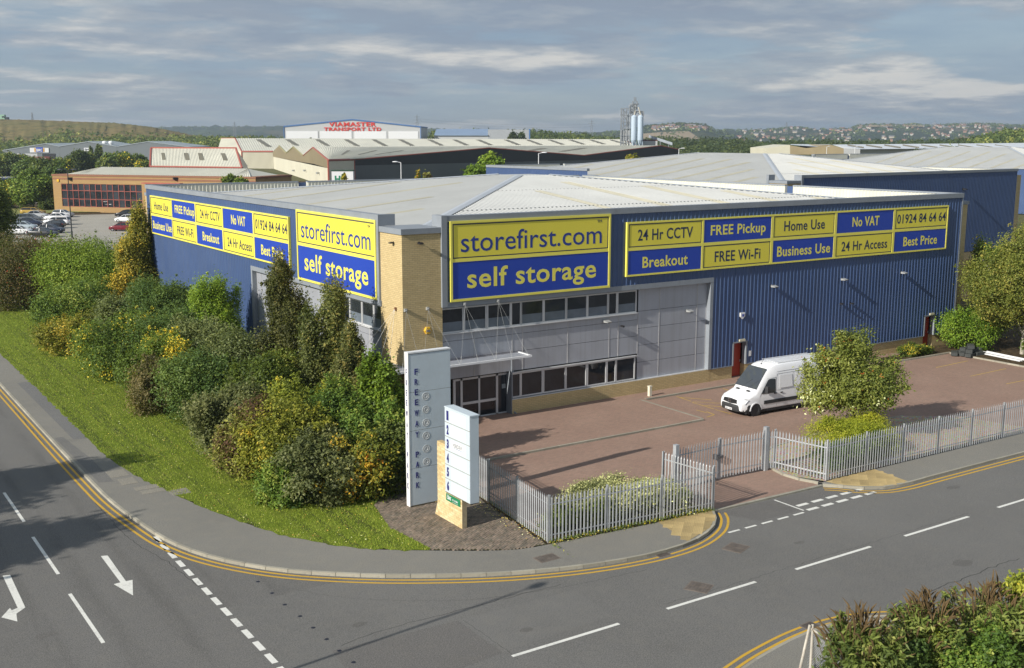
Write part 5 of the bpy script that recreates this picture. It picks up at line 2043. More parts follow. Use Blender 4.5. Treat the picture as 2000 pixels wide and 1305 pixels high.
# ================================================================== VEHICLES
M_VAN = mat('white_van_paint', (0.80, 0.81, 0.83), 0.22, 0.02, .5, spec=.6)
M_PLASTIC = mat('dark_grey_plastic', (0.035, 0.036, 0.038), 0.6, .1, 3)
M_TYRE = mat('tyre_rubber', (0.018, 0.018, 0.018), .85, .2, 5)
M_RIM = mat('grey_wheel_rim', (0.22, 0.22, 0.23), .4, .1, 4, metal=.6)
M_VGLASS = glassmat('vehicle_glass', (0.016, 0.019, 0.022), .04)
M_CHROME = mat('chrome', (.7, .7, .72), .12, .03, 2, metal=1.0)
M_LENS = mat('headlight_lens', (.55, .57, .60), .1, .25, 9, spec=.8)


def loft(mb, rings, mi=0, caps=True):
    n = len(rings[0])
    pts = [p for r_ in rings for p in r_]
    fs = [(i * n + j, i * n + (j + 1) % n, (i + 1) * n + (j + 1) % n, (i + 1) * n + j) for i in range(len(rings) - 1) for j in range(n)]
    if caps:
        fs += [tuple(range(n - 1, -1, -1)), tuple(range((len(rings) - 1) * n, len(rings) * n))]
    mb.add(pts, fs, mi)


def wheel(parent, x, y, r_, w, side, rim=M_RIM, steer=0.0):
    o_ = link('wheel', None, parent, (x, y, r_), steer)
    g = MB()
    g.lathe([(r_ * .62, -w / 2), (r_ * .94, -w / 2), (r_, -w * .32), (r_, w * .32), (r_ * .94, w / 2), (r_ * .62, w / 2)], (0, 0, 0), 'y', 22)
    g.obj('tyre', M_TYRE, o_, smooth=False)
    g = MB()
    s = side
    g.lathe([(r_ * .64, s * w * .44), (r_ * .58, s * w * .30), (r_ * .30, s * w * .26), (r_ * .22, s * w * .42), (0, s * w * .44)], (0, 0, 0), 'y', 18)
    for k in range(6):
        a = k * PI / 3
        g.lathe([(r_ * .06, s * w * .29), (0, s * w * .30)], (r_ * .45 * math.cos(a), 0, r_ * .45 * math.sin(a)), 'y', 6, 0)
    g.obj('rim', rim, o_)
    return o_


def van():
    """large panel van, nose towards -X; origin on the ground under the nose"""
    t = thing('van', 'white high roofed long panel van parked on the brick yard by the berry tree', 'van', (17.25, -6.55, -.06), R(-2.5))
    Lv, hw = 6.95, 1.0

    def ring(x, zb, zs, zt, w0, w1, rr=.14):
        """section: sill zb, waist zs, roof zt; half widths at waist and roof"""
        h = [(w0 * .97, zb), (w0, zb + .12), (w0, zs), ((w0 * .45 + w1 * .55), zs + (zt - zs) * .6), (w1, zt - rr), (w1 - rr * .45, zt - rr * .28), (w1 - rr * 1.5, zt), (w1 * .35, zt + .03)]
        return [(x, y, z) for y, z in h] + [(x, -y, z) for y, z in reversed(h)]
    B = [ring(.0, .42, .60, .86, .70, .62, .08), ring(.06, .36, .66, .98, .84, .76, .08), ring(.25, .34, .74, 1.08, .93, .86, .10), ring(.70, .34, .86, 1.22, .975, .92, .12), ring(1.05, .34, .94, 1.36, .985, .94, .14)]
    C = [ring(1.05, .34, .94, 1.36, .985, .94, .14), ring(1.35, .34, 1.0, 1.75, .99, .90, .13), ring(1.70, .34, 1.0, 2.18, .99, .84, .16), ring(1.95, .34, 1.0, 2.46, .99, .82, .20), ring(2.25, .34, 1.0, 2.66, .99, .82, .24), ring(2.6, .34, 1.0, 2.76, .99, .83, .24), ring(3.2, .34, 1.0, 2.79, .99, .84, .22), ring(6.6, .34, 1.0, 2.79, .99, .84, .22), ring(6.88, .36, 1.0, 2.74, .985, .82, .22), ring(6.95, .40, 1.0, 2.60, .97, .80, .2)]
    g = MB()
    loft(g, B + C[1:])
    body = g.obj('body', M_VAN, t, smooth=False)
    me = body.data
    me.polygons.foreach_set('use_smooth', [True] * len(me.polygons))
    try:
        me.set_sharp_from_angle(angle=R(28))
    except Exception:
        pass
    # windscreen, slightly proud
    def wy(x):                                        # half width of the screen
        return np.interp(x, [1.12, 2.02], [.86, .70])
    def wz(x):
        return np.interp(x, [1.05, 1.35, 1.70, 1.95, 2.25], [1.385, 1.78, 2.21, 2.49, 2.69]) + .012
    xs = [1.12, 1.35, 1.70, 1.95, 2.02]
    g = MB()
    g.strip([(x - .015, wy(x), wz(x) + .01) for x in xs], [(x - .015, -wy(x), wz(x) + .01) for x in xs])
    ws = g.obj('windscreen', M_VGLASS, t)
    for s in (-1, 1):
        g = MB()
        p0 = Vector((1.10, s * .25, wz(1.10) + .02))
        p1 = Vector((1.45, s * .25 - .45, wz(1.45) + .03))
        g.path([p0, p1], .012, 5)
        g.obj('wiper', M_BLACK, ws)
        # side glass in the cab door
        g = MB()
        y = lambda z: s * float(np.interp(z, [1.0, 2.07, 2.5], [.995, .905, .85]) + .012)
        pts = [(1.38, 1.22), (2.50, 1.20), (2.50, 1.98), (2.05, 2.02), (1.92, 1.96)]
        g.poly([(x, y(z), z) for x, z in pts])
        g.obj('side_window', M_VGLASS, t)
        # door shut lines, panel swages
        g = MB()
        for pts in ([(1.28, .48), (1.32, 1.15), (1.9, 2.06), (2.56, 2.06), (2.58, .42)], [(2.60, .46), (2.62, 2.25), (6.6, 2.25)], [(3.92, .46), (3.92, 2.25)], [(2.62, 1.32), (6.7, 1.32)], [(2.62, 2.38), (6.7, 2.38)]):
            for (xa, za), (xb, zb_) in zip(pts[:-1], pts[1:]):
                ya = s * float(np.interp(za, [.46, 1.0, 2.07, 2.45], [.985, .992, .905, .865]) + .004)
                yb = s * float(np.interp(zb_, [.46, 1.0, 2.07, 2.45], [.985, .992, .905, .865]) + .004)
                g.tube((xa, ya, za), (xb, yb, zb_), .007, 4)
        g.obj('panel_seams', mat('van_seam', (.30, .31, .33), .6), body)
        for xa, xb in ((2.78, 3.80), (4.05, 5.1), (5.3, 6.4)):
            g = MB()
            yy = s * .962
            g.prism([(xa, s * .985, 1.42), (xb, s * .985, 1.42), (xb - .02, s * .918, 2.14), (xa + .05, s * .918, 2.14)], (0, s * .008, 0))
            g.obj('pressed_panel', M_VAN, body)
        g = MB()
        g.box(1.62, 6.75, s * .975 if s > 0 else -1.02, 1.02 if s > 0 else -.975, .62, .82)
        g.obj('rub_strip', M_PLASTIC, t)
        for x in (2.38, 2.85):
            g = MB()
            g.box(x, x + .18, s * .99 if s > 0 else -1.03, 1.03 if s > 0 else -.99, 1.14, 1.19)
            g.obj('door_handle', M_PLASTIC, t)
        g = MB()
        g.box(1.62, 1.74, s * 1.06 - .02 if s > 0 else -1.26, s * 1.24 if s > 0 else -1.04, 1.28, 1.66)
        g.tube((1.68, s * .97, 1.34), (1.68, s * 1.12, 1.36), .035, 6)
        g.obj('door_mirror', M_PLASTIC, t)
        # headlights
        g = MB()
        zt, zb_ = .98, .70
        g.add([(.02, s * .56, .80), (.045, s * .60, .70), (.26, s * .935, .74), (.50, s * .965, .98), (.40, s * .90, 1.07), (.12, s * .72, .98)], [(0, 1, 2, 3, 4, 5)])
        for k in range(len(g.v)):
            x, y_, z = g.v[k]
            g.v[k] = (x - .03, y_ + s * .02, z + .005)
        hl = g.obj('headlight', M_LENS, t)
        g = MB()
        g.lathe([(.0, -.02), (.06, -.015), (.075, .01)], (.12, s * .76, .84), 'x', 12)
        g.obj('reflector', M_CHROME, hl)
        wheel(t, 1.02, s * .86, .345, .22, s, M_PLASTIC if s < 0 else M_RIM, R(-16) if True else 0)
        wheel(t, 5.45, s * .86, .345, .22, s, M_PLASTIC)
        # wheel arches
        for x in (1.02, 5.45):
            g = MB()
            ra, rb = .39, .45
            for k in range(12):
                a0, a1 = PI * k / 12, PI * (k + 1) / 12
                g.prism([(x + ra * math.cos(a0), s * .98, .34 + ra * math.sin(a0)), (x + rb * math.cos(a0), s * .98, .34 + rb * math.sin(a0)), (x + rb * math.cos(a1), s * .98, .34 + rb * math.sin(a1)), (x + ra * math.cos(a1), s * .98, .34 + ra * math.sin(a1))], (0, s * .035, 0))
            g.obj('wheel_arch', M_VAN, t)
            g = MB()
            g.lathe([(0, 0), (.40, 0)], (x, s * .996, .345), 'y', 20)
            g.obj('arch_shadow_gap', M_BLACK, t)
    # bumper
    g = MB()
    def br(x, w, z0, z1, d):
        return [(x, w, z0), (x, w, z1), (x + d, w, z1), (x + d, w, z0)]
    ys = [-.97, -.88, -.66, -.30, .30, .66, .88, .97]
    xo = [.52, .18, -.02, -.08, -.08, -.02, .18, .52]
    rings = [[(x + .02, y, .30), (x - .02, y, .40), (x - .02, y, .58), (x + .03, y, .68), (x + .3, y, .68), (x + .3, y, .28)] for x, y in zip(xo, ys)]
    loft(g, rings)
    bp = g.obj('front_bumper', M_PLASTIC, t)
    g = MB()
    g.box(-.125, -.108, -.27, .27, .36, .48)
    pl_ = g.obj('number_plate', M_CAP, t)
    g = MB(lambda a, o, z: (-.125 - o, -a, z))
    lettering(g, 'MX61 HKC', -.235, .235, .385, .455, .02, .003, out=0)
    g.obj('lettering', M_BLACK, pl_)
    # grille with the ring and star
    g = MB()
    g.prism([(.0, -.55, .76), (-.03, 0, .72), (.0, .55, .76), (.05, .52, .95), (.03, 0, .99), (.05, -.52, .95)], (-.035, 0, 0))
    gr = g.obj('grille', M_BLACK, t)
    g = MB()
    for k in range(4):
        z = .775 + k * .05
        g.box(-.052, -.03, -.5, .5, z, z + .014)
    g.obj('grille_bar', M_PLASTIC, gr)
    g = MB()
    for k in range(20):
        a0, a1 = 2 * PI * k / 20, 2 * PI * (k + 1) / 20
        g.tube((-.06, .11 * math.cos(a0), .86 + .11 * math.sin(a0)), (-.06, .11 * math.cos(a1), .86 + .11 * math.sin(a1)), .014, 5)
    for k in range(3):
        a = PI / 2 + k * 2 * PI / 3
        g.tube((-.06, 0, .86), (-.06, .105 * math.cos(a), .86 + .105 * math.sin(a)), .022, 4, .006)
    g.obj('emblem', M_CHROME, gr)
    for s in (-1, 1):
        g = MB()
        g.poly([(.86, s * .42 - .14, 1.305), (.86, s * .42 + .14, 1.30), (.99, s * .42 + .14, 1.355), (.99, s * .42 - .14, 1.355)])
        for k in range(4):
            x, y_, z = g.v[k]
            g.v[k] = (x, y_, float(np.interp(x, [.7, 1.05], [1.262, 1.40])) + .012)
        g.obj('bonnet_vent', M_BLACK, t)
    g = MB()
    g.lathe([(.05, 0), (.03, .05), (0, .06)], (2.25, 0, 2.69), 'z', 8)
    g.tube((2.25, 0, 2.74), (2.5, 0, 3.05), .008, 4)
    g.obj('aerial', M_BLACK, t)
    g = MB()
    for k in range(7):
        y_ = -.6 + k * .2
        g.box(2.9, 6.5, y_ - .02, y_ + .02, 2.80, 2.826)
    g.obj('roof_rib', M_VAN, body)
    g = MB()
    g.box(.35, 6.85, -.95, .95, .18, .36)
    g.obj('underbody', M_BLACK, t)
    return t


van()

CARP = {}


def car(label, x, y, rz, paint, style='hatch', group='cars in the neighbouring car park'):
    """small car; nose towards +X"""
    t = thing('parked_car', label, 'car', (x, y, .03), rz, group)
    Lc = {'hatch': 3.9, 'saloon': 4.5, 'estate': 4.6}[style]
    hw = .86
    P = mat('car_paint_' + paint[0], paint[1], .22, .03, .5, spec=.6)
    if style not in CARP:
        def ring(x_, zb, zw, zt, w, wt):
            h = [(w * .94, zb), (w, zb + .15), (w, zw - .06), (w * .95, zw)]
            if zt > zw + .02:
                h += [(wt, zt - .05), (wt - .1, zt)]
            else:
                h += [(w * .8, zw + .01), (w * .6, zw + .015)]
            return [(x_, y_, z) for y_, z in h] + [(x_, -y_, z) for y_, z in reversed(h)]
        f = Lc / 2
        g = MB()
        loft(g, [ring(-f, .42, .80, .8, .72, .6), ring(-f + .1, .28, .92, .92, .82, .7), ring(-f + .5, .22, .96, .96, hw, .7), ring(f - 1.25, .22, .95, .95, hw, .7), ring(f - .6, .22, .86, .86, hw, .7), ring(f - .12, .26, .72, .72, .80, .6), ring(f, .36, .60, .60, .66, .5)])
        body_me = g.mesh('body', P, True)
        zt = 1.44
        back = {'hatch': -f + .12, 'saloon': -f + .85, 'estate': -f + .1}[style]
        ro = {'hatch': -f + .55, 'saloon': -f + 1.5, 'estate': -f + .38}[style]
        def cab(x_, z0, z1, w0, w1):
            return [(x_, w0, z0), (x_, (w0 + w1) / 2 + .02, (z0 + z1) / 2), (x_, w1, z1), (x_, -w1, z1), (x_, -(w0 + w1) / 2 - .02, (z0 + z1) / 2), (x_, -w0, z0)]
        g = MB()
        loft(g, [cab(back, .93, .95, .78, .76), cab(ro, .94, zt - .06, .81, .62), cab(ro + .3, .94, zt - .015, .81, .63), cab(f - 2.0, .94, zt - .02, .81, .63), cab(f - 1.75, .94, zt - .09, .81, .62), cab(f - 1.0, .90, .93, .78, .74)])
        glass_me = g.mesh('glasshouse', M_VGLASS, False)
        g = MB()
        xs = [ro - .02, ro + .3, f - 2.0, f - 1.73]
        zr = [zt - .05, zt, zt - .005, zt - .075]
        g.strip([(a, .64, b_ + .004) for a, b_ in zip(xs, zr)], [(a, -.64, b_ + .004) for a, b_ in zip(xs, zr)])
        for s in (-1, 1):
            for xa, za, xb, zb_ in ((f - 1.73, zt - .08, f - 1.0, .93), (ro, zt - .05, back, .96), (-.15, zt - .02, -.15, .95)):
                wa, wb = .64, .79
                g.tube((xa, s * wa, za), (xb, s * wb, zb_), .04, 5)
            g.tube((xs[0], s * .64, zr[0]), (xs[3], s * .64, zr[3]), .035, 5)
        roof_me = g.mesh('roof', P)
        CARP[style] = (body_me, glass_me, roof_me, f)
    body_me, glass_me, roof_me, f = CARP[style]
    for nm, me in (('body', body_me), ('glasshouse', glass_me), ('roof', roof_me)):
        o_ = link(nm, me, t)
        if nm != 'glasshouse':
            o_.material_slots[0].link = 'OBJECT'
            o_.material_slots[0].material = P
    if 'wheel' not in CARP:
        g = MB()
        g.lathe([(.18, -.1), (.30, -.1), (.31, 0), (.30, .1), (.18, .1)], (0, 0, 0), 'y', 14)
        g.lathe([(.19, -.085), (0, -.07)], (0, 0, 0), 'y', 10, 1)
        g.lathe([(.19, .085), (0, .07)], (0, 0, 0), 'y', 10, 1)
        CARP['wheel'] = g.mesh('wheel', [M_TYRE, mat('silver_car_rim', (.5, .5, .52), .3, .05, 3, metal=.7)])
        g = MB()
        g.box(-.04, .06, -.2, .2, -.06, .07)
        CARP['head'] = g.mesh('headlight', M_LENS)
        g = MB()
        g.box(-.05, .04, -.1, .1, -.1, .12)
        CARP['tail'] = g.mesh('tail_light', mat('tail_light_red', (.35, .015, .01), .3))
    for sx, sy in ((1, 1), (1, -1), (-1, 1), (-1, -1)):
        link('wheel', CARP['wheel'], t, (sx * f * .64, sy * .76, .31))
    for sy in (1, -1):
        link('headlight', CARP['head'], t, (f - .12, sy * .56, .62))
        link('tail_light', CARP['tail'], t, (-f + .07, sy * .68, .78))
    return t


PT = {'white': ('white', (.78, .79, .80)), 'silver': ('silver', (.42, .44, .46)), 'black': ('black', (.012, .013, .016)), 'navy': ('navy', (.02, .028, .055)), 'gold': ('gold', (.45, .30, .06)), 'maroon': ('maroon', (.16, .012, .02)), 'grey': ('grey', (.10, .11, .12)), 'pale': ('pale_blue', (.40, .47, .52)), 'green': ('dark_green', (.02, .05, .035))}
lft = math.atan2(*(G(180, 440, 0) - G(120, 440, 0)).yx)
for px, py, ang, p, stl, lab in (
    (65, 419, 0.1, 'gold', 'estate', 'gold estate car at the back of the car park row'),
    (71, 426, 0.1, 'silver', 'saloon', 'silver saloon just in front of the gold estate car'),
    (58, 433, 0.1, 'grey', 'estate', 'grey estate car third from the back of the left row'),
    (57, 441, 0.1, 'navy', 'saloon', 'navy saloon in the left row beside the white people carrier'),
    (45, 449, 0.1, 'pale', 'saloon', 'pale blue saloon in the left row nearer the dark tree'),
    (38, 458, 0.1, 'white', 'hatch', 'white hatchback half behind the dark tree'),
    (124, 424, -.1, 'silver', 'hatch', 'silver hatchback at the back near the brick offices'),
    (112, 431, 3.1, 'white', 'saloon', 'white saloon between the silver hatchback and the people carrier'),
    (112, 439, 3.1, 'white', 'estate', 'white people carrier with dark windows beside the lamp post'),
    (104, 446, 3.1, 'black', 'hatch', 'black hatchback in front of the white people carrier'),
    (98, 455, -.1, 'navy', 'saloon', 'navy saloon behind the lamp post nearest the berry tree'),
    (84, 463, -.1, 'black', 'saloon', 'black saloon half hidden by the bronze berry tree'),
    (246, 424, 3.1, 'black', 'hatch', 'black hatchback by the golden birch, farthest of three'),
    (247, 434, 3.1, 'white', 'hatch', 'white hatchback by the golden birch, middle of three'),
    (238, 451, 3.1, 'maroon', 'hatch', 'maroon hatchback by the golden birch, nearest of three')):
    q = G(px, py, .03)
    car(lab, q.x, q.y, lft + ang, PT[p], stl)
# ================================================================== LAMP POSTS, FENCE, ODDS AND ENDS
def lamp_post(label, x, y, h, m, heads=1, rz=0.0, s=1.0, dark=False):
    t = thing('lamp_post', label, 'lamp post', (x, y, 0), rz, 'lamp posts')
    g = MB()
    g.tube((0, 0, -.1), (0, 0, 1.2), .10 * s, 8)
    g.tube((0, 0, 1.2), (0, 0, h), .07 * s, 8, .05 * s)
    g.obj('pole', m, t)
    for k in range(heads):
        d = 1 if k == 0 else -1
        g = MB()
        g.tube((0, 0, h), (d * .5 * s, 0, h + .12 * s), .035 * s, 6)
        g.obj('arm', m, t)
        g = MB()
        g.lathe([(0, .12), (.16, .08), (.20, -.02), (.10, -.08), (0, -.09)], (d * .75 * s, 0, h + .12 * s), 'z', 12)
        for i in range(len(g.v)):
            a, b_, c = g.v[i]
            g.v[i] = (d * .75 * s + (a - d * .75 * s) * 1.9 * s, b_ * s, c)
        g.obj('lamp_head', m, t)
    return t


q = G(141, 466, 0)
lamp_post('tall dark twin headed lamp post in the car park before the brick offices', q.x, q.y, 10.3, mat('dark_lamp_paint', (.03, .035, .04), .5), 2, -YAW, 1.4)
for px, py, dep, lab in ((1052, 300, 190, 'white lamp post beyond the roof, right of the bright green tree'), (783, 318, 190, 'white lamp post before the dark grey shed wall'), (1326, 291, 260, 'white lamp post at the end of the dark gabled shed')):
    q = AT(px, py, dep)
    lamp_post(lab, q.x, q.y, q.z, M_CAP, 1, -YAW + (PI if px == 783 else 0), 1.3)

# broken chain link fence on the near corner
t = thing('chain_link_fence', 'leaning pale posts and torn wire mesh beside the near bushes', 'fence', (0, 0, 0))
P = [G(1577, 1330, 0), G(1640, 1345, 0)]
a0 = G(1575, 1310, 0)
a1 = AT(1585, 1238, math.hypot(0, 1) * 34)
def post(p, q, r_=.04):
    g = MB()
    g.tube(p, q, r_, 8)
    g.obj('fence_post', mat('rusty_cream_post', (.45, .42, .36), .8, .2, 3, grime=.5, grime_col=(.2, .09, .04)), t)
pA = G(1560, 1318, 0.0)
hA = HZ(pA, 1588, 1236)
topA = Vector((pA.x + .55, pA.y + .15, hA))
post(pA, topA)
pB = pA + Vector((.35, -.12, 0))
post(pB, topA + Vector((.1, -.02, .0)))
pC = G(1645, 1330, 0)
post(topA - Vector((0, 0, .1)), Vector((pC.x + .3, pC.y - .3, .75)), .03)
post(topA - Vector((-.15, 0, .35)), Vector((pC.x + .2, pC.y - .5, .45)), .03)
pD = G(1725, 1262, 0)
dA, dB = AT(1688, 1222, 32.6), AT(1752, 1203, 33.0)
dC = AT(1720, 1248, 32.4)
post(dA, dB, .03)
post(dB, dC, .03)
post(dC, Vector((dC.x, dC.y - .2, 0)), .03)
g = MB()
o_, ux, uz = topA - Vector((0, 0, .2)), (Vector((pC.x + .3, pC.y - .3, .75)) - topA), Vector((0, 0, -1.15))
for i in range(34):
    for sgn in (1, -1):
        pa, pb = i / 34.0, i / 34.0 + sgn * .38
        A = (pa, 0.0)
        Bp = (pb, 1.0)
        if Bp[0] < 0 or Bp[0] > 1:
            k = (0 - pa) / (pb - pa) if Bp[0] < 0 else (1 - pa) / (pb - pa)
            Bp = (pa + (pb - pa) * k, k)
        w = Vector((math.sin(i) * .02, 0, 0))
        g.tube(o_ + ux * A[0] + uz * A[1] * (1 - .35 * A[0]), o_ + ux * Bp[0] + uz * Bp[1] * (1 - .35 * Bp[0]) + w, .006, 3, cap=False)
g.obj('wire_mesh', M_STEEL, t, kind='stuff')

# rubber blocks and scaffold tubes at the far end of the yard
bl = thing('rubble_heap', 'heap of dark rubber blocks at the far end of the yard kerb', 'heap', (43.9, -3.6, 0))
bmesh_ = MB()
bmesh_.box(-.42, .42, -.22, .22, 0, .24)
for k in (-.3, -.1, .1, .3):
    bmesh_.box(k - .05, k + .05, -.225, .225, .02, .10)
me = bmesh_.mesh('block', mat('dark_rubber', (.055, .06, .058), .85, .2, 3))
for x, y, z, a in ((-.5, -.4, 0, .2), (.45, -.45, 0, -.1), (-.45, .1, 0, .1), (.5, .15, 0, .3), (-.9, .6, 0, .6), (.0, .6, 0, 0), (.9, .7, 0, .9), (-.3, -.2, .25, .5), (.5, -.1, .25, -.2), (.1, .4, .25, .1), (.1, .0, .5, .7)):
    o_ = link('block', me, bl, (x, y, z), a)
tb = thing('tube_stack', 'bundle of pale scaffold tubes lying on the soil by the heap', 'tubes', (44.6, -5.6, .03))
for k in range(7):
    g = MB()
    g.tube((-.2 + .1 * k, -1.6 + .2 * math.sin(k * 2.1), .06 + (.1 if k % 3 == 2 else 0)), (.15 + .1 * k, 1.7 + .2 * math.sin(k), .06 + (.1 if k % 3 == 2 else 0)), .045, 8)
    g.obj('tube', M_CAP, tb)

# things just outside the picture whose shadows fall into it
lamp_post('tall street lamp just outside the frame whose shadow lies across the road', -25.4, -22.4, 10.0, M_STEEL, 1, .1, 1.0)
for i_, (x, y, h, w) in enumerate(((-37.0, 0.5, 13.0, 8.0), (-38.0, -7.5, 12.0, 8.0), (-37.5, 10.5, 10.5, 4.5), (-36.0, 24.0, 9.5, 3.0))):
    plant('roadside_tree', ('tall roadside tree off the left edge shading the lane dashes', 'tall roadside tree off the left edge shading the turn arrow', 'smaller roadside tree off the left edge shading the footway', 'slim roadside tree off the left edge, farthest along the road')[i_], 'tree', x, y, h, w, 'tree', 'green', L_=.34, asp=.6, per=24, trunk=.3, rad=.14, group='roadside trees on the far side of the road')
# ================================================================== BEYOND THE SITE
FW = Vector((_sn, _cs, 0))                 # straight ahead of the camera, level
RT = Vector((_cs, -_sn, 0))


def plane_hit(px, py, A, B_):
    """(along, height) where the view through (px, py) meets the upright plane through A and B_"""
    u = Vector((B_[0] - A[0], B_[1] - A[1])).normalized()
    n = Vector((-u.y, u.x))
    d = ray(px, py)
    t = ((A[0] - CU) * n.x + (A[1] - CV) * n.y) / (d.x * n.x + d.y * n.y)
    q = Vector((CU + d.x * t, CV + d.y * t))
    return (q - Vector((A[0], A[1]))).dot(u), CH + d.z * t


def facade(A, B_):
    """map (along, out, height) onto the upright plane through A and B_; out is towards the camera"""
    u = Vector((B_[0] - A[0], B_[1] - A[1])).normalized()
    n = Vector((u.y, -u.x))
    if n.dot(Vector((CU - A[0], CV - A[1]))) < 0:
        n = -n
    return lambda a, o, z: (A[0] + u.x * a + n.x * o, A[1] + u.y * a + n.y * o, z)


M_OBRICK = brickmat('orange_brick', (.40, .255, .105), (.34, .215, .09), (.30, .22, .14), .225, .075, .012, patch=.08)
M_CREAM = mat('cream_cladding', (.63, .60, .47), .6, .06, .1)
M_CREAMR = mat('cream_roof_sheet', (.60, .585, .49), .6, .07, .1)
M_REDTRIM = mat('red_trim', (.36, .10, .07), .55, .1, 1)
M_TAN = mat('tan_cladding', (.36, .29, .17), .6, .08, .2)
M_SHED = mat('slate_grey_cladding', (.115, .125, .125), .6, .08, .1)
M_BLACKC = mat('black_louvre_cladding', (.018, .018, .018), .6, .1, .2)
M_SKYL = mat('dirty_skylight', (.17, .155, .11), .5, .15, .3)
M_GREYU = mat('grey_unit_cladding', (.155, .175, .185), .55, .08, .05)
M_WHITEC = mat('white_cladding', (.72, .73, .74), .5, .03, .05)
M_PALEC = mat('pale_grey_cladding', (.46, .47, .47), .55, .05, .05)
M_BTRIM = mat('blue_trim', (.07, .16, .36), .5, .05, .2)
M_RIBROOF = mat('blue_grey_roof', (.22, .30, .42), .5, .05, .1)

# ---- brick offices with red window frames
A = G(107, 412, 0)
ztop = plane_hit(107, 343.5, A, A + RT)[1]
B_ = AT(499, 347.3, 216.5)
bo = thing('brick_office', 'long low brick office block with red framed windows and a white ribbed roof', 'building')
F = facade(A, B_)
Lb = (Vector((B_.x, B_.y)) - Vector((A.x, A.y))).length
wx0, wz1 = plane_hit(119, 358.5, A, B_)
wx1, wz0 = plane_hit(279, 407, A, B_)
m = MB(F)
m.box(0, wx0, -14, 0, -.3, ztop)
m.box(wx1, Lb, -14, 0, -.3, ztop)
m.box(wx0, wx1, -14, -.25, -.3, ztop - .01)
m.box(wx0, wx1, -.25, 0, -.3, wz0)
m.box(wx0, wx1, -.25, 0, wz1, ztop - .01)
m.obj('wall', M_OBRICK, bo)
m = MB(F)
m.box(-.12, Lb + .12, -14.1, .12, ztop, ztop + .35)
m.box(-.03, Lb + .03, .003, .05, ztop - .7, ztop - .35)
m.obj('parapet', mat('brown_fascia', (.24, .11, .06), .7, .1, .5), bo)
m = MB(F)
nb = 15
cols = np.linspace(wx0, wx1, nb)
rows = [wz0, wz0 + (wz1 - wz0) * .34, wz0 + (wz1 - wz0) * .70, wz1]
for i, x in enumerate(cols):
    m.box(x - .045, x + .045, -.22, -.05, wz0, wz1)
for z in rows:
    m.box(wx0, wx1, -.20, -.06, z - .05, z + .05)
wg = m.obj('window_frame', mat('red_window_frame', (.30, .085, .065), .55), bo)
for i in range(nb - 1):
    for j in range(3):
        p = MB(F)
        e = .07
        p.box(cols[i] + e, cols[i + 1] - e, -.18, -.16, rows[j] + e, rows[j + 1] - e)
        w = p.obj('pane', M_GLASS, wg)
        if (i + (j == 2)) % 2 == 1 and j != 1:
            p = MB(F)
            frame_boxes(p, cols[i] + .07, cols[i + 1] - .07, rows[j] + .07, rows[j + 1] - .07, .05, -.15, -.04)
            p.obj('opening_light', MATS['red_window_frame'], wg)
m = MB(F)
xs = np.arange(2.2, Lb - 2, .55)
prof = []
for x in xs:
    prof += [(x, 0), (x + .3, 0), (x + .36, .07), (x + .49, .07)]
m.strip([(x, -1.0, ztop + .25 + h) for x, h in prof], [(float(np.clip(x, 7, Lb - 6)), -7, ztop + 1.7 + h) for x, h in prof])
m.add([(2.2, -1, ztop + .25), (7, -7, ztop + 1.7), (2.2, -13, ztop + .25), (Lb - 2, -1, ztop + .25), (Lb - 6, -7, ztop + 1.7), (Lb - 2, -13, ztop + .25)], [(0, 1, 2), (3, 4, 5), (1, 4, 5, 2)])
m.obj('roof', M_CREAMR, bo)
m = MB(F)
cx0, cz = plane_hit(283, 357.5, A, B_)
m.box(cx0, cx0 + 9, 0.02, 1.2, cz - .12, cz + .12)
m.obj('entrance_canopy', M_REDTRIM, bo)
for px, py in ((138, 348.5), (344, 348.5)):
    a, z = plane_hit(px, py, A, B_)
    x, y, zz_ = F(a, .15, z)
    g = MB()
    g.box(-.5, .5, -.35, .35, -.22, .22)
    g.box(-.4, .4, -.3, .3, -.30, -.2)
    o_ = g.obj('wall_light', M_BLACK, None, label='dark floodlight under the brick office parapet, ' + ('by the lamp post' if px < 200 else 'above the red canopy'), cat='floodlight')
    o_.location = (x, y, zz_)
a, z = plane_hit(114, 352.5, A, B_)
g = MB(F)
g.box(a - .25, a + .25, 0.01, .2, z - .25, z + .25)
g.obj('alarm_box', MATS['yellow_plastic'], None, label='yellow alarm box on the corner of the brick offices', cat='alarm box')

# ---- small cream roofed shed with red edges
def slab(name, pts, back, m, parent, t=.3):
    """a sheet with thickness from its corner points"""
    g = MB()
    g.prism(pts, back, 0)
    return g.obj(name, m, parent)


sh = thing('shed', 'small cream ribbed shed roof with red edging and four skylights', 'building')
e0, e1 = AT(293, 326, 351), AT(473, 328.5, 345)
r0, r1 = AT(295, 289.5, 366), AT(461, 290, 360)
m = MB()
nrib = 60
la, lb_ = [], []
for i in range(nrib):
    for f_, h_ in ((0, 0), (.55, 0), (.65, .12), (.9, .12)):
        k = (i + f_) / nrib
        la.append(e0.lerp(e1, k) + Vector((0, 0, h_)))
        lb_.append(r0.lerp(r1, k) + Vector((0, 0, h_)))
m.strip(la, lb_)
m.obj('roof_slope', M_CREAMR, sh)
bk0, bk1 = r0 + FW * 15 - Vector((0, 0, 6)), r1 + FW * 15 - Vector((0, 0, 6))
m = MB()
m.poly([r0, r1, bk1, bk0])
m.obj('roof_slope', M_CREAMR, sh, label='far roof slope')
m = MB()
for P_, Q_ in ((e0, e1), (e0, r0), (e1, r1), (r0, r1)):
    m.tube(P_ + Vector((0, 0, .1)), Q_ + Vector((0, 0, .1)), .32, 5)
m.obj('roof_edging', M_REDTRIM, sh)
m = MB()
d0 = Vector((0, 0, -1))
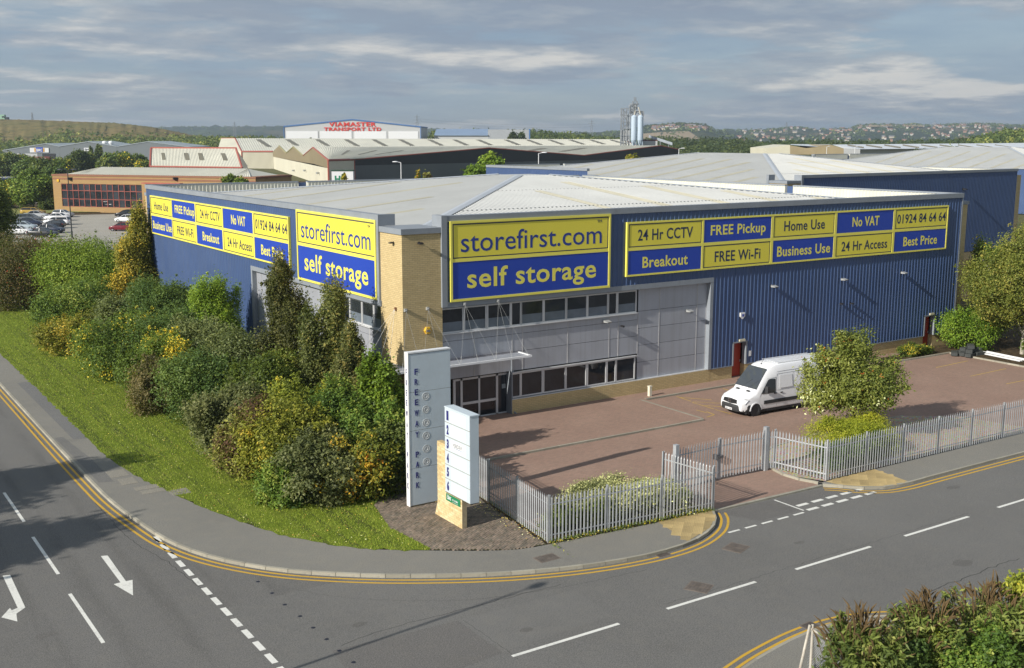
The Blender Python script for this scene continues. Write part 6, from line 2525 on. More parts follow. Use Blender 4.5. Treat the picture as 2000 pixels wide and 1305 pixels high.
f0, f1 = Vector((e0.x, e0.y, -.3)), Vector((e1.x, e1.y, -.3))
m.poly([e0, e1, f1, f0])
m.poly([e0, f0, Vector((bk0.x, bk0.y, -.3)), bk0, r0])
m.poly([e1, f1, Vector((bk1.x, bk1.y, -.3)), bk1, r1])
m.obj('wall', M_CREAM, sh)
for x0, x1 in ((315, 324), (362, 373), (391, 402), (438, 449)):
    q = []
    for px, k in ((x0 + .0, .72), (x1 - 2, .72), (x1, .36), (x0 + 2, .36)):
        f_ = (px - 293) / 180
        q.append(e0.lerp(e1, f_).lerp(r0.lerp(r1, f_), k) + Vector((0, 0, .16)))
    m = MB()
    m.poly(q)
    m.obj('skylight', M_SKYL, sh)

# ---- the great cream shed: saw-tooth front part and the long roof behind
cs_ = thing('factory_shed', 'huge cream shed with saw tooth gables, red verges and a dark grey gable wall', 'building')
Lf = [AT(641, 313, 349), AT(611, 288, 408), AT(592, 304, 432), AT(573, 287, 462), AT(559, 299, 490), AT(545, 284.5, 520), AT(533, 296, 552)]
Rt = [AT(692, 311.5, 365), AT(955, 289, 412), AT(1140, 303.5, 451), AT(1290, 284.5, 490), AT(1326, 292, 500)]


def ribbed_sheet(mb, a0, a1, b0, b1, n, h=.14):
    la, lb_ = [], []
    for i in range(n):
        for f_, h_ in ((0, 0), (.55, 0), (.65, h), (.9, h)):
            k = (i + f_) / n
            la.append(Vector(a0).lerp(Vector(a1), k) + Vector((0, 0, h_)))
            lb_.append(Vector(b0).lerp(Vector(b1), k) + Vector((0, 0, h_)))
    mb.strip(la, lb_)


for a0, a1, b0, b1, n in ((Lf[0], Rt[0], Lf[1], Rt[1], 70), (Lf[2], Rt[2], Lf[1], Rt[1], 90), (Lf[2], Rt[2], Lf[3], Rt[3], 150), (Lf[4], Rt[4], Lf[3], Rt[3], 150), (Lf[4], Rt[4], Lf[5], Rt[4] + FW * 20, 90)):
    m = MB()
    ribbed_sheet(m, a0, a1, b0, b1, n)
    m.obj('roof_slope', M_CREAMR, cs_)
for k0, k1, row in ((.2, .8, [.18, .38, .55, .7]), (.5, .85, [.62, .76, .88])):
    pass
for (a0, a1, b0, b1), ks in (((Lf[0], Rt[0], Lf[1], Rt[1]), [.22, .42, .62]), ((Lf[2], Rt[2], Lf[3], Rt[3]), [.45, .58, .70, .82])):
    for k in ks:
        q = [a0.lerp(a1, k_).lerp(b0.lerp(b1, k_), s_) + Vector((0, 0, .22)) for k_, s_ in ((k, .35), (k + .025, .35), (k + .025, .7), (k, .7))]
        m = MB()
        m.poly(q)
        m.obj('skylight', M_SKYL, cs_)
gr = lambda p, z=-.3: Vector((p.x, p.y, z))
m = MB()
for P_, Q_ in zip(Rt[:-1], Rt[1:]):
    za, zb = min(P_.z, 6.1), 6.1
    m.poly([P_, Q_, Vector((Q_.x, Q_.y, 6.1)), Vector((P_.x, P_.y, 6.1))])
m.obj('gable_cladding', M_BLACKC, cs_)
m = MB()
for P_, Q_ in zip(Rt[:-1], Rt[1:]):
    n_ = max(2, int((Q_ - P_).length / .9))
    for i in range(n_):
        a, b_ = P_.lerp(Q_, i / n_), P_.lerp(Q_, (i + .8) / n_)
        o_ = Vector((-(Q_ - P_).y, (Q_ - P_).x, 0)).normalized() * -.05
        m.add([gr(a) + o_, gr(b_) + o_, gr(b_, 6.08) + o_, gr(a, 6.08) + o_], [(0, 1, 2, 3)])
    m.poly([gr(P_), gr(Q_), gr(Q_, 6.08), gr(P_, 6.08)])
m.obj('wall', M_SHED, cs_)
m = MB()
for P_, Q_ in zip(Rt[:-1], Rt[1:]):
    m.tube(P_, Q_, .22, 5)
m.tube(Lf[0], Lf[1], .3, 5)
m.tube(Lf[1], Lf[2], .2, 5)
m.tube(Lf[0], Rt[0], .35, 5)
m.tube(Lf[0], gr(Lf[0]), .3, 5)
m.tube(Rt[0], gr(Rt[0]), .3, 5)
m.obj('verge_trim', M_REDTRIM, cs_)
m = MB()
m.tube(Lf[2], Lf[3], .25, 5)
m.tube(Lf[3], Lf[4], .3, 5)
m.tube(Lf[4], Lf[5], .3, 5)
m.obj('verge_trim', mat('olive_trim', (.33, .30, .14), .6), cs_)
zl = 5.6
m = MB()
for i in range(0, 6):
    P_, Q_ = Lf[i], Lf[i + 1]
    m.poly([P_, Q_, gr(Q_, min(zl, Q_.z)), gr(P_, min(zl, P_.z))])
m.obj('gable_cladding', mat('brown_gable_cladding', (.25, .205, .12), .6, .1, .1), cs_)
m = MB()
m.poly([gr(Lf[0], zl), gr(Lf[6], zl), gr(Lf[6]), gr(Lf[0])])
m.poly([Lf[0], Rt[0], gr(Rt[0]), gr(Lf[0])])
m.obj('wall', M_CREAM, cs_)
m = MB()
c0 = gr(Lf[2], 0) - Vector((.9, .6, 0))
m.box(c0.x - .2, c0.x + .2, c0.y - .2, c0.y + .2, 0, zl)
m.obj('wall_joint', MATS['olive_trim'], cs_)
# long rear roof
E0, E1 = AT(472, 296, 557), AT(1245, 286, 640)
K0, K1 = AT(459, 270.2, 610), AT(1216, 272.4, 700)
m = MB()
ribbed_sheet(m, E0, E1, K0, K1, 190)
m.obj('roof_slope', M_CREAMR, cs_)
for px in (505, 557, 611, 664, 716, 767, 824, 874, 922, 979, 1025, 1072, 1117, 1162, 1208):
    f_ = (px - 466) / (1238 - 466)
    q = [E0.lerp(E1, f_ + d_).lerp(K0.lerp(K1, f_ + d_), s_) + Vector((0, 0, .25)) for d_, s_ in ((.010, .30), (.022, .30), (.006, .88), (-.006, .88))]
    m = MB()
    m.poly(q)
    m.obj('skylight', M_SKYL, cs_)
g0, g1 = AT(426, 290, 585), AT(432, 270.2, 620)
m = MB()
m.poly([E0, K0, g1, g0])
m.poly([E0, gr(E0), gr(g0), g0])
m.poly([K0, K1, gr(K1 + FW * 30), gr(K0 + FW * 30)])
m.poly([E1, K1, gr(K1 + FW * 30), gr(E1)])
m.obj('wall', M_CREAM, cs_)
m = MB()
n_ = 28
for i in range(n_):
    a, b_ = E0.lerp(Lf[6], i / n_), E0.lerp(Lf[6], (i + .6) / n_)
    m.poly([gr(a, 7.6), gr(b_, 7.6), gr(b_), gr(a)])
m.poly([gr(E0, 8) + FW * .3, gr(Lf[6], 8) + FW * .3, gr(Lf[6]) + FW * .3, gr(E0) + FW * .3])
m.obj('wall', M_CREAM, cs_)
m = MB()
m.tube(E0, Lf[6], .4, 5)
m.tube(E0, K0, .35, 5)
m.tube(E0, gr(E0), .35, 5)
m.tube(g1, K0, .25, 5)
m.tube(K1, E1, .3, 5)
m.obj('verge_trim', M_REDTRIM, cs_)
for px, py in ((576, 333), (598, 333), (624, 338)):
    a, z = plane_hit(px, py, Lf[0], Lf[6])
    Ff = facade(Lf[0], Lf[6])
    x, y, zz_ = Ff(a, .4, z)
    g = MB()
    g.box(-.7, .7, -.4, .4, -.3, .3)
    g.tube((0, 0, 0), (0, .6, -.4), .1, 5)
    o_ = g.obj('wall_light', M_LAMP, None, label={576: 'lamp on the cream shed wall left of the joint', 598: 'lamp on the cream shed wall just right of the joint', 624: 'lamp on the cream shed wall nearest the red corner'}[px], cat='floodlight')
    o_.location = (x, y, zz_)
ct = thing('container', 'white container with big green letters before the cream shed', 'container')
P0, P1 = AT(648, 352, 300), AT(690, 352, 300)
Fc = facade(P0, P1)
wc = (P1 - P0).length
zt = AT(669, 334.5, 300).z
m = MB(Fc)
m.box(0, wc, -2.5, 0, 0, zt)
m.obj('body', M_WHITEC, ct)
m = MB(Fc)
m.box(-.1, wc + .1, -2.6, .1, zt + .01, zt + .3)
m.obj('roof_edge', mat('dark_green', (.02, .06, .03), .6), ct)
m = MB(Fc)
lettering(m, 'HL', wc * .14, wc * .66, zt - 3.0, zt - 1.2, .05, .03, out=.01)
m.obj('lettering', mat('green_letters', (.02, .20, .10), .5), ct)

# ---- haulage depot with red letters
D_ = 720
vm = thing('haulage_depot', 'white gabled haulage depot with big red letters and blue edging', 'building')
P0, P1 = AT(556, 272, D_), AT(821, 272, D_)
Fv = facade(P0, P1)
wv = (P1 - P0).length
pk, zp = plane_hit(688, 234, P0, P1)
ze = plane_hit(556, 247.5, P0, P1)[1]
zr_ = plane_hit(821, 248.2, P0, P1)[1]
m = MB(Fv)
m.prism([(0, 0, 0), (wv, 0, 0), (wv, 0, zr_), (pk, 0, zp), (0, 0, ze)], (0, -60, 0))
m.obj('wall', M_PALEC, vm)
m = MB(Fv)
for (xa, za), (xb, zb) in (((-.3, ze), (pk, zp)), ((pk, zp), (wv + .3, zr_))):
    m.prism([(xa, .4, za - .3), (xb, .4, zb - .3), (xb, .4, zb + .5), (xa, .4, za + .5)], (0, -61, 0))
m.box(-.5, -.02, -.4, .4, 0, ze)
m.box(wv + .02, wv + .5, -.4, .4, 0, zr_)
m.obj('roof', M_BTRIM, vm)
zpan = plane_hit(688, 256.5, P0, P1)[1]
for xa, xb in ((559, 621), (625, 687), (692, 755), (759, 817)):
    a, b_ = plane_hit(xa, 260, P0, P1)[0], plane_hit(xb, 260, P0, P1)[0]
    m = MB(Fv)
    m.box(a, b_, .02, .3, 0, zpan)
    m.obj('white_panel', M_WHITEC, vm)
ml = mat('red_letters', (.60, .045, .03), .5)
for txt, xa, xb, ya, yb in (('VIAMASTER', 642.5, 734.5, 247, 238.8), ('TRANSPORT LTD', 633, 744.5, 256, 248.9)):
    a, z0 = plane_hit(xa, ya, P0, P1)
    b_, z1 = plane_hit(xb, yb, P0, P1)
    m = MB(Fv)
    lettering(m, txt, a, b_, z0, z1, .035, .3, out=.05)
    m.obj('lettering', ml, vm)
lw = thing('depot_annexe', 'low blue roofed annexe beside the white haulage depot', 'building')
Q0, Q1, Q2 = AT(848, 266, 735), AT(953, 266, 735), AT(1033, 266, 735)
m = MB()
zz1, zz2 = AT(900, 265, 735).z, AT(900, 253.5, 760).z
m.prism([(Q0.x, Q0.y, 0), (Q1.x, Q1.y, 0), (Q1.x, Q1.y, zz1), (Q0.x, Q0.y, zz1)], tuple(FW * 40))
m.obj('wall', M_PALEC, lw)
m = MB()
m.prism([Vector((Q0.x, Q0.y, zz1)) - FW, Vector((Q1.x, Q1.y, zz1)) - FW, Vector((Q1.x, Q1.y, zz2)) + FW * 25, Vector((Q0.x, Q0.y, zz2)) + FW * 25], (0, 0, .5))
m.obj('roof', M_RIBROOF, lw)
m = MB()
m.prism([(Q1.x, Q1.y, 0), (Q2.x, Q2.y, 0), (Q2.x, Q2.y, zz2), (Q1.x, Q1.y, zz2)], tuple(FW * 30))
m.obj('wall', mat('grey_annexe_cladding', (.34, .36, .38), .5), lw)
m = MB()
m.prism([Vector((Q2.x, Q2.y, 0)), Vector((Q2.x, Q2.y, zz2 + .3)), Vector((Q2.x, Q2.y, zz2 + .3)) + RT * .8, Vector((Q2.x, Q2.y, 0)) + RT * .8], tuple(FW * 30))
m.obj('corner_trim', M_BTRIM, lw)

# ---- silos and mixing tower
D_ = 540
S = lambda px, py, d=0: AT(px, py, D_ + d)
M_SILO = mat('pale_blue_silo', (.44, .53, .62), .4, .06, .1)
M_TOWER = mat('tower_steel', (.22, .24, .26), .6, .2, .3)
si_w = None
for i, px in enumerate((1237.5, 1250)):
    c = S(px, 280)
    t = thing('silo', ('pale blue silo beside the lattice tower', 'pale blue silo standing farther from the lattice tower')[i], 'silo', (c.x, c.y, 0), 0, 'pair of silos')
    r_ = 5.6 / FPX * D_
    z1, z0 = S(px, 228).z, S(px, 273.5).z
    g = MB()
    g.lathe([(.02, z1 + .9), (r_ * .5, z1 + .7), (r_, z1), (r_, z0), (r_ * .35, z0 - 2.6), (.2, z0 - 3)], (0, 0, 0), n=24)
    g.obj('shell', M_SILO, t, smooth=False)
    for k in range(4):
        a = k * PI / 2 + .5
        g = MB()
        g.tube((r_ * .9 * math.cos(a), r_ * .9 * math.sin(a), z0 + .3), (r_ * .9 * math.cos(a), r_ * .9 * math.sin(a), -.3), .16, 6)
        g.obj('leg', M_SILO, t)
    g = MB()
    g.tube((0, 0, z1 + .8), (-1.2 + 2.4 * (1 - i), .3, z1 + 4.5), .32, 6)
    g.obj('feed_pipe', mat('cream_pipe', (.55, .52, .44), .5), t)
tw = thing('mixing_tower', 'grey lattice mixing tower with platforms and a head frame beside the silos', 'tower')
def lattice(mb, x0, x1, z0, z1, levels, dep, r_=.12, off=0.0):
    a, b_ = S(x0, 270), S(x1, 270)
    c = [Vector((p.x, p.y, 0)) + FW * d_ for p in (a, b_) for d_ in (off, off + dep)]
    for p in c:
        mb.tube((p.x, p.y, z0), (p.x, p.y, z1), r_ * 1.4, 5)
    for k in range(levels + 1):
        z = z0 + (z1 - z0) * k / levels
        for i, j in ((0, 1), (1, 3), (3, 2), (2, 0)):
            mb.tube((c[i].x, c[i].y, z), (c[j].x, c[j].y, z), r_, 4)
            if k < levels:
                z2 = z0 + (z1 - z0) * (k + 1) / levels
                mb.tube((c[i].x, c[i].y, z if k % 2 else z2), (c[j].x, c[j].y, z2 if k % 2 else z), r_ * .7, 4)


ZY = lambda py: S(1235, py).z
g = MB()
lattice(g, 1213.5, 1229.5, -.3, ZY(211.5), 9, 4.2, .14)
lattice(g, 1218, 1224, -.3, ZY(212), 9, 4.0, .10)
g.obj('lattice_frame', M_TOWER, tw)
g = MB()
lattice(g, 1229.5, 1236.5, ZY(232), ZY(206), 4, 3.4, .12)
lattice(g, 1235, 1243.5, ZY(214), ZY(198), 3, 3.2, .12)
lattice(g, 1237.3, 1240.7, ZY(198), ZY(190), 1, 1.2, .10)
lattice(g, 1241, 1256, ZY(228), ZY(217), 1, 3.6, .14)
g.obj('head_frame', M_TOWER, tw)
def tbox(x0, x1, y0, y1, name, m_, d0=.3, d1=3.4):
    a, b_ = S(x0, y0), S(x1, y1)
    g_ = MB()
    p0, p1 = Vector((a.x, a.y, 0)) + FW * d0, Vector((b_.x, b_.y, 0)) + FW * d0
    z1_, z0_ = a.z, b_.z
    g_.prism([(p0.x, p0.y, z0_), (p1.x, p1.y, z0_), (p1.x, p1.y, z1_), (p0.x, p0.y, z1_)], tuple(FW * (d1 - d0)))
    return g_.obj(name, m_, tw)
tbox(1236, 1242.5, 204, 216, 'hopper', M_PALEC)
tbox(1231, 1236, 209, 222, 'hopper', mat('tower_sheet', (.36, .40, .44), .5, .1, .2))
tbox(1230, 1256, 217, 221.5, 'platform', mat('tower_platform', (.30, .33, .36), .6, .1, .2))
tbox(1229, 1233.5, 205, 208.5, 'platform', MATS['tower_platform'])
tbox(1231, 1248.5, 202, 204.3, 'platform', MATS['tower_platform'])
tbox(1214, 1231, 254.5, 276, 'plant_house', M_PALEC, .5, 4)
tbox(1225, 1230, 222, 252, 'lift_casing', MATS['tower_sheet'], .6, 3.5)
lb2 = thing('plant_building', 'low grey plant building with a dark red top beside the silos', 'building')
a, b_ = S(1256, 277, 5), S(1284, 277, 5)
m = MB()
m.prism([(a.x, a.y, -.3), (b_.x, b_.y, -.3), (b_.x, b_.y, S(1270, 275.5).z), (a.x, a.y, S(1270, 275.5).z)], tuple(FW * 12))
m.obj('wall', M_PALEC, lb2)
m = MB()
m.prism([(a.x, a.y, S(1270, 275.4).z), (b_.x, b_.y, S(1270, 275.4).z), (b_.x, b_.y, S(1270, 273).z), (a.x, a.y, S(1270, 273).z)], tuple(FW * 12))
m.obj('roof', mat('dark_red_sheet', (.10, .025, .02), .6), lb2)
cv = thing('conveyor', 'inclined grey conveyor running down from the plant building', 'conveyor')
m = MB()
p0, p1 = AT(1268, 269, 560), AT(1313, 284, 520)
m.prism([p0, p1, p1 + Vector((0, 0, 1.3)), p0 + Vector((0, 0, 1.3))], tuple(FW * 1.6))
m.obj('gantry', MATS['tower_sheet'], cv)
m = MB()
for k in (.15, .5, .85):
    q = p0.lerp(p1, k)
    m.tube((q.x, q.y, -.3), (q.x, q.y, q.z), .2, 5)
m.obj('trestle', M_TOWER, cv)

# ---- three grey gabled units on the left
for k, (xl, yl, xp, yp, xr, yr, lab) in enumerate(((7, 294.8, 89, 281.5, 118, 287, 'grey gabled unit with a white and blue sign above its doors'), (117, 287, 172, 277.6, 229.5, 287.2, 'grey gabled unit with a small white sign and two round vents'), (229, 287.4, 289, 277.6, 372, 288.3, 'widest grey gabled unit, next to the cream shed roof'))):
    Dk = 700
    t = thing('gabled_unit', lab, 'building', group='three grey gabled units')
    A_, B2 = AT(xl, 310, Dk), AT(xr, 310, Dk)
    Fk = facade(A_, B2)
    w_ = (B2 - A_).length
    pk_, zp_ = plane_hit(xp, yp, A_, B2)
    zl_, zr2 = plane_hit(xl, yl, A_, B2)[1], plane_hit(xr, yr, A_, B2)[1]
    m = MB(Fk)
    m.prism([(0, 0, -.3), (w_, 0, -.3), (w_, 0, zr2), (pk_, 0, zp_), (0, 0, zl_)], (0, -45, 0))
    m.obj('wall', M_GREYU, t)
    m = MB(Fk)
    for (xa, za), (xb, zb) in (((-.3, zl_), (pk_, zp_)), ((pk_, zp_), (w_ + .3, zr2))):
        m.prism([(xa, .3, za + .02), (xb, .3, zb + .02), (xb, .3, zb + .5), (xa, .3, za + .5)], (0, -46, 0))
    m.obj('roof', mat('unit_roof', (.30, .34, .36), .5, .05, .05), t)
    if k == 0:
        for xa, xb, ya, yb, nm, mm in ((12, 40, 300, 311, 'shutter_door', M_PALEC), (48, 74, 300, 311, 'shutter_door', M_PALEC), (82.5, 109, 300, 311, 'open_doorway', M_BLACK)):
            a, z1 = plane_hit(xa, ya, A_, B2)
            b_ = plane_hit(xb, yb, A_, B2)[0]
            m = MB(Fk)
            m.box(a, b_, .01, .2, -.3, z1)
            m.obj(nm, mm, t)
        a, z1 = plane_hit(58.5, 289, A_, B2)
        b_, z0 = plane_hit(96, 298, A_, B2)
        sg = thing('unit_sign', 'white sign with blue centre and amber bars on the first grey unit', 'sign')
        m = MB(Fk)
        m.box(a, b_, .25, .45, z0, z1)
        m.obj('board', M_WHITEC, sg)
        ww = b_ - a
        m = MB(Fk)
        m.box(a + ww * .34, a + ww * .69, .46, .6, z0 + .25, z1 + .35)
        m.obj('blue_block', M_SB, sg)
        m = MB(Fk)
        m.box(a + ww * .24, a + ww * .31, .46, .55, z0 + .4, z1 - .2)
        m.box(a + ww * .71, a + ww * .78, .46, .55, z0 + .4, z1 - .2)
        m.obj('amber_bars', mat('amber', (.65, .33, .02), .5), sg, kind='stuff')
        m = MB(Fk)
        lettering(m, 'BMC', a + ww * .37, a + ww * .66, z0 + .6, z1 - .5, .04, .1, out=.62)
        m.obj('lettering', M_WHITEC, sg)
    if k == 1:
        a, z1 = plane_hit(164.5, 288.8, A_, B2)
        b_, z0 = plane_hit(181, 295.3, A_, B2)
        sg = thing('unit_sign', 'small white sign with dark letters on the second grey unit', 'sign')
        m = MB(Fk)
        m.box(a, b_, .25, .4, z0, z1)
        m.obj('board', M_WHITEC, sg)
        m = MB(Fk)
        lettering(m, 'DAF', a + .5, b_ - .5, z0 + .7, z1 - .5, .04, .1, out=.42)
        m.obj('lettering', M_SN, sg)
        for i_, px in enumerate((204.5, 217)):
            c = AT(px, 280, 705)
            v_ = thing('roof_vent', ('round white roof vent on the grey units, nearer the small sign', 'round white roof vent on the grey units, nearer the widest unit')[i_], 'vent', (c.x, c.y, c.z), 0, 'pair of roof vents')
            g = MB()
            g.lathe([(1.0, -3), (1.0, -.5), (1.5, -.2), (1.6, .6), (1.2, 1.3), (0, 1.6)], (0, 0, 0), n=14)
            g.obj('cowl', M_CAP, v_)
rc = thing('red_container', 'dark red container with white lettering before the first grey unit', 'container')
A_, B2 = AT(22, 311, 640), AT(97, 313, 640)
Fk = facade(A_, B2)
w_ = (B2 - A_).length
z1 = plane_hit(60, 306, A_, B2)[1]
m = MB(Fk)
m.box(0, w_, -2.5, 0, -.3, z1)
m.obj('body', mat('container_red', (.16, .028, .022), .6, .1, .2), rc)
m = MB(Fk)
lettering(m, '& SONS LTD', w_ * .52, w_ * .9, z1 - 1.6, z1 - .6, .03, .05, out=.02)
m.obj('lettering', M_PALEC, rc)

# ---- blue curtain sided trailer on the service road
tr = thing('lorry_trailer', 'blue curtain sided lorry trailer with a white top rail at the left edge', 'trailer')
A_, B2 = G(-30, 378, 0), G(30, 375, 0)
Fk = facade(A_, B2)
w_ = (B2 - A_).length
m = MB(Fk)
m.box(0, w_, -2.5, 0, 1.0, 3.9)
m.obj('curtain', mat('trailer_blue', (.10, .15, .46), .45, .06, .3), tr)
m = MB(Fk)
m.box(-.05, w_ + .05, -2.55, .05, 3.91, 4.2)
m.box(-.05, w_ + .05, -2.55, .05, .75, .99)
m.obj('rail', M_CAP, tr)
for k in (.55, .68, .81):
    m = MB()
    x, y, z = Fk(w_ * k, -.3, .5)
    m.lathe([(0, -.15), (.5, -.15), (.5, .15), (0, .15)], (0, 0, 0), 'y', 14)
    o_ = m.obj('wheel', M_TYRE, tr)
    o_.location = (x, y, z)
    o_.rotation_euler = (0, 0, math.atan2(B2.y - A_.y, B2.x - A_.x))

# ---- white roofed sheds far right
fs_ = thing('far_shed', 'long white roofed shed with tan and cream gables beyond the blue warehouses', 'building')
Dk = 470
T = lambda px, py, d=0: AT(px, py, Dk + d)
m = MB()
m.prism([T(1495, 289.5), T(1543, 283), T(1543, 302), T(1495, 302)], tuple(FW * 30))
m.obj('wall', M_CREAM, fs_)
m = MB()
m.prism([T(1543, 284), T(1575, 289.5), T(1597, 287), T(1622, 283), T(1648, 290), T(1648, 302), T(1543, 302)], tuple(FW * 30))
m.obj('wall', M_TAN, fs_)
m = MB()
m.prism([T(1648, 290), T(1680, 292), T(1680, 302), T(1648, 302)], tuple(FW * 10))
m.prism([T(1680, 292, 3), T(2010, 289, 3), T(2010, 303, 3), T(1680, 303, 3)], tuple(FW * 10))
m.obj('wall', M_PALEC, fs_)
m = MB()
m.poly([T(1680, 291.5), T(2010, 288.5), T(2010, 279.2, 50), T(1625, 282.5, 40)])
m.poly([T(1625, 282.7), T(1648, 290), T(1680, 291.6), T(1625, 282.4, 40)])
m.poly([T(1543, 283), T(1597, 286.8), T(1622, 282.6), T(1625, 282.3, 40), T(1545, 281.6, 40)])
m.obj('roof', mat('far_white_roof', (.62, .65, .68), .5, .04, .05), fs_)
for k in range(9):
    px = 1668 + k * 36
    m = MB()
    a, b_ = T(px + 18, 288.6, 6), T(px - 12, 283.8, 28)
    m.tube(a + Vector((0, 0, .15)), b_ + Vector((0, 0, .1)), .35, 4)
    m.obj('skylight', M_SKYL, fs_)
for px, lab in ((1615, 'small white lamp post before the tan gable'), (1670, 'small grey lamp post before the pale far shed')):
    q = AT(px, 287, 400)
    lamp_post(lab, q.x, q.y, q.z, M_CAP, 1, 0, 1.6)

# ---- nearer background trees, each its own
bt = [
    (955, 352, 294, 84, 205, 'tree', 'bright', 'bright_tree', 'bright yellow green tree rising beyond the roof by the dark shed', 'L', .5),
    (1240, 318, 290, 30, 235, 'round', 'yellow', 'young_tree', 'small yellow green tree before the far end of the dark shed', 'L', .45),
    (452, 358, 331, 34, 207, 'round', 'green', 'shrub', 'dark green shrub against the brick offices, taller of two', 'L', .4),
    (478, 360, 341, 34, 207, 'round', 'green', 'shrub', 'low shrub against the right end of the brick offices', 'L', .4),
    (66, 408, 338, 92, 238, 'tree', 'green', 'tree', 'round green tree standing beyond the car park cars', 'L', .5),
    (97, 408, 390, 34, 236, 'round', 'dark', 'shrub', 'dark shrub at the left end of the brick offices', 'L', .5),
    (8, 410, 350, 60, 240, 'round', 'mixed', 'tree', 'small tree at the left edge below the blue trailer', 'L', .5),
    (-6, 600, 352, 100, 132, 'round', 'dark', 'dark_tree', 'big dark tree cut by the left photo edge beside the parked cars', 'L', .3),
    (672, 355, 333, 12, 290, 'round', 'mixed', 'shrub', 'little golden shrub by the white container', 'L', .5),
    (815, 352, 333, 16, 200, 'upright', 'orange', 'sapling', 'thin golden sapling in front of the grey shed wall, left of a pair', 'L', .4),
    (835, 352, 326, 18, 200, 'upright', 'dogwood', 'sapling', 'thin reddish sapling in front of the grey shed wall', 'L', .4),
    (1805, 300, 279, 40, 275, 'round', 'dark', 'tree', 'dark tree top over the ridge of the third warehouse', 'L', .5),
    (1858, 300, 281, 48, 275, 'upright', 'green', 'tree', 'thin leaved tree top over the ridge of the third warehouse', 'L', .45),
    (1002, 275, 251, 22, 700, 'round', 'fardark', 'tree', 'dark tree standing before the blue roofed annexe, broad one', 'L', 1.3),
    (1018, 275, 252, 18, 700, 'round', 'fardark', 'tree', 'dark tree beside the broad one before the annexe', 'L', 1.3),
    (607, 275, 264, 14, 690, 'round', 'fardark', 'tree', 'small dark tree top before the white depot panels', 'L', 1.2),
    (192, 316, 285, 22, 500, 'birch', 'far', 'tree', 'tall narrow tree before the second grey unit', 'L', 1.0),
    (178, 316, 288, 16, 500, 'birch', 'far', 'tree', 'narrow tree beside the tall one before the second grey unit', 'L', 1.0),
]
for bx, by, top, wpx, dep, style, m_, nm, lab, _, Lf_ in bt:
    q = AT(bx, by, dep)
    zt = AT(bx, top, dep).z
    plant(nm, lab, 'shrub' if 'shrub' in lab else 'tree', q.x, q.y, zt, wpx * dep / FPX * 1.1, style, m_, L_=Lf_, asp=.6, per=26 if dep < 300 else 10, trunk=.3 if style == 'tree' else 0, rad=.16, patch=.25)
hr = [(0, 332, 305, 70, 420), (34, 336, 303, 62, 430), (62, 340, 314, 60, 380), (86, 342, 316, 60, 370), (118, 340, 312, 50, 400), (146, 334, 299, 58, 430), (170, 334, 300, 50, 440), (228, 334, 305, 64, 420), (262, 336, 301, 56, 430), (212, 338, 312, 40, 400), (282, 336, 312, 40, 410), (108, 350, 325, 40, 340)]
HLAB = ['bushy hedgerow tree cut by the left photo edge before the grey units', 'hedgerow tree below the left end of the first grey unit', 'hedgerow tree before the red container', 'rounded hedgerow tree just right of the red container', 'hedgerow bush above the left end of the brick offices', 'hedgerow tree below the join of the first two grey units', 'hedgerow tree below the small sign of the second grey unit', 'dark hedgerow tree below the round roof vents', 'hedgerow tree below the widest grey unit', 'hedgerow bush before the two narrow trees', 'hedgerow bush beside the small cream shed roof', 'low hedgerow bush behind the left corner of the brick offices']
for i, (bx, by, top, wpx, dep) in enumerate(hr):
    q = AT(bx, by, dep)
    plant('hedgerow_tree', HLAB[i], 'tree', q.x, q.y, AT(bx, top, dep).z, wpx * dep / FPX, 'round', ('far', 'mixed', 'dark')[i % 3], L_=.85, asp=.65, per=12, group='hedgerow trees before the grey units', patch=.25)

# ---- woods: crowns that read as one mass
def woods(name, label, pxs, tops, bots, d_far, d_near, n, cw, m_, seed, L_=1.6, per=26):
    r = np.random.default_rng(seed)
    P_, N_, T_ = [], [], []
    for i in range(n):
        t_ = r.random()
        px = r.uniform(pxs[0], pxs[-1])
        py = np.interp(px, pxs, tops) * (1 - t_) + np.interp(px, pxs, bots) * t_ + r.normal(0, .8)
        dep = d_far + (d_near - d_far) * t_ + r.normal(0, 8)
        top = AT(px, py, dep)
        w = cw * r.uniform(.7, 1.35)
        h = w * r.uniform(.8, 1.4)
        k = per
        d = r.normal(size=(k, 3))
        d[:, 2] = np.abs(d[:, 2]) * .9 - .25
        d /= np.linalg.norm(d, axis=1, keepdims=True)
        q = np.array([top.x, top.y, top.z - h / 2]) + d * np.array([w / 2, w / 2, h / 2]) * r.uniform(.75, 1.05, (k, 1))
        P_.append(q)
        N_.append(d + r.normal(size=(k, 3)) * .35)
        T_.append(np.full(k, r.normal(.45, .22)) + r.normal(0, .12, k))
    pos = np.concatenate(P_)
    link(name, leaf_mesh(name, pos, np.concatenate(N_), L_, L_ * .75, np.concatenate(T_), LM[m_], r), None, kind='stuff', label=label, cat='woodland')


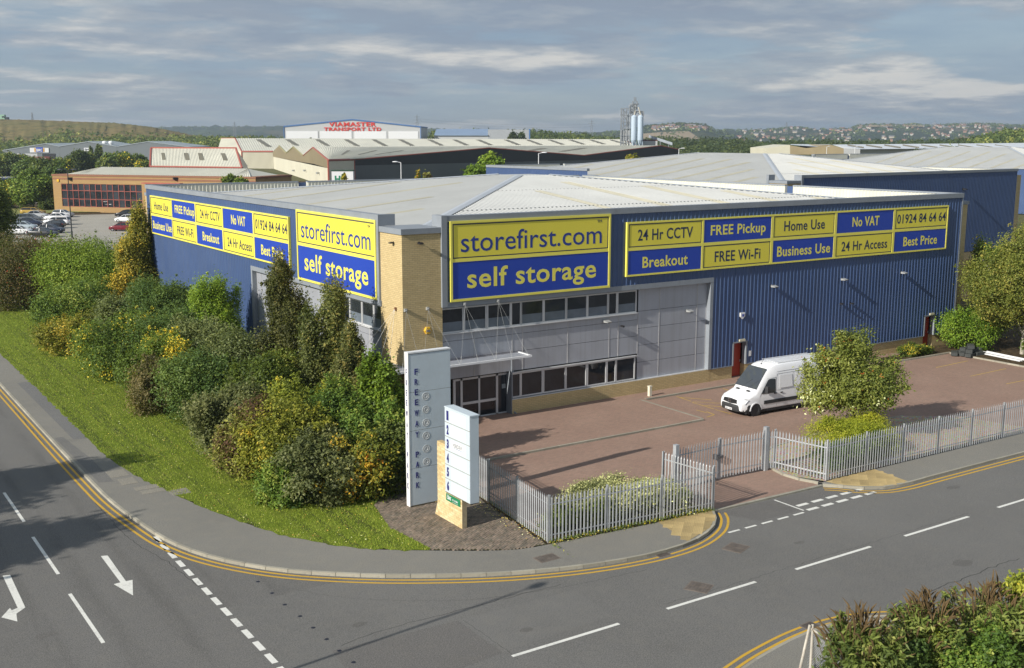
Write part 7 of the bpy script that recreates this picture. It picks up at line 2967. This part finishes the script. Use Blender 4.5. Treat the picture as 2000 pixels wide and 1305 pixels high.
woods('woodland', 'belt of mixed trees at the foot of the grassy hill', [-20, 60, 120, 180, 240, 300, 370, 430, 560], [252, 254, 244, 248, 252, 256, 262, 263, 263], [286, 286, 282, 284, 282, 280, 275, 272, 272], 980, 760, 520, 13, 'far', 3, 2.6, 30)
woods('woodland', 'wooded rise behind the blue roofed annexe', [845, 900, 960, 1000, 1060, 1120, 1170, 1215], [251, 249.5, 250, 251, 249, 256, 263, 266], [262, 262, 263, 274, 275, 275, 275, 276], 1000, 760, 420, 10, 'far', 4, 2.2, 26)
woods('woodland', 'dark wood between the silos and the far sheds', [1256, 1290, 1340, 1400, 1440, 1480, 1500], [266, 263, 265, 265, 265, 272, 276], [284, 288, 290, 292, 292, 290, 289], 900, 620, 520, 11, 'fardark', 5, 2.0, 28)
woods('woodland', 'dark tree belt along the far white shed roof', [1480, 1560, 1620, 1700, 1780, 1850, 1900, 2020], [273, 270, 271, 270, 270.5, 268, 266, 264], [281, 281, 281, 281, 281, 280, 280, 280], 900, 700, 460, 9, 'fardark', 6, 2.0, 26)
woods('woodland', 'greener wooded rise at the right photo edge', [1895, 1930, 1965, 2020], [266, 256, 249, 246], [270, 268, 266, 266], 820, 700, 150, 9, 'far', 7, 1.9, 26)

# ---- hills
HILLS = {}


def hill_z(name, px, d):
    """surface height of a hill at picture column px and distance d"""
    prof, d0, d1, d2, z0 = HILLS[name]
    zt = AT(px, float(np.interp(px, [p[0] for p in prof], [p[1] for p in prof])), d1).z
    f_ = math.sin(max(0, (d - d0) / (d1 - d0)) * PI / 2) ** 1.3 if d <= d1 else 1 - (d - d1) / (d2 - d1)
    return z0 + (zt - z0) * f_


def hill(name, prof, d_front, d_top, d_back, z_front, m_, sub=8, rough=0.0, seed=1):
    """ground rising from d_front to a skyline at d_top; prof gives (px, py) of that skyline"""
    HILLS[name] = (prof, d_front, d_top, d_back, z_front)
    r = np.random.default_rng(seed)
    pxs = np.linspace(prof[0][0], prof[-1][0], 90)
    ds = [d_front + (d_top - d_front) * k / sub for k in range(sub + 1)] + [d_top + (d_back - d_top) * .4, d_back]
    pts = []
    for d_ in ds:
        for px in pxs:
            q = AT(px, 268, d_)
            pts.append((q.x, q.y, hill_z(name, px, d_) + (r.normal(0, rough) if d_ < d_top else r.normal(0, rough * .2))))
    n = len(pxs)
    g_ = MB()
    g_.add(pts, [(i * n + j, i * n + j + 1, (i + 1) * n + j + 1, (i + 1) * n + j) for i in range(len(ds) - 1) for j in range(n - 1)])
    return g_.obj(name, m_, None, smooth=True, kind='structure')


b = NB('dry_hill_grass')
f = b.noise((.06, .06, .12), 7, .72)
f2 = b.noise(.012, 4, .6)
c = b.ramp(f, [(.34, (.055, .062, .022)), (.46, (.16, .130, .055)), (.56, (.23, .178, .075)), (.68, (.085, .075, .034))])
c = b.mix(b.ramp(f2, [(.45, 0), (.7, .5)]), c, (.13, .15, .05))
M_HILL = b.done(b.principled(c, .95, 0, .1))
hill('grassy_hill', [(-60, 232), (0, 233), (60, 234), (150, 237.5), (230, 240.5), (290, 247), (330, 254), (365, 262), (400, 267)], 800, 1100, 1300, 2, M_HILL, 8, .5)
b = NB('far_farmland')
f = b.n('ShaderNodeTexVoronoi')
b.put(f.inputs['Vector'], b.scaled(b.coord(), (.004, .0022, .003)))
f.inputs['Scale'].default_value = 1.0
sp = b.n('ShaderNodeSeparateColor')
b.put(sp.inputs[0], f.outputs['Color'])
c = b.ramp(sp.outputs[0], [(.0, (.035, .055, .022)), (.45, (.050, .070, .026)), (.62, (.17, .14, .075)), (.72, (.08, .11, .035)), (1.0, (.030, .045, .020))])
c = b.mix(b.ramp(b.noise(.02, 6, .7), [(.4, 0.0), (.55, .85)]), c, (.028, .042, .020))
M_FARM = b.done(b.principled(c, .95, 0, .1))
hill('distant_ridge', [(150, 262), (250, 252), (300, 249), (420, 247.8), (560, 247), (700, 250), (850, 252), (1000, 257), (1150, 263), (1250, 267)], 3200, 4600, 5600, 0, M_FARM, 6, 3, 2)
hill('village_hill', [(1000, 266), (1060, 261), (1180, 258), (1250, 251.5), (1290, 247), (1330, 245), (1372, 247), (1392, 255), (1410, 260), (1440, 266)], 2200, 3000, 3500, 0, M_FARM, 8, 1.5, 3)
hill('town_hill', [(1380, 262), (1400, 255.5), (1460, 255), (1520, 252.5), (1556, 249.5), (1592, 254), (1664, 251.5), (1672, 247), (1739, 246), (1790, 246), (1835, 247), (1910, 244), (1970, 248), (2060, 246)], 2600, 3900, 4600, 0, M_FARM, 10, 2, 4)
# copses on the hills
def copse(label, hname, px0, px1, d0, d1, n, cw, seed, m_='far'):
    r = np.random.default_rng(seed)
    P_, N_, T_ = [], [], []
    cen = [(r.uniform(px0, px1), r.uniform(d0, d1)) for _ in range(max(4, n // 14))]
    for i in range(n):
        c_ = cen[r.integers(0, len(cen))]
        px, d = (c_[0] + r.normal(0, 16), c_[1] + r.normal(0, 60)) if r.random() < .75 else (r.uniform(px0, px1), r.uniform(d0, d1))
        d = min(max(d, d0), d1)
        q0 = AT(px, 268, d)
        w = cw * r.uniform(.6, 1.5)
        k = 14
        v_ = r.normal(size=(k, 3))
        v_[:, 2] = np.abs(v_[:, 2])
        v_ /= np.linalg.norm(v_, axis=1, keepdims=True)
        P_.append(np.array([q0.x, q0.y, hill_z(hname, px, d) - 1]) + v_ * np.array([w / 2, w / 2, w * .42]))
        N_.append(v_ + r.normal(size=(k, 3)) * .4)
        T_.append(np.full(k, r.normal(.4, .2)) + r.normal(0, .1, k))
    link('copse', leaf_mesh('copse', np.concatenate(P_), np.concatenate(N_), cw * .42, cw * .32, np.concatenate(T_), LM[m_], r), None, kind='stuff', label=label, cat='woodland')


copse('trees along the top of the village hill', 'village_hill', 1256, 1388, 2850, 3000, 170, 15, 11)
copse('trees scattered through the hillside town', 'town_hill', 1400, 2010, 2700, 3850, 520, 13, 12)
copse('dark trees crowning the town hill', 'town_hill', 1668, 2010, 3780, 3900, 170, 17, 13)
copse('hedges and trees over the distant ridge', 'distant_ridge', 290, 860, 3400, 4500, 420, 11, 14)
copse('trees below the village on its hill', 'village_hill', 1000, 1440, 2250, 2700, 260, 13, 15)
def draped(name, hname, quad, m_, up=.8):
    fb = MB()
    n_ = 8
    P_ = []
    for i in range(n_ + 1):
        for j in range(n_ + 1):
            u_, v_ = i / n_, j / n_
            px = (quad[0][0] * (1 - u_) + quad[1][0] * u_) * (1 - v_) + (quad[3][0] * (1 - u_) + quad[2][0] * u_) * v_
            d = (quad[0][1] * (1 - u_) + quad[1][1] * u_) * (1 - v_) + (quad[3][1] * (1 - u_) + quad[2][1] * u_) * v_
            q = AT(px, 268, d)
            P_.append((q.x, q.y, hill_z(hname, px, d) + up))
    k = n_ + 1
    fb.add(P_, [(i * k + j, i * k + j + 1, (i + 1) * k + j + 1, (i + 1) * k + j) for i in range(n_) for j in range(n_)])
    fb.obj(name, m_, None, kind='structure')


draped('ploughed_field', 'village_hill', [(1250, 2330), (1372, 2330), (1345, 2560), (1250, 2540)], mat('ploughed_field', (.33, .25, .15), .95, .1, .01), 2.5)
draped('stubble_field', 'town_hill', [(1685, 3450), (1745, 3450), (1740, 3700), (1695, 3700)], mat('stubble_field', (.36, .27, .14), .95, .1, .01), 3.5)
draped('stubble_field', 'town_hill', [(1765, 3450), (1802, 3450), (1798, 3700), (1768, 3700)], MATS['stubble_field'], 3.5)

# ---- houses on the far hills
hm = MB()
hm.prism([(-4.5, -4, -3), (4.5, -4, -3), (4.5, -4, 5), (-4.5, -4, 5)], (0, 8, 0), 0)
hm.add([(-5, -4.6, 4.9), (5, -4.6, 4.9), (5, 0, 8.3), (-5, 0, 8.3), (-5, 4.6, 4.9), (5, 4.6, 4.9)], [(0, 1, 2, 3), (3, 2, 5, 4), (0, 3, 4), (1, 5, 2)], 1)
for x in (-2.4, 2.4):
    for z in (.6, 3.0):
        hm.box(x - .7, x + .7, -4.06, -4.0, z, z + 1.3, 2)
hm.box(3.4, 4.2, -.5, .5, 7.0, 9.2, 1)
HOUSE = [hm.mesh('house', [mat(n_, c_, .8, .1, .05), mat(n2, c2, .8, .1, .05), M_BLACK]) for n_, c_, n2, c2 in (('white_render', (.56, .53, .47), 'red_tile', (.26, .12, .08)), ('brick_house', (.40, .24, .16), 'brown_tile', (.20, .13, .10)), ('cream_render', (.50, .44, .34), 'slate_tile', (.19, .19, .20)))]
r = random.Random(9)


for i in range(270):
    if i < 64:
        px = r.uniform(1275, 1384)
        d = r.choice((2660, 2720, 2790)) + r.uniform(-25, 25)
        hn, lab, grp = 'village_hill', 'one of the small pale houses in rows on the village hill', 'houses of the hill village'
    else:
        px = r.uniform(1440, 2005)
        d = r.uniform(2750, 3700)
        hn, lab, grp = 'town_hill', 'one of the small houses scattered over the hillside town', 'houses of the hillside town'
    q = AT(px, 268, d)
    o_ = link('house', r.choice(HOUSE), None, (q.x, q.y, hill_z(hn, px, d) + .5), r.choice((.6, .6, -.9, 2.2)) + r.uniform(-.2, .2), label=lab, cat='house', group=grp)
    s_ = r.uniform(.55, .85)
    o_.scale = (s_ * r.uniform(1, 2.0), s_, s_)

# ---- pylons, water tower
def pylon(px, top, base, d, lab, s=1.0):
    q, tpt = AT(px, base, d), AT(px, top, d)
    h = tpt.z - q.z
    t = thing('pylon', lab, 'pylon', (q.x, q.y, q.z), -YAW, 'electricity pylons')
    g = MB()
    w0, w1 = h * .09, h * .016
    rr = .16 * s
    lv = [0, .25, .45, .6, .72, .82, .92]
    for sx in (-1, 1):
        for sy in (-1, 1):
            g.tube((sx * w0, sy * w0, 0), (sx * w1, sy * w1, h * .95), rr * 1.3, 4)
        for a, b_ in zip(lv[:-1], lv[1:]):
            wa, wb = w0 + (w1 - w0) * a / .95, w0 + (w1 - w0) * b_ / .95
            g.tube((-sx * wa, -wa, h * a), (sx * wb, -wb, h * b_), rr * .8, 3)
            g.tube((-wa, sx * wa, h * a), (wb, -sx * wb * -1, h * b_), rr * .8, 3)
    g.tube((0, 0, h * .94), (0, 0, h), rr, 4)
    g.obj('lattice_body', M_TOWER, t)
    for z, w in ((.62, .15), (.75, .19), (.88, .13)):
        g = MB()
        g.tube((-h * w, 0, h * z), (h * w, 0, h * z), rr, 4)
        g.tube((-h * w, 0, h * z), (0, 0, h * (z + .04)), rr * .8, 4)
        g.tube((h * w, 0, h * z), (0, 0, h * (z + .04)), rr * .8, 4)
        g.obj('cross_arm', M_TOWER, t)
    return t


pylon(63.5, 219, 236, 1300, 'pylon behind the grassy hill', .9)
pylon(459, 237, 268, 2300, 'pylon standing before the distant ridge', 1.3)
pylon(815, 223, 270, 1500, 'pylon rising behind the white haulage depot', .9)
pylon(1155, 233, 268, 1700, 'pylon left of the lattice tower', 1.0)
pylon(1535.5, 238, 262, 2300, 'pylon on the skyline above the tan gable', 1.2)
g = MB()
a, b_ = AT(815, 232, 1500), AT(1155, 243, 1700)
for dz in (0, -3.5):
    pts = [a.lerp(b_, k / 14) + Vector((0, 0, dz - 16 * (k / 14) * (1 - k / 14))) for k in range(15)]
    g.path(pts, .09, 3)
g.obj('power_lines', M_TOWER, None, kind='stuff', label='power lines hung between the two pylons by the depot and the tower', cat='power lines')
q = AT(1825, 249.5, 3700)
wt_ = thing('water_tower', 'crown shaped water tower on the town hill skyline', 'tower', (q.x, q.y, q.z - 2))
hh = AT(1825, 241.5, 3700).z - q.z
g = MB()
for k in range(8):
    a = k * PI / 4
    g.tube((math.cos(a) * 9, math.sin(a) * 9, 0), (math.cos(a) * 8, math.sin(a) * 8, hh), .6, 4)
g.obj('leg', M_TOWER, wt_, kind='stuff')
g = MB()
g.lathe([(8.5, hh * .9), (8.5, hh * 1.1), (6, hh * 1.25), (1, hh * 1.5), (.5, hh * 2.0), (0, hh * 2.02)], (0, 0, 0), n=12)
g.obj('tank', M_TOWER, wt_)
ex = thing('green_digger', 'pale green machine cab cut by the left edge on the hilltop', 'excavator')
for x0, x1, y0, y1, m_, nm in ((-6, 8, 224, 234, mat('pale_green_paint', (.25, .42, .30), .5), 'cab'), (4, 8, 227, 229.5, M_BLACK, 'window'), (10, 14.5, 229, 233, M_BLACK, 'counterweight')):
    a, b_ = AT(x0, y1, 1090), AT(x1, y0, 1090)
    g = MB()
    off = FW * (-.5 if nm == 'window' else 0)
    g.prism([Vector((a.x, a.y, a.z)) + off, Vector((b_.x, b_.y, a.z)) + off, Vector((b_.x, b_.y, b_.z)) + off, Vector((a.x, a.y, b_.z)) + off], tuple(FW * 4))
    g.obj(nm, m_, ex)

# ---- air: one even box of thin haze round everything
hz = MB()
hz.box(-6500, 6500, -900, 6400, -1.4, 95)
b = NB('haze_air')
pv = b.n('ShaderNodeVolumePrincipled')
pv.inputs['Color'].default_value = (0.74, 0.86, 1.0, 1)
pv.inputs['Density'].default_value = 0.00016
pv.inputs['Anisotropy'].default_value = 0.35
b.t.links.new(pv.outputs[0], b.out.inputs['Volume'])
try:
    b.m.cycles.homogeneous_volume = True
except Exception:
    pass
hz.obj('haze', b.m, None, kind='stuff', label='thin blue haze in the air over the valley', cat='haze')
